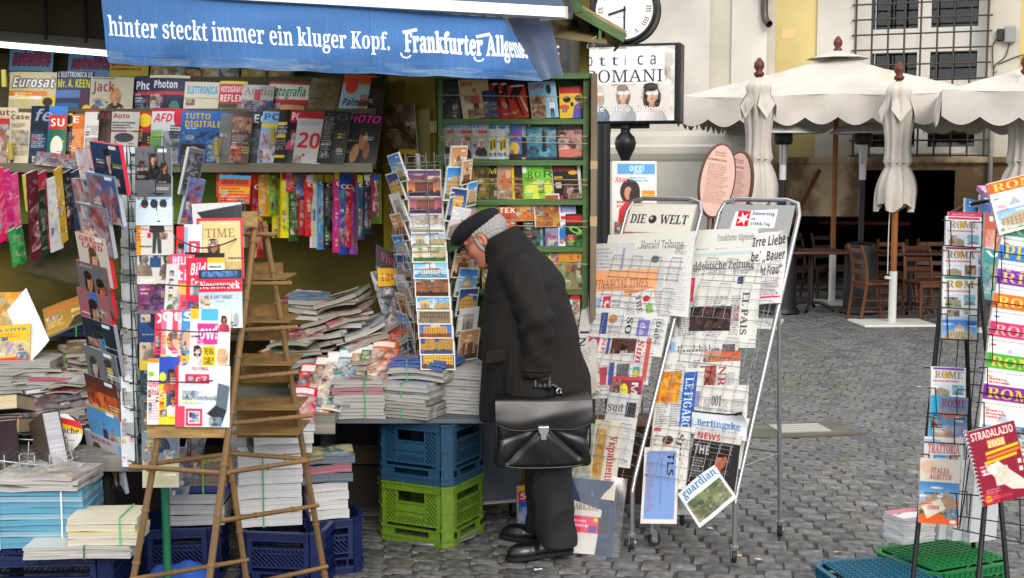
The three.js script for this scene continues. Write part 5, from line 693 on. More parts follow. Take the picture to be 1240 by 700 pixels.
com(4, 677, 712, 299, -1, 'orange western comic with green swirl', { b: '#cf8a2f', m: [['r', 0, 0, 1, 0.34, '#d0942e'], ['l', 0.08, 0.06, 0.8, 1, '#e8d8a8', 0.09], ['t', 0.36, 0.2, 0.4, 0.1, 'S 1', '#c8202a'], ['r', 0.02, 0.36, 0.96, 0.62, '#3a2a1c'], ['ph', 0.02, 0.36, 0.96, 0.62, ['#5a4a2a', '#a8b88a', '#1c1812', '#c9502a', '#8a9a6a'], 21, 26]] });
[[690, 702, 'red topped'], [700, 714, 'green backed']].forEach(([a, b, w], i) => com(5, a, b, 353 + i * 4, 0, w + ' comic', { b: i ? '#2f5a3a' : '#b9b0a4', m: [['r', 0, 0.0, 1, 0.2, '#c0202a'], ['ph', 0, 0.2, 1, 0.8, i ? ['#2a4a6a', '#8a2a2a', '#3a6a4a'] : ['#c9c4ba', '#5a4a3a', '#8a5a4a'], 23 + i]] }));
[[560, 588, 'blue and white'], [578, 604, 'leaf green']].forEach(([a, b, w], i) => com(3, a, b, 245 + i * 2, 0, w + ' comic', { b: i ? '#7ab83a' : '#5a7ab0', m: [['ph', 0, 0.1, 1, 0.8, i ? ['#8ad03a', '#4a8a2a', '#d8e84a'] : ['#c9d0e0', '#4a62a8', '#c94a4a'], 25 + i]] }));
const fc = ['#c85a2a', '#2a6ab0', '#e0c23a', '#8a2a3a', '#3a7a4a', '#d8d2c6', '#5a3a7a', '#c83a2a', '#4a9ab8', '#7a5a3a'], fw = ['orange', 'blue', 'yellow', 'dark red', 'green', 'cream', 'violet', 'red', 'light blue', 'brown'];
[[3, 604, 626], [3, 646, 664], [4, 584, 606], [4, 604, 628], [4, 626, 650], [5, 600, 630], [5, 628, 656], [5, 655, 680], [5, 678, 700], [2, 540, 562]].forEach(([r, a, b], i) => com(r, a, b, [0, 0, 198, 250, 303, 356][r] + (i % 3) * 3, -1, fw[i] + ' crowded filler comic', { b: fc[i], t: ['TEX', 'ZAG', 'KO', 'DIABO', 'NATH', 'LAZ', 'MAR', 'BRE', 'DAM', 'SHA'][i], tc: i % 2 ? '#f2e23a' : '#f4efe6', m: [['ph', 0, 0.18, 1, 0.82, [fc[i], '#e8dcc8', '#26242a', fc[(i + 3) % 10], fc[(i + 7) % 10]], 60 + i, 30]] }));
}
// magazine hung on the inner wall
put('magazine', 'brown art magazine hung on the yellow inner wall', 'magazine', undefined, gloss, { b: '#6a5636', m: [['ph', 0, 0, 1, 0.86, ['#7a6440', '#4a3a24', '#a08a5a', '#2c2418'], 8], ['r', 0.4, 0.86, 0.6, 0.1, '#d8b83a']] }, plane(A(490, 185, 6.4), -0.55, 0.05), [470, 188, 506, 190, 466, 126], { t: 0.01, off: 0.02, wave: 0.003 });
// ---------------------------------------------------------------- newspaper racks of steel tube and wire
const chrome = std(0xa9abac, 0.32, { metalness: 0.75 }), wireMat = std(0x9a9c9d, 0.4, { metalness: 0.6 }), blackWire = std(0x1a1b1e, 0.45, { metalness: 0.4 }), greenWire = std(0x14382c, 0.45, { metalness: 0.3 });
const YAWR = -36 * D2R;
function newsRack(fr, label, plate, o = {}) {                             // fr: where the front wheel on its right stands
const W = 0.43, u = V(Math.cos(YAWR), 0, -Math.sin(YAWR)), n = V(Math.sin(YAWR), 0, Math.cos(YAWR)), mid = fr.clone().addScaledVector(u, -W / 2);
const r = thing('newspaper_rack', label, 'newspaper rack', mid, YAWR, 'newspaper racks'), lean = 0.476, L = 1.5, kn = 0.3;
const up = (v, z = 0) => [kn + v * Math.cos(lean) + z * Math.sin(lean), -v * Math.sin(lean) + z * Math.cos(lean)];  // y, z on the leaning face
const P = (x, v, z = 0) => { const [y, q] = up(v, z); return V(x, y, q); };
const top = [P(-W / 2, L - 0.08), P(-W / 2 + 0.02, L - 0.02), P(-W / 2 + 0.08, L), P(W / 2 - 0.08, L), P(W / 2 - 0.02, L - 0.02), P(W / 2, L - 0.08)];
const path = new THREE.CurvePath(), pts = [V(-W / 2, 0.06, 0.0), V(-W / 2, kn - 0.02, 0.0), P(-W / 2, 0.05), ...top, P(W / 2, 0.05), V(W / 2, kn - 0.02, 0.0), V(W / 2, 0.06, 0.0)];
obj('frame_tube', wire(pts, 0.0115, 9).concat(pts.slice(1, -1).map((p) => new THREE.SphereGeometry(0.0115, 8, 6).translate(p.x, p.y, p.z))), chrome, r);
const hv = 0.95, rear = 0.5; for (const s of [-1, 1]) obj('rear_leg', bar(P(s * W / 2, hv), V(s * W / 2, 0.06, -rear), 0.0105, 0.0105, 9), chrome, r);
obj('hinge_plate', [between(P(W / 2 - 0.005, 0.62), V(W / 2 - 0.005, up(0.62)[0] - 0.01, -rear + 0.012), 0.004, 0.022)], chrome, r);
obj('cross_brace', [bar(V(-W / 2, 0.42, -rear), V(W / 2, 0.42, -rear), 0.006), bar(P(W / 2, 0.15), V(W / 2, 0.42, -rear), 0.003), bar(P(W / 2, 0.75), V(W / 2, 0.4, -rear + 0.01), 0.0025)], wireMat, r);
for (const [x, z] of [[-W / 2, 0], [W / 2, 0], [-W / 2, -rear], [W / 2, -rear]]) { const c = new THREE.Group(); c.name = 'caster'; c.position.set(x, 0, z); c.rotation.y = x * 3 + z; r.add(c); obj('wheel', [T(new THREE.CylinderGeometry(0.031, 0.031, 0.018, 16), 0, 0.032, -0.014, 0, 0, Math.PI / 2)], std(0x222426, 0.6), c); obj('fork', [box(0.004, 0.05, 0.03, 0.013, 0.05, -0.01), box(0.004, 0.05, 0.03, -0.013, 0.05, -0.01), box(0.034, 0.008, 0.034, 0, 0.078, 0), T(new THREE.CylinderGeometry(0.011, 0.011, 0.006, 10), 0.017, 0.032, -0.014, 0, 0, Math.PI / 2)], chrome, c); }
// wire pockets
const tiers = o.tiers || [0.02, 0.3, 0.55, 0.8, 1.0];
tiers.forEach((v, k) => {
const g = [], h = o.hs?.[k] ?? 0.15, d = 0.12 - 0.08 * v; for (let y = 0; y <= h + 0.001; y += h / 3) g.push(...wire([P(-W / 2 + 0.01, v + y, 0.005), P(-W / 2 + 0.012, v + y, d), P(W / 2 - 0.012, v + y, d), P(W / 2 - 0.01, v + y, 0.005)], 0.0013));
for (let i = 0; i <= 7; i++) { const x = -W / 2 + 0.02 + i * (W - 0.04) / 7; g.push(...wire([P(x, v, 0.005), P(x, v, d), P(x, v + h + 0.02, d)], 0.0013)); if (i % 2 === 0 && i < 7) g.push(...wire([P(x, v + h + 0.02, d), P(x + (W - 0.04) / 7, v + h + 0.02, d)], 0.0016)); }
obj('wire_pocket', g, wireMat, r);
});
const gr = []; for (let v = 0.05; v < 1.2; v += 0.105) gr.push(bar(P(-W / 2, v, -0.004), P(W / 2, v, -0.004), 0.0012, 0.0012, 5)); for (let i = 1; i < 6; i++) gr.push(bar(P(-W / 2 + i * W / 6, 0.02, -0.006), P(-W / 2 + i * W / 6, 1.22, -0.006), 0.0016, 0.0016, 5)); obj('wire_back', gr, wireMat, r);
const f = gloss2.print(0.36, 0.16, plate, 620); const hp = obj('header_plate', slab(gloss2, W - 0.05, 0.165, 0.006, f, { nx: 1, ny: 1 }), gloss2.mat, r); hp.position.copy(P(0, L - 0.2, 0.012)); hp.rotation.x = -lean;
obj('plate_clip', [box(0.02, 0.02, 0.012).translate(...P(-0.15, L - 0.02, 0.006).toArray()), box(0.02, 0.02, 0.012).translate(...P(0.15, L - 0.02, 0.006).toArray())], chrome, r);
const O = mid.clone().setY(kn); return plane(O, YAWR, lean);
}
const frR = G(889, 682), frL = G(765, 666);
const silverPlate = (c, w, h) => { c.fillStyle = '#9c9fa0'; c.fillRect(-3, -3, w + 6, h + 6); for (let i = 0; i < 60; i++) { c.globalAlpha = 0.08; c.fillStyle = i % 2 ? '#d0d2d2' : '#7a7d7e'; c.fillRect(0, i * h / 60, w, h / 60); } c.globalAlpha = 1; c.fillStyle = '#f2f1ee'; c.beginPath(); c.moveTo(0.18 * w, 0.62 * h); c.lineTo(0.2 * w, 0.24 * h); c.lineTo(0.78 * w, 0.14 * h); c.lineTo(0.78 * w, 0.74 * h); c.lineTo(0.3 * w, 0.8 * h); c.lineTo(0.18 * w, 0.84 * h); c.fill(); c.fillStyle = '#d81f2c'; c.fillRect(0.24 * w, 0.22 * h, 0.17 * w, 0.5 * h); c.fillStyle = '#fff'; c.beginPath(); for (let i = 0; i < 12; i++) { const a = i * Math.PI / 6 + 0.2, k = i % 2 ? 0.09 : 0.24; c.lineTo(0.325 * w + Math.cos(a) * k * h, 0.47 * h + Math.sin(a) * k * h); } c.fill(); fit(c, 'Donnerstag', 0.44 * w, 0.24 * h, 0.31 * w, 0.11 * h, '#2a3358'); fit(c, 'ist', 0.44 * w, 0.42 * h, 0.06 * w, 0.1 * h, '#2a3358'); fit(c, 'STERN-Tag', 0.44 * w, 0.58 * h, 0.28 * w, 0.1 * h, '#2a3358'); };
const weltPlate = (c, w, h) => { c.fillStyle = '#dedbd0'; c.fillRect(-3, -3, w + 6, h + 6); c.strokeStyle = '#8a8578'; c.strokeRect(2, 2, w - 4, h - 4); MOT.l(c, w, h, [0.04, 0.06, 0.18, 1, '#8a8578', 0.06, 2]); fit(c, 'DIE', 0.05 * w, 0.38 * h, 0.24 * w, 0.3 * h, '#23252a', 's'); el(c, 0.39 * w, 0.54 * h, 0.06 * w, 0.14 * h, '#33363a'); el(c, 0.37 * w, 0.5 * h, 0.025 * w, 0.06 * h, '#b9b6aa'); fit(c, 'WELT', 0.5 * w, 0.38 * h, 0.42 * w, 0.3 * h, '#23252a', 's'); };
const RP = newsRack(frR, 'wheeled newspaper rack with red star sticker on its header plate', silverPlate, { tiers: [0.02, 0.17, 0.38, 0.6, 0.84, 1.04], hs: [0.17, 0.12, 0.15, 0.12, 0.16, 0.1] });
const LP = newsRack(frL, 'wheeled newspaper rack with white lettered header plate', weltPlate, { tiers: [0.1, 0.32, 0.52, 0.7, 0.87, 1.04], hs: [0.15, 0.12, 0.1, 0.1, 0.1, 0.1] });
{
let n = 0;
const page = (s) => ({ b: '#d9d7d0', m: [['l', 0.05, 0.3, 0.26, 22, '#77767a', 0.03, s], ['l', 0.36, 0.3, 0.26, 22, '#7d7c80', 0.03, s + 1], ['l', 0.67, 0.3, 0.26, 22, '#77767a', 0.03, s + 2]] });
const np = (rack, q, desc, s, o = {}) => { n++; if (!/askew|slanting|tilted|bulging|edge|bearded|blank/.test(desc)) { const k = Math.min(1.45, 1 + 16 / (q[1] - q[5])); const d = (q[1] - q[5]) * (k - 1); q[0] -= d * 0.12; q[2] -= d * 0.12; q[1] += d; q[3] += d; if (s.raw) s.cut = 1 / k; o = { wave: 0.0015, bow: 0.002, t: 0.006, ...o, off: 0.012 + (q[5] - 275) * 0.0003 + (q[0] > q[2] - 60 ? 0.003 : 0) }; } const base = page(n); return put('newspaper', desc + (rack === RP ? ' in the star rack' : ' in the lettered rack'), 'newspaper', 'newspapers in the wheeled racks', matte, { ...base, ...s, raw: 1, m: (s.raw ? [] : base.m).concat(s.m || []) }, rack, q, { off: o.off ?? 0.026, t: 0.009, wave: 0.003, bow: 0.004, turn: 0.5, pages: matte.pages('#dcd9d0', '#a19e96'), back: matte.swatch('#d2cfc6'), nx: 6, ny: 6, ...o }); };
// star rack, top to bottom
np(RP, [836, 338, 914, 342, 842, 277], 'white broadsheet with gothic title at the top', { t: 'Frankfurter Allgemeine', f: 'q', tc: '#4a4b50', tw: 0.6, tx: 0.38, th: 0.09, ty: 0.1 }, { off: 0.02 });
np(RP, [905, 356, 948, 350, 914, 285], 'tabloid with huge black headlines', { raw: 1, b: '#dcdad6', m: [['t', 0.0, 0.06, 0.95, 0.13, 'Irre Liebe', '#26272b'], ['t', 0.0, 0.27, 0.95, 0.13, 'bei „Bauer', '#26272b'], ['t', 0.05, 0.47, 0.85, 0.13, 'sucht Frau“', '#26272b'], ['r', 0.05, 0.66, 0.12, 0.28, '#d8234a'], ['l', 0.24, 0.68, 0.7, 8, '#8a7a80'], ['r', 0.24, 0.9, 0.7, 0.02, '#d8234a']] }, { off: 0.034, wave: 0.006, ear: 0.15 });
np(RP, [822, 362, 919, 365, 827, 302], 'light broadsheet with blackletter title and blue line', { t: 'Süddeutsche Zeitung', f: 's', tc: '#3a3b40', tw: 0.86, tx: 0.06, th: 0.12, ty: 0.2, n: [['r', 0.2, 0.52, 0.58, 0.07, '#3c6cc0'], ['r', 0.04, 0.06, 0.9, 0.05, '#b8cdd0']] }, { off: 0.045 });
np(RP, [817, 404, 916, 408, 825, 333], 'broadsheet with red corner block and dark photo', { m: [['r', 0.03, 0.03, 0.16, 0.33, '#c9304a'], ['ph', 0.05, 0.06, 0.12, 0.26, ['#d85a6a', '#a02a40', '#e8a0a8'], 3], ['r', 0.18, 0.44, 0.5, 0.33, '#2a2424'], ['ph', 0.18, 0.44, 0.5, 0.33, ['#2c2627', '#4a3a38', '#7a4a4a', '#1c1a1c'], 5], ['ph', 0.71, 0.44, 0.06, 0.2, ['#7a4a4a', '#d8b0a0'], 6], ['r', 0.78, 0.0, 0.16, 0.95, '#dedcd6'], ['vt', 0.8, 0.25, 0.08, 0.58, 'EL PAIS', '#3c3d42', 's'], ['ph', 0.72, 0.04, 0.07, 0.1, ['#4a5a8a', '#2a3050'], 7]] }, { off: 0.05 });
np(RP, [801, 446, 892, 447, 805, 408], 'financial broadsheet with light blue corner', { m: [['r', 0.03, 0.12, 0.14, 0.5, '#8fb8d8'], ['t', 0.2, 0.22, 0.56, 0.3, 'Handelsblatt', '#33353a', 'q'], ['ph', 0.8, 0.2, 0.16, 0.4, ['#5a5a5e', '#8a8a8e', '#2a2a2e'], 8]] }, { off: 0.016 });
np(RP, [846, 452, 893, 452, 850, 426], 'paper with orange and black front', { raw: 1, b: '#c9562c', m: [['ph', 0, 0, 1, 1, ['#c8562a', '#e08a4a', '#2a2220', '#d8d0c8'], 9]] }, { off: 0.024 });
np(RP, [799, 460, 850, 461, 802, 427], 'grey paper with upright grey title', { m: [['vt', 0.78, 0.2, 0.13, 0.6, 'Die Zeit', '#55565a', 'q']] }, { off: 0.03 });
np(RP, [846, 470, 895, 470, 848, 439], 'paper with red photo and red side title', { m: [['ph', 0.03, 0.1, 0.4, 0.8, ['#7a2a2c', '#4a2020', '#c9a090', '#a83a3a'], 10], ['vt', 0.5, 0.1, 0.16, 0.8, 'NRC', '#b02a30', 's']] }, { off: 0.036 });
np(RP, [848, 507, 904, 510, 852, 466], 'white paper with small dark masthead', { m: [['r', 0.2, 0.18, 0.26, 0.3, '#d2d0cc'], ['t', 0.22, 0.22, 0.22, 0.22, '001', '#3a3a40', 's'], ['o', 0.56, 0.7, 0.06, 0.05, '#c0304a']] }, { off: 0.028 });
np(RP, [789, 527, 846, 525, 798, 449], 'broadsheet with blue upright title and fiery photo', { m: [['ph', 0.02, 0.03, 0.5, 0.4, ['#e8a82a', '#d8622a', '#f0d05a', '#3a3230', '#e8842a'], 11], ['r', 0.58, 0.05, 0.28, 0.9, '#2f62b4'], ['vt', 0.63, 0.12, 0.17, 0.66, 'LE FIGARO', '#e8ecf2', 's'], ['r', 0.03, 0.86, 0.04, 0.08, '#c9304a'], ['r', 0.86, 0.3, 0.1, 0.2, '#9a8ab0']] }, { off: 0.04 });
np(RP, [838, 520, 902, 540, 840, 492], 'folded paper with blue slanting title and curled top', { raw: 1, b: '#d5dade', m: [['t', 0.1, 0.35, 0.8, 0.25, 'Berlingske', '#3a74b8', 's'], ['r', 0, 0, 1, 0.08, '#2c2f36'], ['l', 0.1, 0.72, 0.8, 3, '#8a8a90', 0.08]] }, { off: 0.084, ear: 0.3, wave: 0.005 });
np(RP, [786, 574, 832, 578, 792, 516], 'paper with drawn face and script title', { raw: 1, b: '#dedad2', m: [['o', 0.4, 0.28, 0.12, 0.1, '#d8a088'], ['o', 0.42, 0.22, 0.14, 0.07, '#4a3028'], ['o', 0.2, 0.4, 0.14, 0.06, '#c98a78'], ['vt', 0.68, 0.08, 0.16, 0.44, 'Spy', '#3a3a40', 'j'], ['r', 0.02, 0.02, 0.2, 0.06, '#d8505a'], ['l', 0.06, 0.5, 0.86, 16, '#8a8a8e', 0.03]] }, { off: 0.036 });
np(RP, [778, 617, 821, 620, 781, 541], 'pale blue review with dark upright title', { raw: 1, b: '#dcdad4', m: [['r', 0.08, 0.06, 0.84, 0.88, '#7d9cd0'], ['vt', 0.68, 0.09, 0.18, 0.3, 'TLS', '#20243a', 'b'], ['vt', 0.5, 0.14, 0.05, 0.6, 'MMMMMMMMMMMM', '#5a72a8'], ['l', 0.14, 0.2, 0.18, 22, '#a0708c', 0.03, 4]] }, { off: 0.056 });
np(RP, [832, 588, 888, 604, 843, 518], 'magazine section with bearded face on black', { raw: 1, b: '#2a2526', m: [['r', 0, 0, 1, 0.16, '#cfcac2'], ['t', 0.06, 0.03, 0.5, 0.11, 'NEWS', '#c02a34'], ['p', 0.62, 0.46, 0.44, '#b8674a', '#2a1c18', '#3a3436'], ['t', 0.04, 0.24, 0.34, 0.16, 'THE', '#d8d4cc'], ['l', 0.05, 0.46, 0.26, 8, '#b8b4ac', 0.045]] }, { off: 0.088, wave: 0.004 });
np(RP, [872, 572, 896, 566, 884, 512], 'white paper edge with red numeral', { raw: 1, b: '#e2e0dc', m: [['t', 0.3, 0.5, 0.5, 0.14, '71', '#c0203a'], ['l', 0.1, 0.1, 0.8, 12, '#9a9a9e']] }, { off: 0.036, wave: 0.006 });
np(RP, [848, 640, 893, 603, 821, 599], 'small paper turned askew with blue title and green photo', { raw: 1, b: '#e2e3e2', m: [['t', 0.08, 0.06, 0.86, 0.16, 'guardian', '#2f6aa8', 's', { up: 60 }], ['ph', 0.06, 0.34, 0.88, 0.56, ['#5a6a4a', '#8a9a6a', '#3a4a34', '#b0b090', '#6a5a4a'], 12, 34]] }, { off: 0.115, wave: 0.005 });
np(RP, [812, 622, 858, 626, 815, 585], 'blank white paper low at the bottom', { raw: 1, b: '#d6d4ce', m: [['l', 0.1, 0.2, 0.8, 8, '#b0b0b2', 0.08]] }, { off: 0.03 });
// lettered rack
np(LP, [733, 320, 838, 326, 738, 281], 'white broadsheet with gothic title', { t: 'Herald Tribune', f: 'q', tc: '#5a5b60', tw: 0.48, tx: 0.4, th: 0.2, ty: 0.18 }, { off: 0.016 });
np(LP, [710, 340, 762, 344, 718, 294], 'grey paper with blue side print', { raw: 1, b: '#cbcbca', m: [['l', 0.08, 0.1, 0.5, 10, '#9a9aa0', 0.07], ['r', 0.74, 0.1, 0.05, 0.8, '#8a9ac0']] }, { off: 0.026 });
np(LP, [762, 372, 812, 378, 768, 300], 'folded grey paper hanging long', { raw: 1, b: '#cfcfcc', m: [['o', 0.55, 0.15, 0.1, 0.05, '#6a6a70'], ['l', 0.1, 0.3, 0.8, 18, '#a0a0a4', 0.035]] }, { off: 0.022 });
np(LP, [803, 362, 834, 372, 806, 306], 'long white paper beside the tube', { raw: 1, b: '#dadad6', m: [['l', 0.1, 0.2, 0.8, 18, '#b0b0b4', 0.04]] }, { off: 0.018 });
np(LP, [711, 362, 793, 366, 716, 326], 'salmon pink financial paper', { raw: 1, b: '#eba878', m: [['t', 0.1, 0.22, 0.78, 0.2, 'FINANCIAL TIMES', '#7a5a48', 'q'], ['r', 0.06, 0.5, 0.88, 0.03, '#b07a58'], ['o', 0.12, 0.66, 0.06, 0.16, '#a03a2a'], ['ph', 0.62, 0.56, 0.14, 0.3, ['#8a2a2a', '#5a3a3a', '#d8a080'], 13], ['l', 0.3, 0.56, 0.28, 4, '#a87a5a', 0.09]] }, { off: 0.036 });
np(LP, [707, 390, 752, 392, 711, 353], 'white paper with red S', { raw: 1, b: '#d6d6d4', m: [['r', 0.26, 0.14, 0.16, 0.5, '#9fb6d8'], ['r', 0.48, 0.12, 0.2, 0.6, '#c8304a'], ['t', 0.5, 0.2, 0.16, 0.4, 'S', '#f0e6e6'], ['l', 0.72, 0.2, 0.22, 6, '#8a8a90', 0.1]] }, { off: 0.026 });
np(LP, [757, 396, 797, 385, 752, 361], 'tilted paper with green and red marks', { raw: 1, b: '#dcdcd8', m: [['vt', 0.45, 0.1, 0.14, 0.6, 'THE', '#4a4a50', 's'], ['o', 0.76, 0.3, 0.1, 0.1, '#c83a3a'], ['r', 0.7, 0.5, 0.2, 0.3, '#8ab86a'], ['l', 0.1, 0.2, 0.3, 7, '#a0a0a4', 0.09]] }, { off: 0.034 });
np(LP, [699, 412, 750, 415, 705, 373], 'paper with navy upright bar', { raw: 1, b: '#d6d6d4', m: [['r', 0.5, 0.1, 0.16, 0.85, '#3a5290'], ['r', 0.04, 0.5, 0.22, 0.3, '#3a3a44'], ['o', 0.78, 0.24, 0.1, 0.1, '#c08a5a'], ['l', 0.7, 0.4, 0.26, 7, '#9a9aa0', 0.08]] }, { off: 0.042 });
np(LP, [748, 412, 802, 420, 756, 380], 'paper with black upright title and violet block', { raw: 1, b: '#dcdbd8', m: [['vt', 0.1, 0.05, 0.14, 0.9, 'SOUS', '#2a2a30', 's'], ['r', 0.36, 0.1, 0.26, 0.8, '#7a78c0'], ['vt', 0.42, 0.16, 0.12, 0.7, 'daily', '#d8d8ee', 's'], ['vt', 0.76, 0.1, 0.1, 0.6, 'Daily', '#4a4a58', 's']] }, { off: 0.03 });
np(LP, [692, 438, 735, 440, 700, 404], 'paper with bold letters and pink badge', { raw: 1, b: '#dad8d6', m: [['vt', 0.08, 0.08, 0.2, 0.84, 'NEW', '#2c2c34', 's'], ['r', 0.36, 0.1, 0.3, 0.7, '#c83a68'], ['o', 0.5, 0.45, 0.1, 0.2, '#e8b8c8'], ['vt', 0.74, 0.1, 0.1, 0.8, 'NEWS', '#c04a5a', 's'], ['r', 0.88, 0.1, 0.08, 0.8, '#4a5290']] }, { off: 0.05 });
np(LP, [735, 446, 786, 452, 742, 405], 'paper with photo of dark haired woman', { raw: 1, b: '#dad6d2', m: [['r', 0.02, 0.06, 0.58, 0.7, '#5a3a34'], ['p', 0.32, 0.36, 0.34, '#d8a898', '#2a1a18', '#8a6a60'], ['vt', 0.64, 0.06, 0.14, 0.5, 'Sun', '#c0404a', 'j'], ['r', 0.84, 0.04, 0.1, 0.9, '#d05a4a'], ['r', 0.62, 0.64, 0.16, 0.3, '#48a8b0'], ['o', 0.7, 0.8, 0.06, 0.1, '#e8c02a'], ['o', 0.2, 0.84, 0.05, 0.05, '#8ac04a']] }, { off: 0.04 });
np(LP, [703, 466, 765, 468, 706, 429], 'paper with red and grey headline row', { raw: 1, b: '#dcdad6', m: [['r', 0.06, 0.16, 0.14, 0.4, '#a8b8d8'], ['r', 0.55, 0.2, 0.1, 0.5, '#4a5a9a'], ['r', 0.3, 0.3, 0.22, 0.4, '#b04a54'], ['r', 0.7, 0.24, 0.24, 0.45, '#6a6a70'], ['l', 0.06, 0.7, 0.88, 3, '#9a9a9e', 0.09]] }, { off: 0.046 });
np(LP, [737, 484, 775, 488, 742, 455], 'tabloid with red rim and yellow starburst', { raw: 1, b: '#c8485a', m: [['r', 0.05, 0.1, 0.9, 0.84, '#8a3a48'], ['o', 0.42, 0.5, 0.16, 0.3, '#e8dc3a'], ['ph', 0.05, 0.1, 0.26, 0.8, ['#6a3a3a', '#d8a090', '#3a2a3a'], 14], ['vt', 0.66, 0.12, 0.2, 0.7, 'ME', '#e8d8dc', 'b']] }, { off: 0.05 });
np(LP, [726, 545, 764, 553, 738, 474], 'long plain newspaper with dark title', { raw: 1, b: '#d0d0ce', m: [['t', 0.04, 0.16, 0.5, 0.1, 'Sud', '#55555c', 's'], ['r', 0.62, 0.12, 0.3, 0.2, '#3c3c42'], ['l', 0.06, 0.36, 0.86, 20, '#a8a8ac', 0.03]] }, { off: 0.032 });
np(LP, [712, 585, 745, 592, 722, 507], 'yellow and cream magazine with red upright title', { raw: 1, b: '#d6cdb8', m: [['r', 0.1, 0.12, 0.36, 0.86, '#c8a058'], ['ph', 0.1, 0.12, 0.36, 0.86, ['#c89a4a', '#d8c08a', '#a86a3a', '#7a8a8a'], 15], ['vt', 0.6, 0.2, 0.2, 0.6, 'Українець', '#a82a40', 's']] }, { off: 0.044 });
np(LP, [692, 600, 715, 604, 697, 512], 'green and cream paper behind the briefcase', { raw: 1, b: '#8a9a8c', m: [['ph', 0, 0, 1, 1, ['#7a9a98', '#c8b890', '#4a6a6a', '#d8d0b8'], 16]] }, { off: 0.036 });
np(LP, [700, 500, 722, 470, 712, 440], 'thick folded newspaper bulging out', { raw: 1, b: '#c9c6bd', m: [['l', 0.1, 0.1, 0.8, 14, '#9c9a94', 0.06]] }, { off: 0.08, t: 0.035, wave: 0.008 });
// poster propped on top, red dressed woman
const pp = plane(A(768, 280, 6.75), 0.12, 0.1);
const po = put('poster', 'white and blue poster of dark haired woman in red dress', 'poster', undefined, gloss2, { b: '#e6e3de', m: [['r', 0.12, 0.04, 0.84, 0.14, '#5fa0dc'], ['t', 0.38, 0.06, 0.34, 0.08, 'oggi', '#cfe2f2', 'b', { up: 60 }], ['o', 0.4, 0.42, 0.22, 0.17, '#2a1a16'], ['o', 0.36, 0.44, 0.09, 0.09, '#c98a70'], ['pg', [[0.12, 0.98], [0.16, 0.66], [0.3, 0.56], [0.46, 0.56], [0.5, 0.98]], '#c8202c'], ['o', 0.5, 0.5, 0.12, 0.14, '#2a1a16'], ['t', 0.06, 0.22, 0.3, 0.07, 'Star', '#d8304a', 'j'], ['r', 0.66, 0.4, 0.3, 0.14, '#e08a3a'], ['r', 0.66, 0.57, 0.3, 0.14, '#d8783a'], ['l', 0.4, 0.22, 0.5, 2, '#6aa0d0', 0.04]] }, pp, [741, 284, 795, 284, 741, 195], { t: 0.004, bow: 0.008 });
const st = thing('poster_stand', 'thin wire stand holding the poster up behind the racks', 'stand', V(A(768, 280, 6.78).x, 0, -6.83)); obj('upright', [bar(V(-0.06, 0, 0), V(-0.06, 1.6, 0.0), 0.006), bar(V(0.06, 0, 0), V(0.06, 1.6, 0.0), 0.006)], wireMat, st); obj('tray', box(0.26, 0.012, 0.06, 0, A(768, 286, 6.75).y - 0.004, 0.06), wireMat, st); obj('foot', rbox(0.3, 0.02, 0.25, 0.005, 0, 0.011, 0), wireMat, st);
}
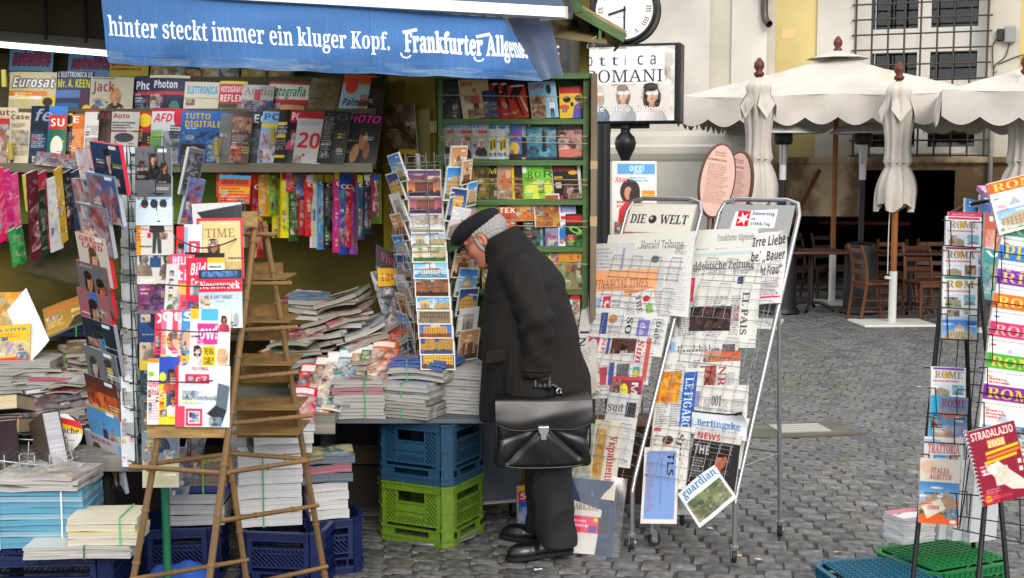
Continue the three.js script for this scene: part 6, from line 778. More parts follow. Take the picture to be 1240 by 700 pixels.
// wrapped magazine leaning on the rack, boxes behind
{
const q = [684, 668, 742, 674, 690, 578], pl = plane(G(712, 672).setY(0), -0.12, 0.24);
put('wrapped_magazine', 'dark blue magazine in crinkled clear wrapping leaning against the rack', 'magazine', undefined, gloss2, { plain: 1, b: '#1b2c4a', m: [['ph', 0, 0, 1, 1, ['#1b2c4a', '#24406a', '#132238', '#2a3a5a'], 3], ['pg', [[0.0, 0.28], [0.72, 0.4], [0.62, 1], [0.0, 1]], '#c9c6be'], ['t', 0.06, 0.34, 0.58, 0.08, 'KARKASA', '#6a4a3a', 's'], ['r', 0.0, 0.5, 0.86, 0.22, '#d02a50'], ['r', 0.66, 0.5, 0.2, 0.22, '#2a2430'], ['l', 0.06, 0.55, 0.5, 2, '#f0d0d8', 0.06], ['o', 0.6, 0.54, 0.05, 0.03, '#e8b82a'], ['r', 0.46, 0.62, 0.16, 0.08, '#4a3a90']] }, pl, q, { t: 0.022, off: 0.012, wave: 0.004, nx: 8, ny: 8 });
const g = slab(gloss2, 0.27, 0.37, 0.004, gloss2.swatch('#ffffff'), { wave: 0.006, nx: 12, ny: 14, seed: 4 }); const w = obj('plastic_wrap', g, phys(0xffffff, 0.12, { transmission: 1, thickness: 0 })); const mid = onPlane(714, 672, pl).p; w.position.copy(mid).addScaledVector(pl.n, 0.034); w.quaternion.copy(pl.q).multiply(new THREE.Quaternion().setFromEuler(new THREE.Euler(0, 0, -0.1))); tag(w, 'crinkled clear plastic wrap around the dark blue magazine', 'plastic wrap');
const bx = thing('cardboard_box', 'brown cardboard box on the paving behind the newspaper racks', 'box', G(715, 630).setY(0).add(V(0.1, 0, -0.45)), 0.2); obj('carton', rbox(0.72, 0.42, 0.35, 0.004, 0, 0.212, 0), std(0x5a3420, 0.85, { map: blotch }), bx); obj('flap', box(0.7, 0.006, 0.17, 0, 0.43, 0.08, 0.12), std(0x63402a, 0.85), bx);
// rolled comic between the man's legs
const c = plane(G(634, 662).add(V(0, 0, -0.28)), 0.5, 0.05); put('toy_packet', 'narrow blue toy packet with red and yellow top standing behind the legs', 'toy packet', undefined, gloss2, { b: '#2a5ac0', m: [['r', 0, 0, 1, 0.1, '#e8b02a'], ['r', 0, 0.1, 1, 0.2, '#d02a34'], ['t', 0.15, 0.13, 0.7, 0.12, 'S', '#f0e8e0'], ['ph', 0, 0.4, 1, 0.6, ['#2a5ac0', '#d8c0b0', '#6a8ae0', '#c0d0f0'], 5]] }, c, [628, 652, 640, 650, 634, 582], { t: 0.02, off: 0.02, h: 0.26 });
// grey bag trolley seen past the crates
const t = thing('trolley_bag', 'grey fabric trolley bag on a small wheel beside the crates', 'bag', G(600, 632).setY(0).add(V(0, 0, -0.1)), 0.3); obj('bag_body', T(surf((x, y, z) => Math.max(Math.abs(x) - 0.12 + 0.02 * Math.sin(y * 9 + z * 7), Math.abs(y - 0.32) - 0.22, Math.abs(z) - 0.09 + 0.012 * Math.sin(y * 13 + x * 9)), [-0.18, 0.05, -0.15], [0.18, 0.6, 0.15], 0.015), 0, 0, 0), std(0x4c5058, 0.85), t); obj('hem', box(0.2, 0.012, 0.02, 0, 0.1, 0.085), std(0x9a9aa0, 0.7), t);
for (const s of [-1, 1]) { obj('wheel', T(new THREE.CylinderGeometry(0.035, 0.035, 0.02, 16), s * 0.08, 0.036, 0.03, 0, 0, Math.PI / 2), std(0x17181a, 0.6), t); obj('strut', bar(V(s * 0.08, 0.04, 0.03), V(s * 0.08, 0.12, 0.02), 0.008), std(0x55575a, 0.4), t); }
}
// ---------------------------------------------------------------- postcard spinner
{
const Z = 5.9, c0 = A(527, 320, Z), sp = thing('postcard_spinner', 'tall wire spinner rack filled with postcards beside the man', 'spinner rack', V(c0.x, 0, -Z - 0.03)); sp.rotation.z = 0.045;
obj('pole', bar(V(0, 0.0, 0), V(0, 1.86, 0), 0.014, 0.014, 10), chrome, sp); obj('base', lathe([[0, 0], [0.2, 0], [0.21, 0.02], [0.05, 0.05], [0, 0.05]], 20), chrome, sp);
for (const y of [0.85, 1.3, 1.8]) obj('ring', T(new THREE.TorusGeometry(0.1, 0.004, 5, 24), 0, y, 0, Math.PI / 2), wireMat, sp);
const faces = [[0, 0.1, 'front'], [-62 * D2R, 0.1, 'window'], [62 * D2R, 0.1, 'far']];
for (const [yaw] of faces) { const g = []; for (const s of [-1, 1]) g.push(bar(V(s * 0.085, 0.78, 0.1), V(s * 0.085, 1.86, 0.1), 0.0022, 0.0022, 5)); for (let k = 0; k < 13; k++) { const y = 0.82 + k * 0.083; g.push(...wire([V(-0.085, y, 0.1), V(-0.085, y, 0.13), V(0.085, y, 0.13), V(0.085, y, 0.1)], 0.0018)); g.push(...wire([V(-0.04, y, 0.13), V(-0.04, y + 0.03, 0.132), V(0.04, y + 0.03, 0.132), V(0.04, y, 0.13)], 0.0018)); } const m = obj('wire_face', g, wireMat, sp); m.rotation.y = yaw; }
const V5 = (s1, s2, st, gr, k) => [s1, s2, st, gr, k];
const cards = [ // top edge y, look, drawing
[205, 'violet sunset over a castle bridge', V5('#4a2f7a', '#e88a4a', '#7a3a2a', '#2a1c3a', 'castle')], [226, 'purple dusk with lit castle', V5('#5a4a9a', '#c96a6a', '#8a4a3a', '#3a2a5a', 'castle')], [244, 'pale grey group of statues', V5('#dcdfe4', '#c9ccd2', '#a9a49c', '#d8d8d8', 'town')], [265, 'four small city views', 'multi'], [284, 'green garden villa', V5('#9fc0a0', '#5a9a4a', '#d8c8a0', '#2f6a2a', 'town')], [304, 'blue sky over a white church', V5('#3a9ad8', '#a8d8f0', '#d8d8d8', '#5a9ac0', 'dome')], [326, 'brown night street', V5('#3a2a22', '#6a4a30', '#8a5a3a', '#2a1c14', 'town')], [343, 'four bright blue views', 'multi2'], [359, 'sepia ruins', V5('#c8c2b4', '#a89a84', '#7a6a54', '#8a7a64', 'arena')], [376, 'golden dome under deep blue sky', V5('#23479a', '#4a78c8', '#d8a24a', '#8a4a1c', 'dome')], [396, 'night fountain with golden light', V5('#1c3078', '#3a5aa8', '#c89a4a', '#3a4a6a', 'town')], [414, 'illuminated arena under night blue sky', V5('#1a2f7a', '#3a50a0', '#e0b03a', '#6a3a1a', 'arena')]];
const draw = (v, s) => (c, w, h) => { c.fillStyle = '#e9e7e2'; c.fillRect(-3, -3, w + 6, h + 6); if (typeof v === 'string') { const b = v === 'multi' ? ['#8aa8c8', '#c9b48a'] : ['#2f8fd8', '#d8b070']; for (let k = 0; k < 4; k++) MOT.v(c, w, h, [0.04 + (k % 2) * 0.47, 0.06 + (k >> 1) * 0.46, 0.45, 0.42, b[0], '#cfe2f0', b[1], '#7a8a6a', ['arena', 'dome', 'arch', 'town'][k], s + k]); } else MOT.v(c, w, h, [0.04, 0.05, 0.92, 0.9, v[0], v[1], v[2], v[3], v[4], s]); };
const ordn = ['top', 'second', 'third', 'fourth', 'fifth', 'sixth', 'seventh', 'eighth', 'ninth', 'tenth', 'eleventh', 'twelfth', 'thirteenth'];
const pf = plane(V(c0.x, 1.3, -Z + 0.1), 0.04, 0.02);
cards.forEach(([y, d, v], i) => { const x = lerp(492, 509, (y - 205) / 215), hh = 34; put('postcard', 'wide postcard of ' + d + ' on the spinner front', 'postcard', 'postcards in the spinner', gloss2, draw(v, i + 1), pf, [x + 1, y + hh, x + 43, y + hh, x, y], { t: 0.006, off: i * 0.0035 - 0.02, lean: -0.1, nx: 2, ny: 2, pages: gloss2.pages('#e0ddd5', '#bdb9ae') }); });
const kinds = ['dome', 'arena', 'arch', 'town', 'castle'], lookS = [['#2f7fd0', '#a9d4f2', '#c9a878', '#5a6a4a', 'blue sky'], ['#c98a5a', '#e8c89a', '#8a5a3a', '#4a3a2a', 'amber evening'], ['#d8dce0', '#eceef0', '#b0aaa0', '#9a9a94', 'pale fog'], ['#27407a', '#6a86b8', '#d8a85a', '#2a2a3a', 'deep blue dusk']], kn2 = { dome: 'a domed church', arena: 'an ancient arena', arch: 'a triumphal arch', town: 'a row of houses', castle: 'a castle and bridge' };
const side = (yaw, list, words, tilt) => { const pl = plane(V(c0.x + Math.sin(yaw) * 0.11, 1.3, -Z + 0.0 + Math.cos(yaw) * 0.06), yaw, yaw < 0 ? -0.3 : -0.17); list.forEach(([x, y, w, h, dx], i) => { const k = kinds[i % 5], l = lookS[(i * 3 + (yaw > 0 ? 1 : 0)) % 4]; put('postcard', 'postcard of ' + kn2[k] + ' in ' + l[4] + ', ' + ordn[i] + ' down ' + words, 'postcard', 'postcards in the spinner', gloss2, draw([l[0], l[1], l[2], l[3], k], 40 + i), pl, [x + dx, y + h, x + dx + w, y + h + tilt, x, y], { t: 0.009, off: i * 0.001, turn: 1, nx: 2, ny: 2, pages: gloss2.pages('#e6e4de', '#c4c0b6') }); }); };
side(-58 * D2R, [[468, 184, 16, 34, 12], [466, 207, 16, 34, 12], [470, 232, 15, 34, 12], [471, 256, 15, 34, 12], [474, 282, 15, 34, 11], [477, 305, 15, 34, 11], [476, 330, 15, 34, 11], [478, 353, 14, 34, 10], [480, 376, 14, 34, 9], [484, 402, 14, 34, 8]], "the spinner's window side", 5);
side(46 * D2R, [[546, 178, 20, 42, -4], [541, 203, 22, 42, -5], [546, 229, 22, 42, -8], [548, 253, 23, 40, -9], [552, 305, 24, 34, -7], [556, 326, 24, 36, -7], [556, 350, 24, 34, -5], [556, 374, 24, 34, -4], [557, 400, 24, 38, -4]], "the spinner's far side", -4);
side(64 * D2R, [[560, 196, 12, 30, -3], [566, 222, 12, 30, -3], [572, 316, 10, 30, -3]], "the spinner's outer wing", -5);
}
// ---------------------------------------------------------------- DVD spinner
{
const Z = 4.85, c0 = A(182, 300, Z), sp = thing('disc_spinner', 'green wire spinner rack holding video disc cases', 'spinner rack', V(c0.x, 0, -Z - 0.06));
obj('pole', bar(V(0.015, 0, 0), V(0.015, 1.84, 0), 0.017, 0.017, 10), std(0x1d6a4a, 0.4), sp); obj('base', lathe([[0, 0], [0.24, 0], [0.24, 0.02], [0.04, 0.05], [0, 0.05]], 20), std(0x1d6a4a, 0.4), sp);
for (const yaw of [0, -48 * D2R, 55 * D2R]) { const g = []; for (const s of [-1, -0.4, 0.4, 1]) g.push(bar(V(s * 0.078, 0.62, 0.075), V(s * 0.078, 1.85, 0.075), 0.002, 0.002, 5)); for (let k = 0; k < 12; k++) { const y = 0.63 + k * 0.106; g.push(...wire([V(-0.078, y, 0.075), V(-0.078, y, 0.125), V(0.078, y, 0.125), V(0.078, y, 0.075)], 0.002)); g.push(...wire([V(-0.045, y, 0.125), V(-0.05, y + 0.075, 0.128), V(-0.06, y + 0.075, 0.1)], 0.002)); g.push(...wire([V(0.045, y, 0.125), V(0.05, y + 0.075, 0.128), V(0.06, y + 0.075, 0.1)], 0.002)); } const m = obj('wire_face', g, greenWire, sp); m.rotation.y = yaw; }
for (let k = 0; k < 5; k++) obj('ring', T(new THREE.TorusGeometry(0.075, 0.005, 5, 20), 0, 0.64 + k * 0.3, 0, Math.PI / 2), greenWire, sp);
const sleeve = { rough: 0.1 }; let n = 0;
const disc = (pl, q, desc, s, spine, o = {}) => { n++; if (typeof s.b === 'string') s.b = mixc(s.b, '#b4b8c0', 0.22); return put('disc_case', desc + ' disc case ' + (o.where), 'disc case', 'disc cases in the green spinner', gloss2, s, pl, q, { t: 0.015, nx: 1, ny: 1, spine, pages: gloss2.swatch(spine), back: gloss2.swatch('#c8ccd0'), turn: 0.8, ...o }); };
const st = ['r', 0.62, 0.04, 0.24, 0.07, '#e6e8ea'];
const pf = plane(V(c0.x, 1.2, -Z + 0.07), 0.06, 0.05), F = 'on the spinner front';
const ctr = [
[178, 'black with three orange lit faces', { b: '#17100f', m: [['p', 0.5, 0.24, 0.3, '#c08a6a', '#1c0f0c', '#120b0a'], ['p', 0.8, 0.4, 0.24, '#b06a48', '#1c0f0c', '#120b0a'], ['p', 0.2, 0.36, 0.22, '#7a3024', '#1c0f0c', '#120b0a'], st] }], [213, 'icy blue with large eyes', { b: ['#a9cbe4', '#dfeaf2'], m: [['o', 0.22, 0.14, 0.16, 0.035, '#30435a'], ['o', 0.78, 0.14, 0.16, 0.035, '#30435a'], ['l', 0.1, 0.38, 0.8, 2, '#6a9ac4', 0.07], ['o', 0.25, 0.56, 0.1, 0.09, '#2a2f3a'], ['o', 0.5, 0.56, 0.1, 0.09, '#2a2f3a'], ['o', 0.75, 0.56, 0.1, 0.09, '#2a2f3a'], st] }], [249, 'white with orange strip and man in suit', { b: '#dedbd4', m: [['r', 0, 0, 0.13, 1, '#e89a1c'], ['vt', 0.03, 0.12, 0.08, 0.6, 'VISIONI', '#c0303a'], ['f', 0.56, 0.06, 0.9, '#c9967a', '#3a2a20', '#2a2a2e', '#3a3a3e'], ['r', 0.3, 0.55, 0.1, 0.1, '#c8304a']] }], [284, 'cream with blue title and seated family', { b: '#d9d4c6', m: [['t', 0.08, 0.08, 0.84, 0.1, 'MY FATHER', '#2a62a8', 'b', { edge: '#8ab0d8', ew: 6 }], ['p', 0.18, 0.45, 0.28, '#c9967a', '#3a2a24', '#8a7a6a'], ['p', 0.84, 0.45, 0.28, '#b88468', '#2a201c', '#5a4a44'], ['o', 0.5, 0.4, 0.07, 0.1, '#2a4a7a'], ['r', 0.35, 0.46, 0.3, 0.2, '#2a4a7a']] }],
[320, 'magenta dusk with red edge', { b: '#4a2540', m: [['ph', 0.0, 0.12, 1, 0.8, ['#6a2f5a', '#a84a80', '#2a1a3a', '#1c1424', '#8a5a9a'], 5], ['r', 0, 0, 1, 0.1, '#c8303e'], ['r', 0.2, 0.02, 0.5, 0.04, '#2a2024'], st] }], [354, 'plain royal blue', { b: ['#2a5aa8', '#14305f'], m: [['o', 0.5, 0.5, 0.3, 0.25, '#0e1c30'], st] }], [388, 'beige with blurred couple', { b: '#b8a48a', m: [['p', 0.4, 0.35, 0.36, '#c89a80', '#4a3226', '#7a6a5a'], ['r', 0, 0.8, 1, 0.2, '#c8b03a']] }], [424, 'dark teal', { b: '#1f3a44', m: [['ph', 0, 0.1, 1, 0.8, ['#1f3a44', '#3a6070', '#10222a'], 6]] }], [460, 'black with pale title', { b: '#1b1c20', m: [['l', 0.1, 0.1, 0.8, 3, '#8a8c92', 0.08], ['ph', 0.1, 0.4, 0.8, 0.5, ['#2a2c34', '#4a4c58'], 7]] }], [496, 'grey blue comedy', { b: '#5a7086', m: [['p', 0.5, 0.4, 0.34, '#c89a80', '#4a3226', '#33405a'], st] }], [530, 'pale khaki with violet heading', { b: '#b4b08c', m: [['r', 0, 0, 1, 0.28, '#a9a6c4'], ['t', 0.2, 0.08, 0.5, 0.08, 'WALKING', '#5a5a70'], ['ph', 0.08, 0.36, 0.84, 0.56, ['#b4b08c', '#a8a478', '#c0bca0'], 8], st] }]];
ctr.forEach(([y, d, s], i) => { const x = lerp(163, 172, i / 10); disc(pf, [x + 1, y + 60, x + 45, y + 60, x, y], d, s, '#c9ccd0', { off: 0.02 + (10 - i) * -0.0035 + 0.03, where: F, lean: -0.07 }); });
const pl = plane(V(A(132, 300, Z).x, 1.2, -A(132, 300, Z - 0.01).z * -1), -46 * D2R, -0.21), Lw = "on the spinner's shadowed side";
const left = [
[112, 176, '#d8344c', 'red cased with woman in blue', { b: ['#27456a', '#101c2c'], m: [['p', 0.55, 0.3, 0.3, '#c0a09a', '#1c1620', '#1c2438'], st] }], [107, 213, '#b9bec4', 'grey cased with blue street crowd', { b: '#4a6a9a', m: [['ph', 0.05, 0.05, 0.9, 0.9, ['#3a5a8a', '#8a9ab8', '#c05a4a', '#2a3040'], 9], st] }], [96, 251, '#a8adb4', 'clear cased with red and white crowd', { b: '#4a5560', m: [['ph', 0.05, 0.05, 0.9, 0.9, ['#8a3a3c', '#d8d4d0', '#3a4a60', '#6a2a30', '#8a98a8'], 10]] }], [95, 287, '#d0303e', 'red cased with red cartoon title', { b: '#c9c2b4', m: [['t', 0.1, 0.06, 0.8, 0.1, 'GREEN', '#c02a2c'], ['t', 0.15, 0.19, 0.7, 0.1, 'CARD', '#c02a2c'], ['p', 0.5, 0.5, 0.36, '#d0a080', '#5a3a24', '#c8b04a'], st] }], [96, 322, '#d02a38', 'red cased with brown portraits', { b: '#3a2a24', m: [['p', 0.35, 0.4, 0.34, '#b8805a', '#1c120e', '#2a1c16'], ['p', 0.72, 0.5, 0.34, '#a87450', '#1c120e', '#4a3020'], ['l', 0.1, 0.06, 0.5, 1, '#b0a89c', 0.07]] }], [97, 356, '#d8283c', 'bright red cased with blue scarf figure', { b: '#8a1f2c', m: [['r', 0.4, 0, 0.25, 0.5, '#3a6ab0'], ['p', 0.5, 0.42, 0.4, '#a87a68', '#1c1416', '#231c22'], ['ph', 0, 0.6, 1, 0.4, ['#1c181c', '#4a2a30', '#8a8a90'], 11]] }],
[104, 391, '#9aa4ae', 'grey cased with blue hooded face', { b: ['#14293c', '#0c1620'], m: [['p', 0.5, 0.45, 0.5, '#4a7aa0', '#0c1620', '#14304a'], st] }], [106, 426, '#aab0b6', 'grey cased with three grey faces', { b: '#3c3f44', m: [['p', 0.26, 0.4, 0.32, '#b0a49c', '#2a2a2c', '#26282c'], ['p', 0.74, 0.36, 0.32, '#a89c94', '#2a2a2c', '#26282c'], st] }], [107, 461, '#8a9098', 'grey cased with orange sunset', { b: ['#3a2020', '#c8501c'], m: [['ph', 0.05, 0.3, 0.9, 0.65, ['#c8501c', '#e0902a', '#5a1c18', '#7a2a1c'], 12], st] }], [109, 497, '#9ab0c4', 'light cased with bright blue sky', { b: ['#3a86c8', '#8ac0e0'], m: [['r', 0, 0, 1, 0.06, '#c8a02a'], ['f', 0.5, 0.3, 0.6, '#c89a80', '#2a2020', '#2a3a6a'], ['f', 0.75, 0.35, 0.5, '#c89a80', '#2a2020', '#8a3a3a'], st] }], [108, 531, '#a8b4c4', 'pale cased with two sitting people', { b: '#b8bcc2', m: [['t', 0.2, 0.06, 0.6, 0.06, 'BORA', '#a03a3a'], ['p', 0.35, 0.4, 0.34, '#c08a70', '#5a3424', '#4a6aa0'], ['p', 0.74, 0.55, 0.34, '#d0a080', '#2a2020', '#3a3a48'], ['l', 0.1, 0.92, 0.7, 1, '#a04a4a', 0.05]] }]];
left.forEach(([x, y, sp2, d, s], i) => disc(pl, [x + 10, y + 59, x + 43, y + 54, x, y + 1], d, s, sp2, { off: i * 0.002, where: Lw }));
[[92, 178, '#c83a50', 'white'], [88, 214, '#b0b4b8', 'reddish']].forEach(([x, y, c, d], i) => disc(pl, [x + 12, y + 56, x + 30, y + 53, x, y + 4], d + ' faced', { b: i ? '#a08a8a' : '#d8d4d4', m: [['ph', 0, 0, 1, 1, i ? ['#a05a60', '#c8c0c0', '#6a4a50'] : ['#d8d4d4', '#b8a0a8'], 13 + i]] }, c, { off: -0.05, where: 'tucked behind the blue ones' }));
const pr = plane(V(A(216, 300, Z).x, 1.2, -Z + 0.02), 52 * D2R, -0.2);
[[228, 178, 'black with grey figures', { b: '#202226', m: [['ph', 0.1, 0.1, 0.8, 0.8, ['#202226', '#8a8c92', '#3a3c44'], 15]] }], [228, 214, 'violet blue night', { b: '#3a4a8a', m: [['ph', 0.1, 0.1, 0.8, 0.8, ['#3a4a8a', '#8a90c0', '#1c2040', '#c05a4a'], 16]] }], [218, 540, 'blue and tan low', { b: '#5a7aa0', m: [['ph', 0, 0, 1, 1, ['#5a7aa0', '#c8b090', '#2a3a5a'], 17]] }], [228, 528, 'slate low', { b: '#4a5a6a', m: [['ph', 0, 0, 1, 1, ['#4a5a6a', '#a8b0b8', '#8a4a3a'], 18]] }]].forEach(([x, y, d, s], i) => disc(pr, [x - 12, y + 57, x + 8, y + 60, x, y], d, s, '#b8bcc2', { off: i * 0.003, where: "on the spinner's bamboo side" }));
const pb = plane(V(A(157, 300, Z).x, 1.2, -Z - 0.02), -0.25, 0.04);
for (let k = 0; k < 10; k++) disc(pb, [149, 232 + k * 37, 166, 232 + k * 37, 147, 178 + k * 37], 'blank white sleeved', { b: k % 3 ? '#dfe2e4' : '#cdd4da', m: [['r', 0, 0.86, 1, 0.03, '#9aa4a8']] }, '#c8ccd0', { off: 0, where: 'between two columns, number ' + ['one', 'two', 'three', 'four', 'five', 'six', 'seven', 'eight', 'nine', 'ten'][k] + ' down' });
}
// ---------------------------------------------------------------- bamboo magazine stand
{
const A0 = A, B = 0.925, A_ = (x, y, z) => A0(x, y, z * B);
const bam = std(0x94784e, 0.65, { map: fbmTex(256, 4, 5, 81, (v, x, y) => { const k = 0.75 + 0.5 * (v - 0.4); return [k, k * 0.94, k * 0.84]; }, true) }), rust = std(0x7a4a2a, 0.8), card = std(0xa07c46, 0.85, { map: blotch }), board = std(0xc9a468, 0.7, { map: blotch });
const st = thing('bamboo_stand', 'bamboo pole stand with cardboard shelves holding foreign magazines', 'magazine stand');
const cane = (a, b, r = 0.0115, name = 'bamboo_pole') => { const l = a.distanceTo(b), g = [bar(a, b, r, r * 0.9, 8)]; for (let k = 1; k < l / 0.2; k++) { const p = a.clone().lerp(b, k * 0.2 / l + 0.02 * Math.sin(k * 7 + l * 30)); const d = b.clone().sub(a).normalize().multiplyScalar(0.005); g.push(bar(p.clone().sub(d), p.clone().add(d), r * 1.18, r * 1.18, 8)); } return obj(name, g, bam, st); };
const apex = A_(313, 268, 5.12), fA = G(236, 836), fB = G(401, 742), fC = G(142, 812), fD = G(306, 758);
cane(fA, apex.clone().add(V(-0.005, 0.01, 0.02)), 0.0135); cane(fB, apex.clone().add(V(0.02, 0.0, 0)), 0.0125); cane(fC, A_(232, 300, 4.98), 0.013); cane(fD, A_(276, 540, 5.08), 0.0125);
const rung = (x0, y0, z0, x1, y1, z1) => cane(A_(x0, y0, z0), A_(x1, y1, z1), 0.0095, 'bamboo_rung');
rung(292, 283, 5.07, 332, 284, 5.1); rung(284, 344, 5.0, 353, 343, 5.08); rung(276, 401, 4.93, 360, 396, 5.08); rung(268, 460, 4.88, 361, 451, 5.1); rung(270, 514, 4.83, 378, 503, 5.12); rung(156, 565, 4.72, 278, 573, 4.76); rung(270, 573, 4.76, 390, 555, 5.15); rung(182, 562, 4.82, 290, 548, 5.1); rung(282, 549, 5.08, 370, 556, 5.16); rung(266, 631, 4.72, 385, 612, 5.22); rung(158, 702, 4.62, 300, 678, 5.1); rung(300, 708, 4.9, 396, 686, 5.22);
// cardboard shelves
const shelf = (x0, y0, x1, y1, z, dep) => { const a = A_(x0, y0, z), b = A_(x1, y1, z); obj('cardboard_shelf', [box(b.x - a.x, 0.006, dep, (a.x + b.x) / 2, a.y, -z * B - dep / 2, 0, 0, 0)], card, st); };
[[300, 338, 345, 5.12], [296, 390, 350, 5.1], [290, 442, 354, 5.08], [284, 496, 360, 5.06], [280, 526, 362, 5.04]].forEach(([x0, y, x1, z]) => shelf(x0, y, x1, y, z, 0.26));
const pan = (x0, y0, x1, y1, z, n = 'cardboard_panel', m = card) => { const a = A_(x0, y0, z), b = A_(x1, y1, z); obj(n, box(b.x - a.x, a.y - b.y, 0.006, (a.x + b.x) / 2, (a.y + b.y) / 2, -z * B), m, st); };
pan(304, 318, 343, 344, 5.3); pan(300, 368, 350, 412, 5.28); pan(292, 428, 352, 463, 5.27); pan(286, 482, 360, 530, 5.25);
pan(178, 514, 276, 530, 4.79, 'front_board', board); pan(272, 256, 312, 275, 5.05, 'top_board', board);
obj('wire_loop', [tube([A_(212, 288, 4.88), A_(240, 300, 4.84), A_(270, 296, 4.86), A_(296, 284, 5.0)], 0.003, 24, 5), tube([A_(190, 344, 4.8), A_(240, 347, 4.78), A_(300, 345, 4.96)], 0.0028, 20, 5), tube([A_(188, 399, 4.77), A_(240, 402, 4.76), A_(276, 400, 4.88)], 0.0028, 20, 5), tube([A_(172, 461, 4.76), A_(230, 463, 4.75), A_(275, 459, 4.83)], 0.0028, 20, 5)], std(0x4a3a2a, 0.8), st);
// magazines
const pl = plane(A_(235, 400, 4.88), 0.08, 0.14); let n = 0;
const mg = (q, desc, s, o = {}) => { n++; return put('magazine', desc + ' on the bamboo stand', 'magazine', 'magazines on the bamboo stand', gloss2, s, pl, q, { t: 0.005, off: o.off ?? n * 0.003, turn: 0.5, bow: 0.004, pages: gloss2.pages('#e4e2dc', '#b8b4aa'), ...o }); };
mg([236, 300, 296, 300, 232, 246], 'black and white picture magazine at the top', { b: '#c8c8c8', m: [['pg', [[0.1, 0.2], [1, 0.05], [1, 0.4], [0.3, 0.5]], '#26262a'], ['l', 0.1, 0.6, 0.8, 8, '#9a9a9a']] }, { off: -0.05 });
mg([240, 338, 296, 338, 238, 264], 'red bordered news magazine with tan cover', { b: '#c8283a', m: [['r', 0.06, 0.05, 0.88, 0.92, '#d8bf86'], ['t', 0.18, 0.18, 0.64, 0.14, 'TIME', '#7a6034', 'q'], ['p', 0.36, 0.46, 0.3, '#a8744a', '#2a1a12', '#5a4028'], ['ph', 0.06, 0.72, 0.88, 0.25, ['#d8bf86', '#b89a60', '#c8ac70'], 2], ['l', 0.5, 0.08, 0.3, 1, '#e8e4dc', 0.05]] }, { off: 0.0 });
mg([212, 344, 228, 344, 214, 274], 'narrow red magazine edge', { b: '#d02a34', m: [['r', 0.2, 0.3, 0.8, 0.1, '#1c1c1c'], ['r', 0, 0.7, 1, 0.3, '#e0c03a']] });
mg([221, 344, 243, 344, 223, 272], 'white magazine with red block letter', { b: '#dcdfe4', m: [['r', 0.3, 0.28, 0.6, 0.22, '#d0304a'], ['t', 0.42, 0.32, 0.3, 0.14, 'B', '#f4ecec'], ['r', 0.05, 0.05, 0.2, 0.5, '#8aa8d0']] });
mg([222, 345, 270, 345, 224, 306], 'black covered magazine with dark top edge', { b: '#2a2c30', m: [['r', 0, 0, 1, 0.2, '#16171a']] });
mg([202, 376, 232, 376, 206, 308], 'pink celebrity magazine with white title', { b: '#e0486a', m: [['t', 0.12, 0.05, 0.8, 0.14, 'HELLO', '#fbeff2'], ['t', 0.3, 0.28, 0.5, 0.18, 'ti', '#fbeff2'], ['r', 0.4, 0.52, 0.6, 0.2, '#e8b04a'], ['ph', 0, 0.6, 0.5, 0.4, ['#d8b0a8', '#5a8a4a', '#8a8a90'], 3]] });
mg([198, 384, 214, 384, 202, 320], 'slim magazine with grey upright print', { b: '#c8c4c4', m: [['vt', 0.3, 0.1, 0.3, 0.6, 'ELLE', '#4a4a4e'], ['o', 0.5, 0.85, 0.3, 0.1, '#3a6a3a']] });
mg([226, 396, 273, 396, 225, 312], 'red weekly with white title and yellow strip', { b: '#d8243c', m: [['t', 0.1, 0.08, 0.4, 0.17, 'Bild', '#fbeff0', 'i'], ['t', 0.1, 0.3, 0.4, 0.17, 'Frau', '#fbeff0', 'i'], ['r', 0.56, 0, 0.44, 0.08, '#e8b42a'], ['r', 0.56, 0.08, 0.44, 0.12, '#f0ece0'], ['l', 0.6, 0.12, 0.36, 1, '#3a3a3a', 0.06], ['o', 0.14, 0.68, 0.1, 0.06, '#2a4a9a'], ['o', 0.38, 0.68, 0.08, 0.05, '#6a9a6a'], ['r', 0.05, 0.78, 0.4, 0.14, '#e8b8c0']] });
mg([240, 398, 294, 397, 239, 327], 'news magazine with red masthead and pale cloud cover', { b: ['#9fc0d4', '#d6dde0'], m: [['r', 0, 0, 1, 0.16, '#1c2c48'], ['ph', 0.1, 0.03, 0.8, 0.1, ['#2a5a9a', '#6a9ad0', '#1c2c48'], 4], ['r', 0, 0.16, 1, 0.22, '#d6243a'], ['t', 0.05, 0.2, 0.9, 0.13, 'Newsweek', '#fdf2f2', 's'], ['t', 0.22, 0.44, 0.56, 0.06, 'THE SOFT TARGET', '#3a4a5a'], ['o', 0.18, 0.75, 0.13, 0.17, '#1c1f28'], ['o', 0.62, 0.84, 0.06, 0.12, '#c8b0a0'], ['o', 0.86, 0.86, 0.06, 0.12, '#a0a8b0'], ['l', 0.4, 0.53, 0.24, 1, '#8a9aa8', 0.05]] });
const thin = [[186, 206, '#d8304a', 'crimson'], [193, 210, '#e86a8c', 'rose'], [199, 218, '#6ab04a', 'leaf green topped'], [206, 226, '#e04a6a', 'coral'], [213, 232, '#d8b8b0', 'beige'], [218, 236, '#4a8ac8', 'sky blue edged']];
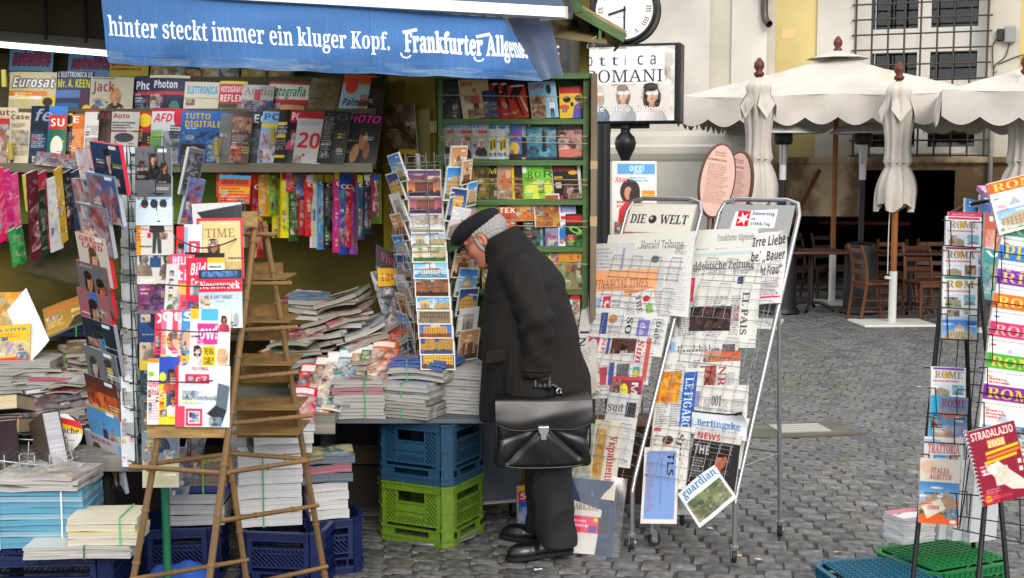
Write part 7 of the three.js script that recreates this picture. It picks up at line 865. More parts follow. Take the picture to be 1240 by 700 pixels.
thin.forEach(([a, b, c, d], i) => mg([a, 462, b, 462, a + 2, 378 - (i % 2) * 3], d + ' gossip magazine fanned out in the middle row', { b: i === 2 ? '#e8dcd8' : c, m: [['t', 0.1, 0.03, 0.8, 0.13, ['X', 'O', 'N', 'ti', 'A', 'S'][i], '#fbf2f2'], ['o', 0.5, 0.42, 0.4, 0.14, i % 2 ? '#d8a890' : '#8a4a3a'], ['r', 0, 0.62, 1, 0.1, ['#2a3a8a', '#e8c83a', c, '#f0e0e4', '#d8284a', '#e8b82a'][i]], ['ph', 0, 0.72, 1, 0.28, ['#f0e4e4', c, '#c8a8a0'], i + 5]] }));
mg([226, 464, 277, 464, 229, 374], 'magenta gossip magazine with yellow box and blond woman', { b: '#e4dadd', m: [['r', 0, 0, 0.24, 0.14, '#e0b42a'], ['r', 0.3, 0.0, 0.4, 0.16, '#4ab0d0'], ['r', 0.22, 0.2, 0.48, 0.28, '#d0308c'], ['t', 0.1, 0.24, 0.6, 0.17, 'now!', '#fbf0f6', 'b', { up: 66 }], ['p', 0.84, 0.14, 0.16, '#b06a4a', '#1c1010', '#c02a4a'], ['p', 0.24, 0.56, 0.22, '#d8a890', '#1c1414', '#e8e4e4'], ['r', 0.36, 0.5, 0.3, 0.34, '#e8c41c'], ['t', 0.39, 0.53, 0.24, 0.08, 'THE REAL', '#2a2410'], ['t', 0.39, 0.65, 0.24, 0.1, 'CARLY', '#2a2410'], ['p', 0.83, 0.62, 0.3, '#e0b094', '#d0a860', '#d8c8bc'], ['r', 0, 0.88, 0.22, 0.12, '#4ab8dc'], ['r', 0.24, 0.88, 0.24, 0.12, '#e0308c']] });
mg([178, 514, 197, 514, 179, 434], 'white teen magazine with pink headlines', { b: '#e6e2dc', m: [['r', 0, 0, 1, 0.07, '#e88a2a'], ['t', 0.08, 0.34, 0.8, 0.1, 'Only', '#d8346c'], ['t', 0.08, 0.46, 0.8, 0.1, 'Chris', '#d8346c'], ['o', 0.25, 0.24, 0.2, 0.04, '#8ab83a'], ['l', 0.08, 0.62, 0.8, 8, '#c8608a', 0.04]] });
mg([192, 514, 216, 514, 193, 432], 'blue and yellow magazine with two smiling faces', { b: '#2a4ab0', m: [['r', 0, 0.4, 0.4, 0.6, '#e8c82a'], ['o', 0.2, 0.3, 0.18, 0.07, '#c8d83a'], ['p', 0.64, 0.26, 0.5, '#8a5238', '#1c1210', '#c04a3a'], ['p', 0.72, 0.62, 0.5, '#c07a54', '#3a2418', '#e8e4e0'], ['r', 0.4, 0.86, 0.6, 0.14, '#e8d42a'], ['vt', 0.06, 0.5, 0.2, 0.4, 'YES', '#d8342a']] });
mg([212, 516, 278, 518, 213, 442], 'white computer magazine with red logo and black laptop', { b: ['#dfe7ee', '#cdd9e4'], m: [['r', 0, 0, 0.06, 1, '#c8283c'], ['r', 0.14, 0.0, 0.8, 0.1, '#e6e9ec'], ['ph', 0.3, 0.02, 0.3, 0.06, ['#c89a90', '#e6e9ec', '#8a4a5a'], 12], ['r', 0.18, 0.14, 0.44, 0.15, '#d02a40'], ['t', 0.36, 0.16, 0.2, 0.1, "c't", '#f4d8dc', 'j'], ['o', 0.28, 0.21, 0.05, 0.04, '#7ab0d8'], ['t', 0.12, 0.48, 0.68, 0.08, 'Mini-Notebooks', '#33404c', 's'], ['l', 0.14, 0.42, 0.4, 1, '#7aa0c0', 0.05], ['l', 0.14, 0.6, 0.44, 1, '#7aa0c0', 0.05], ['pg', [[0.78, 0.28], [0.99, 0.33], [0.94, 0.72], [0.74, 0.64]], '#5a6672'], ['pg', [[0.74, 0.64], [0.94, 0.72], [0.86, 0.93], [0.58, 0.78]], '#23282e'], ['r', 0.02, 0.66, 0.16, 0.34, '#d0405a'], ['r', 0.2, 0.7, 0.3, 0.28, '#c83048'], ['r', 0.24, 0.74, 0.22, 0.2, '#dfe7ee'], ['ph', 0.26, 0.76, 0.18, 0.16, ['#2a2f3a', '#dfe7ee', '#4a6a9a'], 13]] });
}
// ---------------------------------------------------------------- crates
function crate(pos, turn, w, d, h, mat, label, o = {}) {
const c = thing('plastic_crate', label, 'crate', pos, turn), ch = 0.045, t = 0.012;
const wall = (len, name) => {
const g = [], L = len - 2 * ch, y1 = h;
g.push(box(L, 0.03, t, 0, 0.016, 0), box(L, 0.012, t * 1.7, 0, 0.034, 0.003), box(L, 0.008, t * 1.7, 0, 0.075, 0.003), box(L, 0.03, t, 0, h - 0.016, 0), box(L, 0.008, t * 1.8, 0, h - 0.033, 0.003), box(L, 0.008, t * 1.8, 0, h - 0.003, 0.003));
for (let i = 0; i <= 12; i++) g.push(box(0.004, 0.03, t * 1.5, -L / 2 + 0.004 + i * (L - 0.008) / 12, 0.017, 0.002), box(0.004, 0.03, t * 1.5, -L / 2 + 0.004 + i * (L - 0.008) / 12, h - 0.018, 0.002));
for (const s of [-1, 1]) g.push(box(0.022, h - 0.06, t, s * (L / 2 - 0.011), h / 2, 0), box(L * 0.2, 0.04, t, s * (L * 0.4), 0.055, 0));
g.push(box(L * 0.58, 0.006, t * 1.6, 0, 0.155 + h * 0.02, 0.003));
const pw = o.solid === false ? 0 : L * 0.5, py0 = 0.1, py1 = h * 0.68;      // panel, then lattice around it
if (pw) g.push(box(pw, py1 - py0 - 0.03, t * 0.7, 0, (py0 + 0.03 + py1) / 2, 0), box(pw + 0.012, 0.006, t * 1.5, 0, py1, 0.002));
const lat = (x0, x1, a, b) => { const n = Math.max(3, Math.round((x1 - x0 + b - a) / 0.021)); for (let i = 0; i < n; i++) { const q = (i + 0.5) / n * (x1 - x0 + b - a), p = V(q < b - a ? x0 : x0 + q - (b - a), q < b - a ? a + q : b, 0), r2 = V(q < x1 - x0 ? x0 + q : x1, q < x1 - x0 ? a : a + q - (x1 - x0), 0); if (p.distanceTo(r2) > 0.008) g.push(between(p, r2, 0.006, t)); } };
if (pw) { lat(-L / 2 + 0.022, -pw / 2, py0, h - 0.035); lat(pw / 2, L / 2 - 0.022, py0, h - 0.035); lat(-pw / 2, pw / 2, py0, py0 + 0.03); g.push(box(0.006, h * 0.62, t * 1.4, -pw / 2, h * 0.63, 0.001), box(0.006, h * 0.62, t * 1.4, pw / 2, h * 0.63, 0.001)); } else { lat(-L / 2 + 0.022, L / 2 - 0.022, py0, h * 0.72); g.push(box(L - 0.03, 0.008, t * 1.5, 0, h * 0.72, 0.002)); }
g.push(box(L, 0.008, t * 1.5, 0, py0, 0.002));
return merge(g);
};
const wa = wall(w), saved = o.solid; o = { ...o, solid: false }; const wb = wall(d);
for (const [g, y, x, z, l] of [[wa, 0, 0, d / 2, w], [wa, Math.PI, 0, -d / 2, w], [wb, Math.PI / 2, w / 2, 0, d], [wb, -Math.PI / 2, -w / 2, 0, d]]) { const m = obj('crate_wall', g, mat, c); m.position.set(x, 0, z); m.rotation.y = y; }
const cg = merge([box(ch * 1.3, h - 0.01, 0.01, 0, h / 2, 0), box(ch * 1.5, 0.008, 0.02, 0, 0.036, 0), box(ch * 1.5, 0.008, 0.02, 0, 0.08, 0), box(ch * 1.5, 0.008, 0.02, 0, h * 0.58, 0), box(ch * 1.5, 0.01, 0.02, 0, h - 0.006, 0), box(ch * 1.4, 0.02, 0.016, 0, 0.011, 0)]);
for (const [sx, sz] of [[1, 1], [1, -1], [-1, 1], [-1, -1]]) { const m = obj('corner_post', cg, mat, c); m.position.set(sx * (w / 2 - ch / 2), 0, sz * (d / 2 - ch / 2)); m.rotation.y = Math.atan2(sx, sz); }
const bg = []; for (let i = 0; i < 9; i++) bg.push(box(0.008, 0.006, d - 0.02, -w / 2 + 0.03 + i * (w - 0.06) / 8, 0.02, 0)); for (let i = 0; i < 9; i++) bg.push(box(w - 0.02, 0.006, 0.008, 0, 0.026, -d / 2 + 0.03 + i * (d - 0.06) / 8)); obj('crate_floor', bg, mat, c);
if (o.lid) { const lg = [box(w - 0.06, 0.006, d - 0.06, 0, h + 0.004, 0)]; for (let i = 0; i <= 10; i++) lg.push(box(0.005, 0.008, d - 0.07, -w / 2 + 0.05 + i * (w - 0.1) / 10, h + 0.008, 0), box(w - 0.07, 0.008, 0.005, 0, h + 0.008, -d / 2 + 0.05 + i * (d - 0.1) / 10)); obj('grid_top', lg, mat, c); }
return c;
}
const scuff = fbmTex(256, 6, 5, 33, (v, x, y) => { const k = 0.86 + 0.5 * Math.max(0, v - 0.55) - 0.25 * Math.max(0, 0.42 - v); return [k, k, k]; }, true); const plast = (c) => std(c, 0.42, { bumpMap: bumpFine, bumpScale: 0.0006, map: scuff });
const gC = plast(0x6c8f26), bC = plast(0x25506f), navyC = plast(0x142459), greenC = plast(0x1a7f40), tealC = plast(0x16627e);
const crx = G(530, 663); { const p = crx.clone().add(V(-0.045, 0, -0.225)); crate(p, -0.46, 0.41, 0.37, 0.295, gC, 'lime green plastic crate on the paving under the blue crate'); crate(p.clone().setY(0.297), -0.46, 0.41, 0.37, 0.295, bC, 'steel blue plastic crate stacked on the lime green crate'); }
crate(A(352, 700, 5.3).setY(0), -0.12, 0.36, 0.34, 0.25, navyC, 'navy plastic crate under the white book blocks', { solid: false }); crate(A(224, 700, 5.35).setY(0), 0.1, 0.34, 0.34, 0.25, navyC, 'navy plastic crate under the striped thick books', { solid: false });
crate(A(38, 700, 4.85).setY(0), 0.06, 0.72, 0.42, 0.3, navyC, 'wide navy plastic crate under the light blue bundle', { solid: false, lid: true });
{ const p = A(1140, 690, 4.95); crate(V(p.x, 0, p.z), 0.42, 0.42, 0.36, 0.21, greenC, 'bright green plastic crate below the guidebook racks', { solid: false, lid: true }); const q = A(1050, 706, 4.75); crate(V(q.x + 0.05, 0, q.z), 0.2, 0.4, 0.36, 0.2, tealC, 'teal plastic crate lid at the edge of the paving', { solid: false, lid: true }); }

// ---------------------------------------------------------------- bundles and heaps
const layFlat = (g, yaw) => { g.translate(0, -g.boundingBoxH / 2 || 0, 0); return g; };
let bn = 0;
function bundle(pos, yaw, w, d, list, label, o = {}) {                     // a stack tied or piled as one: list of [thickness, edge a, edge b, spine colour, cover]
const b = thing(o.name || 'magazine_bundle', label, o.cat || 'bundle', pos, yaw, o.group); let y = 0; bn++; const q = rng(bn * 71);
const geoC = new Map();
list.forEach(([t, a, e, spine, cov], i) => {
const last = i === list.length - 1, sh = gloss2, key = [t, a, e, spine, last, i % 3].join();
if (!geoC.has(key)) { const front = last && cov ? sh.print(w, d, cover(cov), 420) : sh.swatch(spine || a), g = slab(sh, w, d, t * 0.94, front, { nx: 4, ny: 3, bow: o.bow ?? 0.002, wave: o.wave ?? 0.0015, seed: i % 3 + bn, pages: sh.pages(a, e), spine, back: sh.swatch(spine || a) }); g.translate(0, -d / 2, 0); g.rotateX(-Math.PI / 2); if (o.spineFront) g.rotateY(Math.PI / 2); geoC.set(key, g); }
const m = obj(o.piece || 'magazine', geoC.get(key), sh.mat, b); m.position.set((q() - 0.5) * (o.jit ?? 0.012) + (o.skew || 0) * i, y + t / 2, (q() - 0.5) * (o.jit ?? 0.012)); m.rotation.y = (q() - 0.5) * (o.rot ?? 0.05); if (o.fan) m.rotation.z = o.fan * (i - list.length / 2); y += t + 0.0004;
});
const [W, Dd] = o.spineFront ? [d, w] : [w, d];
if (o.strap) { const s = 0.003, e = 0.009; const xs = o.straps ?? [0]; for (const x of xs) obj('strap', [box(0.006, y + 2 * s, 0.0015, x, y / 2 + s, Dd / 2 + e), box(0.006, y + 2 * s, 0.0015, x, y / 2 + s, -Dd / 2 - e), box(0.006, 0.0015, Dd + 2 * e, x, y + 0.005, 0)], std(o.strap, 0.5), b); }
b.userData.h = undefined; delete b.userData.h; return y;
}
const rp = (n, f) => Array.from({ length: n }, (_, i) => f(i));
const PG = ['#d6d3ca', '#8c8980'];
// board across the crates with the stacks the man stands at
{
const bd = thing('crate_board', 'grey board laid over the blue crate under the magazine stacks', 'board', V(0, 0, 0)); obj('plank', rbox(0.86, 0.022, 0.42, 0.004, -0.52, 0.607, -5.93), std(0x5a5f66, 0.7), bd); obj('trestle', [box(0.03, 0.59, 0.3, -0.9, 0.296, -5.98)], std(0x2c2a28, 0.8), bd); obj('trestle', [box(0.03, 0.59, 0.1, -0.16, 0.296, -6.1)], std(0x2c2a28, 0.8), bd);
const y = 0.619;
bundle(V(A(436, 500, 5.82).x, y, -5.86), 0.05, 0.24, 0.3, rp(11, (i) => [0.018 - (i % 2) * 0.004, i > 6 && i < 9 ? '#b9667a' : '#c9c7c0', '#7f7d78', i > 6 && i < 9 ? '#b8506a' : '#c3c1bb', { b: '#b9b7b2', m: [['ph', 0, 0, 1, 1, ['#b9b7b2', '#8a4a5a', '#d8d4cc', '#6a7a90'], 3]] }]), 'tied stack of grey magazines with pink layer beside the heap', { strap: 0x3f9a5a, straps: [0.03] });
const h = bundle(V(A(508, 500, 5.8).x, y, -5.86), -0.42, 0.23, 0.29, rp(10, (i) => [0.016, i < 5 ? '#c4c0b6' : '#cfcdc6', i < 5 ? '#4a4844' : '#8a8880', i < 5 ? '#4a4a50' : i === 7 ? '#c03a4a' : '#a8b0c0', null]), 'tied stack of dark spined magazines at the crate corner', { strap: 0x4aa86a, straps: [-0.02], jit: 0.03, rot: 0.12 });
bundle(V(A(516, 500, 5.85).x, y + 0.165, -5.9), -0.34, 0.29, 0.22, rp(7, (i) => [0.014, i > 3 ? '#4a68b8' : '#c6c4be', i > 3 ? '#2a4490' : '#8a8a88', i > 3 ? '#3a58a8' : '#c8c8c4', { b: '#8f9dc0', m: [['ph', 0, 0, 1, 1, ['#4a66b0', '#c04a5a', '#d8d8dc', '#2a3a7a'], 5]] }]), 'blue and red tied magazines lying on the dark spined stack', { strap: 0x4aa86a, straps: [-0.05], bow: 0.012, jit: 0.03, rot: 0.2 });
bundle(V(A(570, 500, 5.9).x, y, -5.96), -0.25, 0.2, 0.27, rp(13, (i) => [0.0165, '#d2d0ca', '#77777a', i % 3 ? '#c8c8c6' : '#4a5a78', { b: '#d0cec8', m: [['l', 0.1, 0.1, 0.8, 12, '#8a8a8a']] }]), 'tall stack of white magazines next to the coat', { jit: 0.016 });
bundle(V(A(538, 450, 6.05).x, y, -6.2), 0.2, 0.3, 0.22, rp(12, (i) => [0.018, '#cfcdc8', '#8a8a8a', '#b8bac0', null]), 'stack of loose grey magazines behind the tied stacks', { jit: 0.03, rot: 0.2, bow: 0.01 });
}
// slanting magazine piles on the counter behind the bamboo stand
{
var pil; const cols = ['#8c2a34', '#c8c4bc', '#3a5a8a', '#5a6a4a', '#c06a3a', '#2a2a30', '#a8a49c', '#b83a4a', '#6a8aa8', '#8a7a5a'], cname = ['dark red', 'white', 'blue', 'moss', 'orange', 'black', 'grey', 'crimson', 'steel blue', 'brown'];
pil = (px, py, Z, n, yaw, tilt, dx, s, where) => { const q = rng(s * 17), base = A(px, py, Z); for (let i = 0; i < n; i++) { const k = Math.floor(q() * cols.length), w = rr(0.2, 0.23, q), d = rr(0.27, 0.3, q), t = rr(0.006, 0.022, q), white = q() < 0.4; const front = gloss.print(w, d, cover({ b: cols[k], m: [['ph', 0, 0.25, 1, 0.75, [cols[k], mixc(cols[k], '#ffffff', 0.5), mixc(cols[k], '#000000', 0.4), pick(cols, q)], s * 50 + i], ['r', 0.05, 0.04, 0.7, 0.14, mixc(cols[k], '#ffffff', 0.6)]] }), 240);
const g = slab(gloss, w, d, t, front, { nx: 4, ny: 4, bow: rr(-0.006, 0.014, q), wave: 0.003, curl: rr(-0.01, 0.02, q), seed: i + s, pages: gloss.pages(white ? '#d9d7d0' : '#bab4a6', white ? '#9a9892' : '#7a7466'), spine: cols[k] }); g.translate(0, -d / 2, 0); g.rotateX(-Math.PI / 2);
const m = obj('loose_magazine', g, gloss.mat); m.position.copy(base).add(V(dx * i + rr(-0.02, 0.02, q), i * 0.019, rr(-0.03, 0.03, q))); m.rotation.set(rr(-0.06, 0.06, q) + tilt[1], yaw + rr(-0.35, 0.35, q), tilt[0] * (0.4 + 0.6 * i / n) + rr(-0.06, 0.06, q), 'YXZ'); tag(m, cname[k] + ' magazine, ' + ['lowest', 'second', 'third', 'fourth', 'fifth', 'sixth', 'seventh', 'eighth', 'ninth'][i] + ' up in the ' + where, 'magazine', 'loose magazines in slumped piles'); } };
pil(40, 470, 5.75, 7, 0.2, [0.05, 0], 0.004, 11, 'pile below the yellow picture book'); pil(90, 492, 5.6, 8, -0.3, [0.12, 0.05], 0.005, 12, 'pile above the round sign'); pil(118, 452, 5.85, 7, 0.5, [-0.15, 0.1], -0.004, 13, 'pile behind the disc spinner'); pil(22, 428, 5.95, 6, 0.1, [0.1, 0.1], 0, 14, 'pile behind the yellow picture book'); pil(60, 512, 5.4, 6, 0.6, [0.1, 0.12], 0.006, 15, 'pile beside the round sign');
pil(350, 440, 6.05, 8, 0.2, [0.12, 0.1], 0.004, 6, 'pile seen between the bamboo legs'); pil(415, 392, 6.2, 8, 0.1, [0.3, 0.08], 0.003, 7, 'upper tilted pile behind the bamboo'); pil(440, 470, 6.05, 8, -0.3, [0.3, 0.05], 0.002, 8, 'pile over the pink layered stack'); pil(385, 468, 6.15, 9, 0.3, [0.08, 0], 0.0, 1, 'pile behind the fanned magazines'); pil(392, 420, 6.2, 9, -0.2, [0.32, 0], 0.004, 2, 'tilted pile above the fanned magazines'); pil(432, 428, 6.15, 8, 0.4, [0.42, 0.05], 0.004, 3, 'tilted pile next to the sale card'); pil(372, 378, 6.25, 5, 0.1, [-0.1, 0.05], 0, 4, 'small top pile behind the bamboo rungs'); pil(455, 440, 6.2, 6, 0.7, [0.6, 0], 0.003, 5, 'steepest pile against the postcard spinner');
// fanned bright row before them
const fan = [['#c23a3a', 'red'], ['#8a5a3a', 'tan'], ['#d8d4cc', 'white'], ['#4a8a9a', 'teal'], ['#b89a7a', 'beige'], ['#2f6a3a', 'green'], ['#d0602a', 'orange'], ['#c02a44', 'crimson']];
const fp = plane(A(395, 500, 5.72).setY(CT + 0.02), 0.25, 0.95);
[[352, 500, 386, 505, 366, 440], [362, 500, 398, 502, 384, 432], [375, 497, 412, 498, 398, 428], [392, 492, 424, 492, 412, 424], [408, 478, 444, 480, 428, 420], [424, 470, 458, 470, 440, 418], [440, 462, 474, 462, 452, 414], [350, 520, 378, 524, 358, 468]].forEach((q, i) => put('magazine', fan[i][1] + ' magazine spread slantwise on the counter edge', 'magazine', 'magazines fanned on the counter edge', gloss, { b: fan[i][0], m: [['ph', 0.04, 0.2, 0.92, 0.78, [fan[i][0], '#e0d8d0', '#3a4a5a', mixc(fan[i][0], '#ffffff', 0.5), '#c8905a', '#2a2a2a'], 70 + i, 34], ['r', 0.04, 0.04, 0.8, 0.13, mixc(fan[i][0], '#ffffff', 0.7)]] }, fp, q, { t: 0.006, off: 0.01 + i * 0.006, turn: 0.5, bow: 0.008, pages: gloss.pages('#dad8d2', '#9a9892'), pxm: 420 }));
// hanging advertising cards by the spinner
const ap = plane(A(480, 340, 6.2), 0.15, 0.1);
put('book', 'yellow sale card with red number on dark books', 'card', undefined, gloss, { b: '#e8b41c', m: [['t', 0.1, 0.3, 0.5, 0.4, '12', '#c0301c', 's'], ['l', 0.62, 0.35, 0.3, 2, '#c0301c', 0.2]] }, ap, [458, 347, 483, 346, 457, 325], { t: 0.004 });
put('magazine', 'dark fashion magazine with pink script by the spinner foot', 'magazine', undefined, gloss, { b: '#3a363a', m: [['t', 0.2, 0.1, 0.7, 0.16, 'Vivi', '#d0406a', 'j'], ['ph', 0, 0.4, 1, 0.6, ['#3a363a', '#6a5a58', '#a89890'], 4]] }, ap, [455, 360, 480, 372, 452, 302], { t: 0.006, off: -0.03 });
put('magazine', 'red magazine with white title below the sale card', 'magazine', undefined, gloss, { b: '#c83a22', m: [['t', 0.2, 0.2, 0.6, 0.3, 'club', '#e8b8a8', 's'], ['r', 0, 0.7, 1, 0.3, '#2a2a2c']] }, ap, [466, 424, 492, 424, 464, 398], { t: 0.006, off: 0.02 });
put('magazine', 'black magazine with large violet letters below the sale card', 'magazine', undefined, gloss, { b: '#2a2c30', m: [['t', 0.2, 0.3, 0.7, 0.3, 'ST', '#9a94b0', 's']] }, ap, [462, 442, 494, 444, 460, 414], { t: 0.006, off: 0.03 });
put('magazine', 'leaning black and white fashion paper behind the spinner foot', 'magazine', undefined, gloss, { b: '#3c3d42', m: [['ph', 0, 0, 1, 1, ['#3c3d42', '#b8bac0', '#1c1c20', '#d8d8dc'], 6]] }, ap, [470, 405, 490, 402, 448, 330], { t: 0.006, off: -0.02 });
}
// children's packets hanging under the shelf
{
const H = [[262, 286, 206, 240, '#e0502a', 'orange red', 0], [281, 292, 208, 250, '#8a3a6a', 'plum', 1.1], [290, 300, 204, 290, '#c8c8cc', 'silver', 1.15], [296, 308, 208, 300, '#8a7a5a', 'khaki', 1.1], [304, 318, 210, 312, '#a01c2a', 'ruby', 1.0], [312, 330, 204, 262, '#e8a01c', 'orange', 0.8], [326, 336, 206, 260, '#7ac83a', 'lime', 1.0], [330, 342, 206, 288, '#f0e01c', 'lemon', 0.9], [340, 352, 208, 288, '#e8d816', 'yellow', 0.8], [350, 360, 212, 292, '#3a5a2a', 'forest green', 1.1], [356, 372, 205, 240, '#2a5ac8', 'royal blue', 0.6], [362, 372, 210, 285, '#e03a4a', 'coral red', 1.0], [370, 380, 212, 286, '#d8242c', 'scarlet', 1.0], [376, 386, 210, 300, '#d8d0d0', 'pale grey', 1.1], [384, 394, 206, 302, '#4a9ad0', 'sky blue', 1.1], [392, 406, 210, 300, '#2c2a30', 'black', 0.9], [404, 414, 206, 306, '#c02a78', 'magenta', 1.0], [410, 420, 210, 308, '#2a4ab0', 'cobalt', 1.1], [416, 428, 212, 300, '#b01c30', 'wine red', 0.9], [424, 432, 214, 308, '#9a4ac0', 'violet', 1.1], [432, 440, 212, 290, '#3a4a6a', 'slate', 1.1], [440, 448, 210, 284, '#26304a', 'dark navy', 1.1], [450, 458, 212, 262, '#8a3a4a', 'brick', 1.1], [386, 402, 215, 262, '#e8c01c', 'gold topped', 0.3], [346, 356, 205, 232, '#c82a3a', 'cherry', 0.3], [306, 322, 205, 226, '#d8c83a', 'straw', 0.2]];
H.forEach(([x0, x1, y0, y1, c, nm, yaw], i) => { const Z = 6.2 + (i % 4) * 0.03, pl = plane(A((x0 + x1) / 2, y0, Z), yaw, -0.03);
put('hanging_packet', nm + " children's packet hanging under the kiosk shelf", 'packet', 'packets hanging under the shelf', gloss, { b: c, m: [['r', 0, 0, 1, 0.12, pick(['#e8c82a', '#d8302a', '#2a62c0', '#e8e4dc'])], ['ph', 0.05, 0.2, 0.9, 0.7, [c, c, mixc(c, '#ffffff', 0.45), mixc(c, '#000000', 0.35), pick(['#e8d22a', '#d83a2a', '#f0e8e0', '#3a7ad0', '#50b040'])], 100 + i, 22], ['t', 0.1, 0.13, 0.8, 0.06, 'O', '#f4ecd0']] }, pl, [x0, y1, x1, y1, x0, y0], { t: 0.012, bow: 0.004, turn: 0, nx: 3, ny: 4, spine: c, pages: gloss.swatch(c), wave: 0.002 }); });
put('hanging_packet', 'orange sticker magazine with blue and black heading under the shelf', 'packet', 'packets hanging under the shelf', gloss, { b: '#e0502a', m: [['r', 0, 0, 1, 0.12, '#3aa0c8'], ['t', 0.08, 0.16, 0.84, 0.16, 'GRANDE RENOVO', '#1c1410'], ['r', 0.02, 0.4, 0.96, 0.25, '#e8a82a'], ['l', 0.08, 0.44, 0.84, 2, '#b03a1c', 0.1], ['l', 0.08, 0.72, 0.84, 2, '#f0d8c8', 0.1]] }, plane(A(285, 215, 6.05), -0.1, 0.05), [264, 246, 302, 247, 266, 212], { t: 0.006 });
const Lh = [[-4, 6, 214, 288, '#d8286a', 'hot pink'], [4, 14, 216, 286, '#c82a7a', 'deep pink'], [10, 22, 218, 284, '#e04a8a', 'light pink'], [12, 20, 284, 318, '#2f9a4a', 'bright green'], [20, 28, 282, 316, '#1f7a3a', 'bottle green'], [28, 40, 214, 250, '#d8c86a', 'pale gold'], [34, 46, 216, 310, '#5a1c2a', 'maroon'], [40, 54, 236, 308, '#1f3a24', 'dark green'], [48, 58, 218, 300, '#a8283c', 'cranberry'], [58, 72, 220, 300, '#c8c8c8', 'silver white'], [70, 78, 215, 290, '#b8902a', 'brassy'], [78, 88, 215, 280, '#1f1f22', 'jet black'], [88, 98, 214, 276, '#24344a', 'ink blue']];
Lh.forEach(([x0, x1, y0, y1, c, nm], i) => put('hanging_packet', nm + " children's packet hanging by the tilted board", 'packet', 'packets hanging by the tilted board', gloss, { b: c, m: [['ph', 0.05, 0.1, 0.9, 0.8, [c, c, mixc(c, '#ffffff', 0.35), mixc(c, '#000000', 0.4)], 150 + i, 18]] }, plane(A((x0 + x1) / 2, y0, 5.98 + (i % 3) * 0.03), 0.95, -0.03), [x0 + 4, y1 + 6, x1 + 4, y1, x0, y0], { t: 0.012, nx: 3, ny: 4, spine: c, pages: gloss.swatch(mixc(c, '#ffffff', 0.5)) }));
}
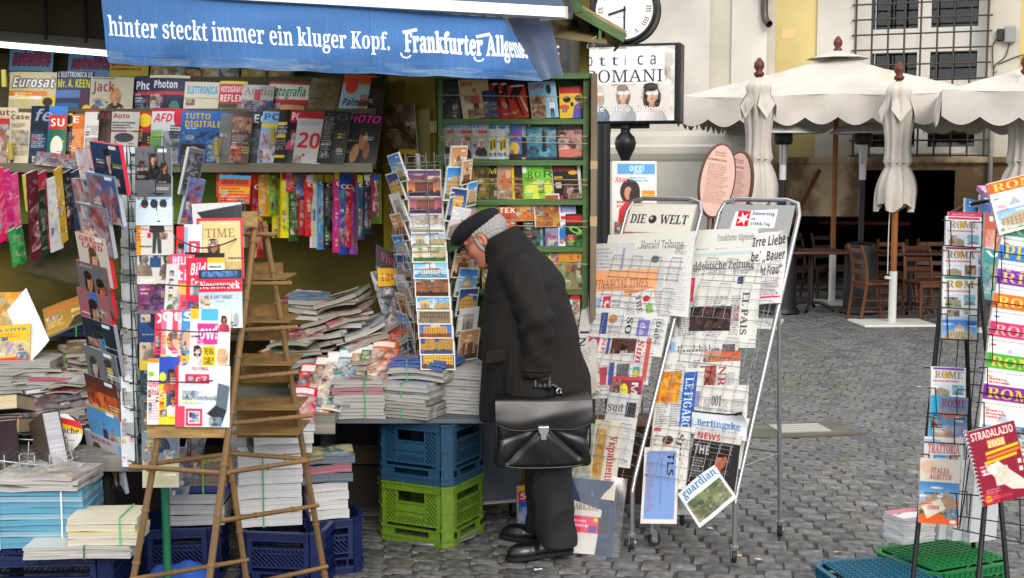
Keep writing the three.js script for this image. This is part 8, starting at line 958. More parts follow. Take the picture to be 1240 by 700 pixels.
// ---------------------------------------------------------------- the heaps at the end of the counter
{
const yC = CT + 0.002;
const at = (px, Z) => A(px, 400, Z).x;
bundle(V(at(70, 6.1), 0.917, -6.55), 0.05, 0.3, 0.26, rp(6, (i) => [0.028, '#c8c6c0', '#8a8884', ['#2a3050', '#232a44', '#3a3a5a', '#20263c'][i % 4], { b: '#2a2f48' }]), 'tied bundle of dark blue spined magazines on the back ledge', { strap: 0x4ac83a, straps: [-0.02], spineFront: true });
bundle(V(at(78, 5.9), yC, -5.92), 0.25, 0.3, 0.22, rp(7, (i) => [0.034, ['#b8813c', '#c8b48a', '#d2d0c8'][i % 3], '#7a5a30', ['#a8722c', '#b8843c', '#8a9ab8'][i % 3], { b: '#b8a03a', m: [['ph', 0, 0, 1, 1, ['#b8a03a', '#8a6a2a', '#d8c88a'], 4]] }]), 'tied stack of tan books on the counter', { strap: 0x5a9a4a, piece: 'book', name: 'book_bundle', straps: [0] });
bundle(V(at(20, 5.65), yC, -5.72), 0.1, 0.3, 0.26, rp(15, (i) => [0.016, '#b9b7b2', '#6f6d6a', '#a8a6a2', { b: '#c8c6c0' }]), 'thick grey stack of news magazines on the counter end', { jit: 0.025, rot: 0.12, bow: 0.006 });
bundle(V(at(70, 5.65), yC, -5.68), -0.15, 0.2, 0.26, rp(9, (i) => [0.02, i === 8 ? '#c83a4a' : '#c2c0b8', '#7a7872', '#b0aea6', { b: '#c8c4bc', m: [['r', 0, 0, 1, 0.3, '#c02a3a']] }]), 'grey stack topped with red between two grey stacks', { jit: 0.015 });
bundle(V(at(118, 5.6), yC, -5.66), -0.5, 0.22, 0.28, rp(10, (i) => [0.018, '#c6c4be', '#7f7d78', '#b8b6b0', { b: '#a89878', m: [['ph', 0, 0, 1, 1, ['#a89878', '#c8c0b0', '#4a4a44'], 7]] }]), 'slumped grey stack behind the disc spinner', { jit: 0.03, rot: 0.2, bow: 0.016, fan: 0.012 });
bundle(V(at(75, 5.45), yC, -5.5), 0.35, 0.3, 0.22, rp(6, (i) => [0.012, i % 3 === 1 ? '#a83a44' : '#aeaca8', '#5f5d5a', i % 2 ? '#8a2a34' : '#9a9894', { b: '#9a9a98', m: [['ph', 0, 0, 1, 1, ['#9a9a98', '#6a6a6c', '#c8c8c4', '#a03a44'], 8]] }]), 'sprawled grey and red magazines above the round sign', { jit: 0.06, rot: 0.5, bow: 0.014 });
const lp = plane(A(78, 400, 5.75), 0.1, 0.55);
put('magazine', 'gold covered magazine with orange title leaning on the tan books', 'magazine', undefined, gloss, { b: ['#8a6a24', '#a8842e'], m: [['t', 0.1, 0.08, 0.8, 0.2, 'MIRABILE', '#c8602a'], ['l', 0.06, 0.5, 0.4, 4, '#d8c088', 0.08], ['t', 0.62, 0.4, 0.3, 0.12, 'Best', '#e0d8b0', 'j'], ['pg', [[0.5, 1], [0.7, 0.7], [1, 0.6], [1, 1]], '#3a2c14']] }, lp, [58, 408, 108, 388, 52, 376], { t: 0.02, off: 0.01, wave: 0.003 });
put('book', 'yellow picture book with tiny crowd drawing', 'book', undefined, gloss, { b: '#e8b828', m: [['t', 0.1, 0.1, 0.8, 0.08, 'LA CITTA', '#3a6a9a'], ['l', 0.1, 0.24, 0.7, 2, '#d86a2a', 0.07], ['ph', 0.05, 0.46, 0.9, 0.4, ['#d8c8a0', '#7aa86a', '#c86a4a', '#6a8ac0', '#e8d8b0'], 5, 50], ['r', 0, 0.9, 1, 0.1, '#c83a2a']] }, lp, [-14, 440, 36, 436, -12, 396], { t: 0.012, off: 0.03 });
put('paper_sheet', 'white paper sheet lying askew behind the yellow book', 'paper', undefined, matte, { b: '#dcdfe2' }, lp, [36, 440, 60, 412, 18, 382], { t: 0.003, off: 0.012, wave: 0.004 });
put('sweets_bag', 'shiny orange and silver bag at the back of the counter', 'bag', undefined, gloss, { b: '#d8823a', m: [['ph', 0, 0, 1, 1, ['#e0902a', '#8a8a5a', '#c8c8b8', '#6a5a3a', '#f0c04a'], 9, 40]] }, plane(A(10, 380, 5.95), 0.1, 0.3), [-12, 396, 28, 394, -8, 356], { t: 0.05, wave: 0.012, nx: 8, ny: 8 });
// big books and wire basket
const bk = (name, label, pos, rot, w, h, t, coverC, pg) => { const g = thing(name, label, 'book', pos); g.rotation.set(...rot, 'YXZ'); obj('cover', [box(w, h, 0.004, 0, h / 2, t / 2), box(w, h, 0.004, 0, h / 2, -t / 2), box(0.004, h, t, -w / 2, h / 2, 0)], std(coverC, 0.5), g); obj('page_block', slab(gloss, w - 0.008, h - 0.008, t - 0.005, gloss.swatch(pg), { nx: 1, ny: 1, pages: gloss.pages(pg, mixc(pg, '#5a4a30', 0.25)) }).translate(0, 0.004, 0), gloss.mat, g); return g; };
bk('thick_book', 'thick cream paged book lying on the counter end, upper of two', A(14, 492, 5.2), [Math.PI / 2 - 0.25, 0.35, 0.25], 0.2, 0.26, 0.06, 0x1c1a1c, '#d9c292'); bk('thick_book', 'thick cream paged book lying on the counter end, lower of two', A(16, 516, 5.2), [Math.PI / 2 - 0.2, 0.3, 0.2], 0.2, 0.26, 0.06, 0x2a2422, '#d8bc88');
bk('upright_book', 'white and brown thick book leaning in the wire basket', A(66, 572, 4.95), [0, -0.85, 0.42], 0.16, 0.235, 0.07, 0x4a3c34, '#cfd2dc'); bk('upright_book', 'black book with pink spots in the wire basket', A(4, 572, 4.95), [0.1, 0.3, 0.05], 0.14, 0.22, 0.03, 0x2a1620, '#c8b8b0');
const wb = thing('wire_basket', 'white wire book basket at the end of the counter', 'basket', A(40, 578, 4.9)); const ww = std(0xc9cccd, 0.4, { metalness: 0.2 }), gw = [];
const wbp = []; for (let k = 0; k < 2; k++) obj('rim', wire([V(-0.3, 0.05 + k * 0.06, 0.06 + k * 0.02), V(0.1, 0.03 + k * 0.04, 0.1), V(0.17, 0.03 + k * 0.05, 0.02), V(0.1, 0.06 + k * 0.06, -0.12), V(-0.3, 0.08 + k * 0.06, -0.12)], 0.0028), ww, wb);
for (let k = 0; k < 7; k++) obj('wire', wire([V(-0.26 + k * 0.06, 0.11 + 0.0 * k, 0.08), V(-0.26 + k * 0.06, 0.0, 0.08), V(-0.24 + k * 0.06, 0.0, -0.1), V(-0.24 + k * 0.06, 0.12, -0.12)], 0.0022), ww, wb);
// round press sign
const sg = thing('round_sign', 'round white sign with black, red and yellow stripe for the German press', 'sign', A(74, 548, 5.05)); sg.rotation.set(-0.2, 0.1, -0.05);
const f = gloss2.print(0.16, 0.16, (c, w, h) => { c.fillStyle = '#e2e2dc'; c.fillRect(-3, -3, w + 6, h + 6); c.save(); c.beginPath(); c.arc(w / 2, h / 2, w / 2, 0, 7); c.clip(); c.fillStyle = '#1c1c1c'; c.beginPath(); c.moveTo(0.6 * w, 0.02 * h); c.lineTo(w, 0.1 * h); c.lineTo(w, 0.3 * h); c.fill(); c.fillStyle = '#d02a34'; c.beginPath(); c.moveTo(0.3 * w, 0.08 * h); c.lineTo(w, 0.2 * h); c.lineTo(w, 0.38 * h); c.lineTo(0.34 * w, 0.22 * h); c.fill(); c.fillStyle = '#e8c02a'; c.beginPath(); c.moveTo(0.34 * w, 0.22 * h); c.lineTo(w, 0.38 * h); c.lineTo(w, 0.5 * h); c.lineTo(0.36 * w, 0.34 * h); c.fill(); c.restore(); fit(c, 'Deutsche', 0.08 * w, 0.36 * h, 0.82 * w, 0.14 * h, '#26262a', 's'); fit(c, 'Presse....', 0.08 * w, 0.56 * h, 0.74 * w, 0.13 * h, '#26262a', 's'); c.fillStyle = '#2aa8a8'; c.fillRect(0.3 * w, 0.74 * h, 0.1 * w, 0.12 * h); fit(c, 'IPS', 0.43 * w, 0.75 * h, 0.26 * w, 0.1 * h, '#4ab0b8', 'r'); }, 1000);
const dg = new THREE.CircleGeometry(0.08, 40), uv = dg.attributes.uv; for (let i = 0; i < uv.count; i++) uv.setXY(i, lerp(f[0], f[2], uv.getX(i)), lerp(f[1], f[3], uv.getY(i))); obj('sign_face', dg.translate(0, 0.08, 0.0035), gloss2.mat, sg); obj('disc', T(new THREE.CylinderGeometry(0.08, 0.08, 0.005, 40), 0, 0.08, 0, Math.PI / 2), std(0xd6d6d0, 0.5), sg);
const gr = thing('grey_ledge', 'grey stone coloured ledge board below the round sign', 'ledge', V(0, 0, 0)); obj('board', boxUV(rbox(0.75, 0.07, 0.2, 0.004, A(80, 560, 5.1).x, A(80, 560, 5.0).y - 0.01, -5.12), 2), std(0x9a9992, 0.7, { map: blotch }), gr); obj('leg', box(0.04, 0.54, 0.06, A(125, 560, 5.1).x, 0.27, -5.14), kdark, gr); obj('leg', box(0.04, 0.54, 0.06, A(10, 560, 5.1).x, 0.27, -5.14), kdark, gr);
// wrapped magazines and the light blue bundle on the wide crate
const bp = A(38, 690, 4.8), yB = 0.318;
const hB = bundle(V(A(50, 640, 4.75).x, yB, -4.82), 0.05, 0.36, 0.27, rp(10, (i) => [0.0225, i % 3 === 2 ? '#a9c9d8' : '#5aa8c8', '#2f7a9c', i % 3 ? '#4a9cc0' : '#8cc0d4', { b: '#9fb8b4', m: [['ph', 0, 0, 1, 1, ['#8ab4bc', '#b8c8b8', '#5aa0bc', '#d0d8d0'], 4, 40]] }]), 'tied bundle of light blue magazines on the wide navy crate', { strap: 0xdfe6e8, straps: [-0.14, 0.1], spineFront: false, jit: 0.012 });
bundle(V(A(98, 660, 4.62).x, yB, -4.66), 0.04, 0.4, 0.2, rp(4, () => [0.011, '#d2d0ca', '#77756f', '#c6c4be', null]), 'thin grey magazine stack under the cream books', { strap: 0x3a6a4a, straps: [0.03] });
bundle(V(A(128, 650, 4.62).x, yB + 0.047, -4.66), 0.03, 0.26, 0.18, rp(4, (i) => [0.026, '#e0dac6', '#c0b89c', ['#1f2a48', '#e0c83a', '#d8d4c8', '#2a3a5a'][i], { b: '#d8d0b8' }]), 'tied cream paperback books with navy and yellow spines', { strap: 0x4ab86a, straps: [0.07], piece: 'book', name: 'book_bundle' });
const hW = bundle(V(A(50, 590, 4.75).x, yB + hB + 0.002, -4.8), -0.12, 0.34, 0.27, rp(4, (i) => [0.013, i % 2 ? '#d8c0c0' : '#cfcfca', '#8a8a86', i % 2 ? '#c88a90' : '#c4c4be', { b: '#c2c2ba', m: [['ph', 0, 0, 1, 1, ['#c2c2ba', '#8f9a92', '#dcdcd8', '#a8987a'], 9, 40]] }]), 'loose grey and pink papers on the light blue bundle', { jit: 0.03, rot: 0.2, wave: 0.005 });
const ws = slab(gloss2, 0.42, 0.32, 0.002, gloss2.swatch('#ffffff'), { nx: 28, ny: 22, wave: 0.008, bow: 0.02, seed: 6 }); { const p = ws.attributes.position; for (let i = 0; i < p.count; i++) p.setZ(i, p.getZ(i) + 0.006 * Math.sin(p.getX(i) * 61 + p.getY(i) * 37) + 0.004 * Math.sin(p.getX(i) * 103 - p.getY(i) * 90)); } ws.translate(0, -0.16, 0); ws.rotateX(-Math.PI / 2); ws.computeVertexNormals(); const wr = obj('plastic_sheet', ws, phys(0xffffff, 0.1, { transmission: 1, thickness: 0 })); wr.position.set(A(50, 590, 4.75).x, yB + hB + hW + 0.022, -4.8); wr.rotation.set(0.06, 0.1, -0.05); tag(wr, 'crumpled clear plastic sheet over the papers on the light blue bundle', 'plastic sheet');
// below the bamboo stand
const yN = 0.252;
bundle(V(A(322, 650, 5.2).x, yN, -5.3), 0.22, 0.27, 0.2, rp(5, () => [0.062, '#dedede', '#c2c2c4', '#e0e0e0', { b: '#e2e2e2' }]), 'tied column of five thick white book blocks on a navy crate', { strap: 0x2f9a5a, straps: [-0.03], piece: 'book_block', name: 'book_bundle', jit: 0.008 });
bundle(V(A(338, 560, 5.2).x, yN + 0.312, -5.3), 0.3, 0.25, 0.19, [[0.05, '#dadada', '#b8b8b8', '#1a1a1c', null], [0.045, '#dcdcda', '#b4b4b0', '#d8d8d4', null], [0.03, '#cfd2d8', '#9a9ca0', '#c8ccd4', { b: '#c8ccd4', m: [['ph', 0, 0, 1, 1, ['#c8ccd4', '#8ab0d0', '#c05a4a', '#d8d090'], 4]] }]], 'mixed white volumes lying on the white book blocks', { piece: 'book', name: 'book_bundle', jit: 0.04, rot: 0.3 });
bundle(V(A(304, 560, 5.35).x, yN + 0.004, -5.56), -0.1, 0.24, 0.18, rp(9, (i) => [0.042, '#d6d6d8', '#a4a4a8', '#d8d8da', { b: '#e0e0e2', m: [['l', 0.1, 0.4, 0.7, 1, '#6a6a70', 0.1]] }]), 'tall pale stack of paperbacks behind the white book blocks', { piece: 'book', name: 'book_bundle' });
bundle(V(A(391, 650, 5.3).x, 0.252, -5.42), 0.3, 0.17, 0.2, rp(4, () => [0.04, '#d8d8d6', '#aeaeac', '#d2d2d0', { b: '#3a4a5a' }]), 'short stack of white books by the outer bamboo leg', { piece: 'book', name: 'book_bundle' });
crate(V(A(395, 650, 5.3).x, 0, -5.45), 0.3, 0.24, 0.26, 0.25, navyC, 'navy plastic crate under the short white stack', { solid: false });
bundle(V(A(391, 600, 5.3).x, 0.252 + 0.165, -5.42), 0.2, 0.22, 0.2, rp(3, (i) => [0.04, i === 1 ? '#c85a6a' : '#5a6a78', '#2a3440', '#33485e', { b: '#33485e', m: [['ph', 0, 0, 1, 1, ['#33485e', '#a8c0d8', '#1c2a3a', '#e0c84a'], 6]] }]), 'plastic wrapped dark blue packets on the short white stack', { wave: 0.006, jit: 0.02, piece: 'packet' });
bundle(V(A(236, 650, 5.25).x, yN, -5.32), 0.05, 0.26, 0.2, rp(3, () => [0.046, '#c6c8cc', '#8a8c92', '#20305a', { b: '#2a3a5a' }]), 'three thick volumes with navy spines on a navy crate', { piece: 'book', name: 'book_bundle', jit: 0.01 });
bundle(V(A(246, 610, 5.25).x, yN + 0.14, -5.32), 0.08, 0.2, 0.17, rp(8, (i) => [0.015, i < 2 ? '#2a3a9a' : '#9a8478', i < 2 ? '#1c2870' : '#6a5448', i < 2 ? '#24389a' : '#8a7468', { b: '#a8845a', m: [['ph', 0, 0, 1, 1, ['#a8845a', '#c84a3a', '#5a8a4a', '#d8c08a'], 7]] }]), 'tied brownish booklets with blue bottom on the thick volumes', { strap: 0x7ad04a, straps: [0.0], piece: 'booklet' });
const cl = obj('blue_cloth', surf((x, y, z) => ell(x, y, z, [0, 0.06, 0], [0.13, 0.075, 0.1]) + 0.01 * Math.sin(x * 40 + y * 20) + 0.006 * Math.sin(z * 50 + y * 30), [-0.18, -0.02, -0.15], [0.18, 0.17, 0.15], 0.012), std(0x1f4fa8, 0.8)); cl.position.copy(A(216, 630, 5.05).setY(0.01)); tag(cl, 'crumpled bright blue cloth on the ground by the green pole', 'cloth');
}
// ---------------------------------------------------------------- guidebook racks
{
const tubeM = std(0x141519, 0.4, { metalness: 0.3 });
const ra = thing('guidebook_rack', 'black wire rack with white guidebooks in one column', 'display rack', V(0, 0, 0));
const Z = 4.55; for (const [a, b, c, d] of [[1150, 262, 1096, 800], [1180, 262, 1228, 800]]) obj('leg', bar(A(a, b, Z + 0.28), A(c, d, Z - 0.12).setY(0.0), 0.0095, 0.0095, 8), tubeM, ra);
obj('leg', bar(A(1166, 262, Z + 0.3), A(1180, 740, Z + 0.5).setY(0), 0.0095, 0.0095, 8), tubeM, ra);
const pl = plane(A(1150, 450, Z), 0.05, 0.13); let n = 0;
const Pp = (px, py, o) => { const r = onPlane(px, py, pl, o); return r.p; };
for (const [y, x] of [[297, 1143], [333, 1141], [372, 1140], [410, 1139], [500, 1125], [535, 1122], [580, 1117], [632, 1112]]) { const w = 46; obj('wire_pocket', [...wire([Pp(x - 2, y, 0), Pp(x - 2, y, 0.045), Pp(x + w, y + 3, 0.045), Pp(x + w, y + 3, 0)], 0.0022), ...wire([Pp(x - 2, y - 30, 0.0), Pp(x - 2, y - 30, 0.045), Pp(x + 8, y - 30, 0.045), Pp(x + 9, y, 0.045)], 0.002), ...wire([Pp(x + w, y - 28, 0.0), Pp(x + w, y - 28, 0.045), Pp(x + w - 12, y - 28, 0.045), Pp(x + w - 12, y + 2, 0.045)], 0.002)], blackWire, ra); }
obj('wire_back', [...wire([Pp(1150, 256, 0), Pp(1141, 410, 0), Pp(1114, 632, 0)], 0.0022), ...wire([Pp(1188, 256, 0), Pp(1184, 410, 0), Pp(1162, 636, 0)], 0.0022), ...wire([Pp(1166, 256, 0), Pp(1160, 420, 0), Pp(1140, 634, 0)], 0.0022), ...wire([Pp(1128, 462, 0), Pp(1194, 467, 0)], 0.0022), ...wire([Pp(1120, 445, -0.01), Pp(1200, 452, -0.01)], 0.0022)], blackWire, ra);
const gd = (q, desc, s, o = {}) => { n++; return put('guidebook', desc + ' in the single column rack', 'guidebook', 'guidebooks in the black racks', gloss2, s, pl, q, { t: 0.012, off: 0.022, bow: 0.002, turn: 0.5, pages: gloss2.pages('#dcd8e0', '#b0a8b8'), ...o }); };
const vat = (t, band, tc) => ({ b: '#e4e3e0', m: [['r', 0.06, 0.02, 0.88, 0.03, band], ['t', 0.1, 0.08, 0.8, 0.11, t, tc, 's'], ['o', 0.46, 0.135, 0.09, 0.05, '#c8a040'], ['l', 0.06, 0.23, 0.86, 1, '#a83a6a', 0.04], ['v', 0.08, 0.3, 0.46, 0.2, '#c8d8e4', '#e4e8e8', '#a89a80', '#8a9a80', 'arena', 3], ['v', 0.6, 0.3, 0.34, 0.16, '#5aa0b8', '#a8d0d8', '#8aa8b0', '#5a8a8a', 'dome', 4], ['v', 0.56, 0.5, 0.3, 0.16, '#c8d4e0', '#e0e4e4', '#9a8a70', '#7a8a70', 'arch', 5], ['g', 0, 0.6, 1, 0.2, '#e4e3e0', '#3a78c8'], ['v', 0.0, 0.7, 1, 0.3, '#3a78c8', '#8ab4e0', '#d8c4a0', '#c8b490', 'dome', 6]] });
gd([1147, 300, 1187, 300, 1148, 257], 'red guidebook with white capitals', { b: '#c83048', m: [['t', 0.26, 0.22, 0.68, 0.3, 'ROMA', '#f0e4e0'], ['ph', 0, 0.4, 0.3, 0.6, ['#d87a5a', '#e0b090', '#b85a4a'], 3], ['l', 0.1, 0.06, 0.8, 1, '#e0a0a0', 0.08]] }, { off: 0.01 });
gd([1143, 336, 1186, 337, 1145, 262], 'white guidebook with gold title and red line', vat('ROME', '#b82a5a', '#8a8070'), { off: 0.018 });
gd([1141, 374, 1183, 375, 1142, 298], 'white guidebook with grey title and dark red line', vat('ROMA', '#a02a4a', '#6a6860'), { off: 0.024 });
gd([1140, 410, 1182, 411, 1141, 334], 'white guidebook with teal line showing church front', vat('ROM', '#1f7a78', '#8a7a4a'), { off: 0.03 });
gd([1126, 515, 1168, 518, 1127, 443], 'white guidebook with violet line', vat('ROME', '#6a2a9a', '#8a7a5a'), { off: 0.014 });
gd([1123, 548, 1168, 552, 1127, 478], 'plastic covered bright blue city guide with orange lettering', { b: '#6a8ab0', m: [['r', 0, 0, 0.22, 1, '#3ab0e0'], ['t', 0.28, 0.05, 0.66, 0.14, 'ROME', '#a02a3c', 's'], ['t', 0.2, 0.24, 0.7, 0.14, 'TODAY', '#e87a2a', 'b'], ['ph', 0.1, 0.5, 0.86, 0.5, ['#7a98b8', '#3a8ad0', '#e08a3a', '#c8d0d8', '#4a5a70'], 4]] }, { off: 0.024 });
gd([1117, 596, 1164, 599, 1119, 528], 'cream restaurant guide with red title', { b: '#e0dcd6', m: [['t', 0.1, 0.13, 0.8, 0.16, 'TRATTORIA', '#b83a4a', 's'], ['r', 0.24, 0.32, 0.44, 0.16, '#4a86c0'], ['l', 0.3, 0.36, 0.3, 1, '#dce8f0', 0.08], ['r', 0.02, 0.05, 0.4, 0.03, '#8ab0d8']] }, { off: 0.034 });
gd([1112, 632, 1160, 637, 1114, 553], 'country holiday guide with cream top and house photo', { b: '#e8dccb', m: [['o', 0.2, 0.14, 0.2, 0.1, '#f0c8b0'], ['t', 0.26, 0.14, 0.46, 0.08, 'ITALIA', '#b04a44', 'j'], ['t', 0.22, 0.24, 0.56, 0.08, 'AGRITUR', '#b04a44', 'j'], ['v', 0, 0.36, 1, 0.52, '#4a8ac8', '#c0d4e0', '#c8a888', '#4a6a34', 'town', 7], ['pg', [[0, 0.86], [0.4, 0.82], [1, 0.9], [1, 1], [0, 1]], '#e8632a'], ['pg', [[0.06, 0.74], [0.52, 0.6], [0.66, 0.76], [0.2, 0.92]], '#ecdfcc'], ['t', 0.2, 0.72, 0.3, 0.06, '2008', '#c02a34', 's', { skew: 0 }], ['o', 0.84, 0.95, 0.09, 0.03, '#e8e4dc']] }, { off: 0.044 });

const rb = thing('guidebook_rack', 'black wire rack with coloured band city maps and road atlas', 'display rack', V(0, 0, 0));
const pb = plane(A(1215, 450, 4.3), 0.12, 0.12), Q = (px, py, o) => onPlane(px, py, pb, o).p;
obj('leg', bar(A(1226, 230, 4.6), A(1172, 860, 4.1).setY(0), 0.0095, 0.0095, 8), tubeM, rb); obj('leg', bar(A(1262, 230, 4.6), A(1300, 860, 4.1).setY(0), 0.0095, 0.0095, 8), tubeM, rb);
[[250, 1213], [285, 1211], [315, 1207], [345, 1204], [378, 1201], [415, 1196], [455, 1190], [497, 1186], [605, 1165]].forEach(([y, x]) => obj('wire_pocket', [...wire([Q(x - 4, y + 20, 0), Q(x - 4, y + 20, 0.05), Q(x + 80, y + 32, 0.05)], 0.0022), ...wire([Q(x - 4, y - 10, 0), Q(x - 4, y - 10, 0.05), Q(x + 6, y - 10, 0.05), Q(x + 6, y + 21, 0.05)], 0.002)], blackWire, rb));
obj('wire_back', [...wire([Q(1210, 230, 0), Q(1198, 400, 0), Q(1180, 520, 0), Q(1162, 640, 0)], 0.0024), ...wire([Q(1150, 597, 0.03), Q(1250, 606, 0.03)], 0.0024), ...wire([Q(1155, 640, 0.04), Q(1250, 660, 0.04)], 0.0024), ...wire([Q(1158, 597, 0.04), Q(1160, 640, 0.04)], 0.0024), ...wire([Q(1176, 598, 0.04), Q(1172, 645, 0.04)], 0.0024), ...wire([Q(1235, 604, 0.04), Q(1236, 655, 0.04)], 0.0024)], blackWire, rb);
const map = (q, t, band, tc, desc, o = {}) => put('city_map', desc + ' in the atlas rack', 'map', 'city maps in the atlas rack', gloss2, { b: o.bg || '#e6e5e2', m: [['r', 0.0, 0.02, 1, 0.2, band], ['t', 0.08, 0.055, 0.86, 0.135, t, tc, 's', { edge: mixc(band, '#000000', 0.35), ew: 6 }], ['l', 0.05, 0.26, 0.9, 1, '#8a8a90', 0.03], ['r', 0.06, 0.32, 0.1, 0.02, pick(['#c83a3a', '#3a5ac0', '#e08a3a'])], ['pg', [[0.3, 0.5], [0.42, 0.36], [0.46, 0.36], [0.56, 0.5]], '#a8b4c0'], ['v', 0.05, 0.55, 0.9, 0.4, '#7ab0d8', '#d0e0e8', '#b8a488', '#7a9a70', 'arena', 4]] }, pb, q, { t: 0.012, off: o.off, turn: 0.8, pages: gloss2.pages('#e0dfda', '#b4b2ac'), ...o });
const M = [[1214, 264, '#1f9a94', 'R O', '#d8c078', 'teal banded map'], [1211, 294, '#2a7ad0', 'РИМ', '#e0c060', 'blue banded map with foreign letters'], [1208, 323, '#7a2aa8', 'ŘÍM', '#d8bc80', 'violet banded map with accents'], [1203, 352, '#e8702a', 'ROM', '#e8c850', 'orange banded map in the middle'], [1199, 386, '#d8306c', 'ROM', '#e0b0a0', 'pink banded map'], [1195, 424, '#4aa83a', 'ROM', '#e0c048', 'green banded map'], [1191, 462, '#7a2a8c', 'ROM', '#e0bc50', 'purple banded map lowest of all']];
M.forEach(([x, y, b, t, tc, d], i) => map([x - 9, y + 88, x + 52, y + 102, x, y - 2], t, b, tc, d, { off: 0.008 + i * 0.005 }));
map([1212, 292, 1268, 262, 1197, 230], 'ROM', '#e8602a', '#e8c860', 'orange banded map tipped sideways at the top', { off: 0.05, turn: 1 });
put('road_atlas', 'dark red spiral bound road atlas with yellow bars', 'atlas', undefined, gloss2, { b: '#8c1c34', m: [['t', 0.06, 0.04, 0.88, 0.1, 'STRADALAZIO', '#e8dcd0', 'b'], ['r', 0.36, 0.17, 0.36, 0.11, '#e0a03a'], ['t', 0.36, 0.18, 0.36, 0.09, '2008', '#f0e0b0', 'b', { edge: '#8c4a1c', ew: 8 }], ['pg', [[0.28, 0.32], [0.98, 0.28], [0.98, 0.32], [0.28, 0.36]], '#e8c01c'], ['pg', [[0.28, 0.38], [0.98, 0.34], [0.98, 0.38], [0.28, 0.42]], '#e0802a'], ['pg', [[0.22, 0.44], [0.9, 0.4], [0.9, 0.44], [0.22, 0.48]], '#e8c01c'], ['pg', [[0.22, 0.52], [0.5, 0.46], [0.62, 0.56], [0.94, 0.78], [0.9, 0.9], [0.64, 0.86], [0.4, 0.7]], '#d4cfc0'], ['ph', 0.36, 0.54, 0.3, 0.24, ['#d4cfc0', '#c8b8b0', '#c0d0b0', '#d8a8a8'], 4], ['l', 0.12, 0.8, 0.3, 5, '#d8a8b0', 0.03], ['o', 0.14, 0.92, 0.07, 0.045, '#e8b02a'], ['t', 0.28, 0.9, 0.34, 0.04, 'EDIZIONI', '#d84a3a'], ['r', 0.88, 0.5, 0.08, 0.06, '#d8d4cc'], ['r', 0.88, 0.6, 0.08, 0.06, '#d8d4cc'], ['r', 0, 0, 0.045, 1, '#7a1628']] }, pb, [1190, 612, 1248, 600, 1169, 522], { t: 0.012, off: 0.072, turn: 1 });
{ const g = []; for (let k = 0; k < 18; k++) { const p = Q(lerp(1169, 1190, k / 17), lerp(524, 608, k / 17), 0.078); g.push(T(new THREE.TorusGeometry(0.008, 0.0016, 5, 10), p.x, p.y, p.z, 0.3, 0.4, 0.2)); } const sp = obj('spiral_binding', g, std(0xd8c8cc, 0.4, { metalness: 0.4 })); tag(sp, 'pale wire spiral along the edge of the road atlas', 'binding'); }
// things lying on top and beside
put('booklet', 'pink and blue booklet lying flat on the rack top', 'booklet', undefined, gloss2, { b: '#a890b0', m: [['r', 0, 0, 1, 0.4, '#b0508c'], ['l', 0.1, 0.1, 0.8, 2, '#f0d8ec', 0.1]] }, plane(A(1212, 232, 4.75), 0.1, 1.2), [1192, 236, 1232, 236, 1196, 221], { t: 0.02, pages: gloss2.pages('#b04a86', '#9aa8c8'), h: 0.07 });
const pq = plane(A(1185, 300, 4.8), 0.7, 0.12); [['#2f7ac8', 'bright blue leaflet', 1166, 240], ['#3a5aa8', 'royal blue leaflet', 1184, 236], ['#c84a2a', 'orange red leaflet', 1190, 258], ['#2a8a8c', 'sea green leaflet', 1188, 300]].forEach(([c, d, x, y], i) => put('leaflet', d + ' behind the red guidebook', 'leaflet', 'leaflets behind the guidebooks', gloss2, { b: c, m: [['t', 0.1, 0.05, 0.7, 0.1, ['S', 'P', 'R', 'V'][i], '#e8eef4'], ['ph', 0.05, 0.3, 0.9, 0.66, [c, mixc(c, '#ffffff', 0.5), '#c8a060', mixc(c, '#000000', 0.4)], 20 + i]] }, pq, [x, y + 62, x + 26, y + 66, x + 2, y], { t: 0.008, off: i * 0.014 - 0.03 }));
const bar1 = thing('rack_crossbar', 'black crossbar tube joining the two guidebook racks', 'crossbar'); obj('tube', tube([A(1150, 259, 4.83), A(1180, 246, 4.85), A(1215, 242, 4.83), A(1262, 240, 4.6)], 0.008, 16, 8), tubeM, bar1);
// white books standing on the green crate
const bkM = [[1096, 668, 4.86, 0.2, 0.1, 0.15, 0.16, 'stack of white leaflets']];
bundle(V(A(1112, 670, 4.8).x, 0.284, -4.92), 0.4, 0.16, 0.12, rp(9, (i) => [0.012, '#d8d6d6', '#a8a6a6', '#d0d0d0', { b: '#d87a8a', m: [['r', 0, 0.4, 1, 0.6, '#e4dcdc']] }]), 'small stack of white leaflets with pink top on the green crate', { piece: 'leaflet' });
[[1146, 688, 0.32, -0.16], [1164, 688, 0.36, -0.13], [1180, 690, 0.4, -0.1], [1200, 690, 0.42, -0.06]].forEach(([px, py, h, l], i) => { const b = thing('upright_book', ['first', 'second', 'third', 'fourth'][i] + ' tall white book counted from the pink topped leaflets', 'book', V(A(px, py, 4.78).x, 0.284, -4.95 + i * 0.012)); b.rotation.set(0, 0.5, l, 'YXZ'); obj('pages', slab(gloss2, 0.15, h * 0.8, 0.03, gloss2.swatch('#d0d2d4'), { nx: 1, ny: 1, pages: gloss2.pages('#c9cbce', '#9c9ea2') }), gloss2.mat, b); obj('cover', [box(0.154, h * 0.805, 0.003, 0, h * 0.4025, 0.018), box(0.154, h * 0.805, 0.003, 0, h * 0.4025, -0.018)], std(0xb9bcc0, 0.5), b); });
}
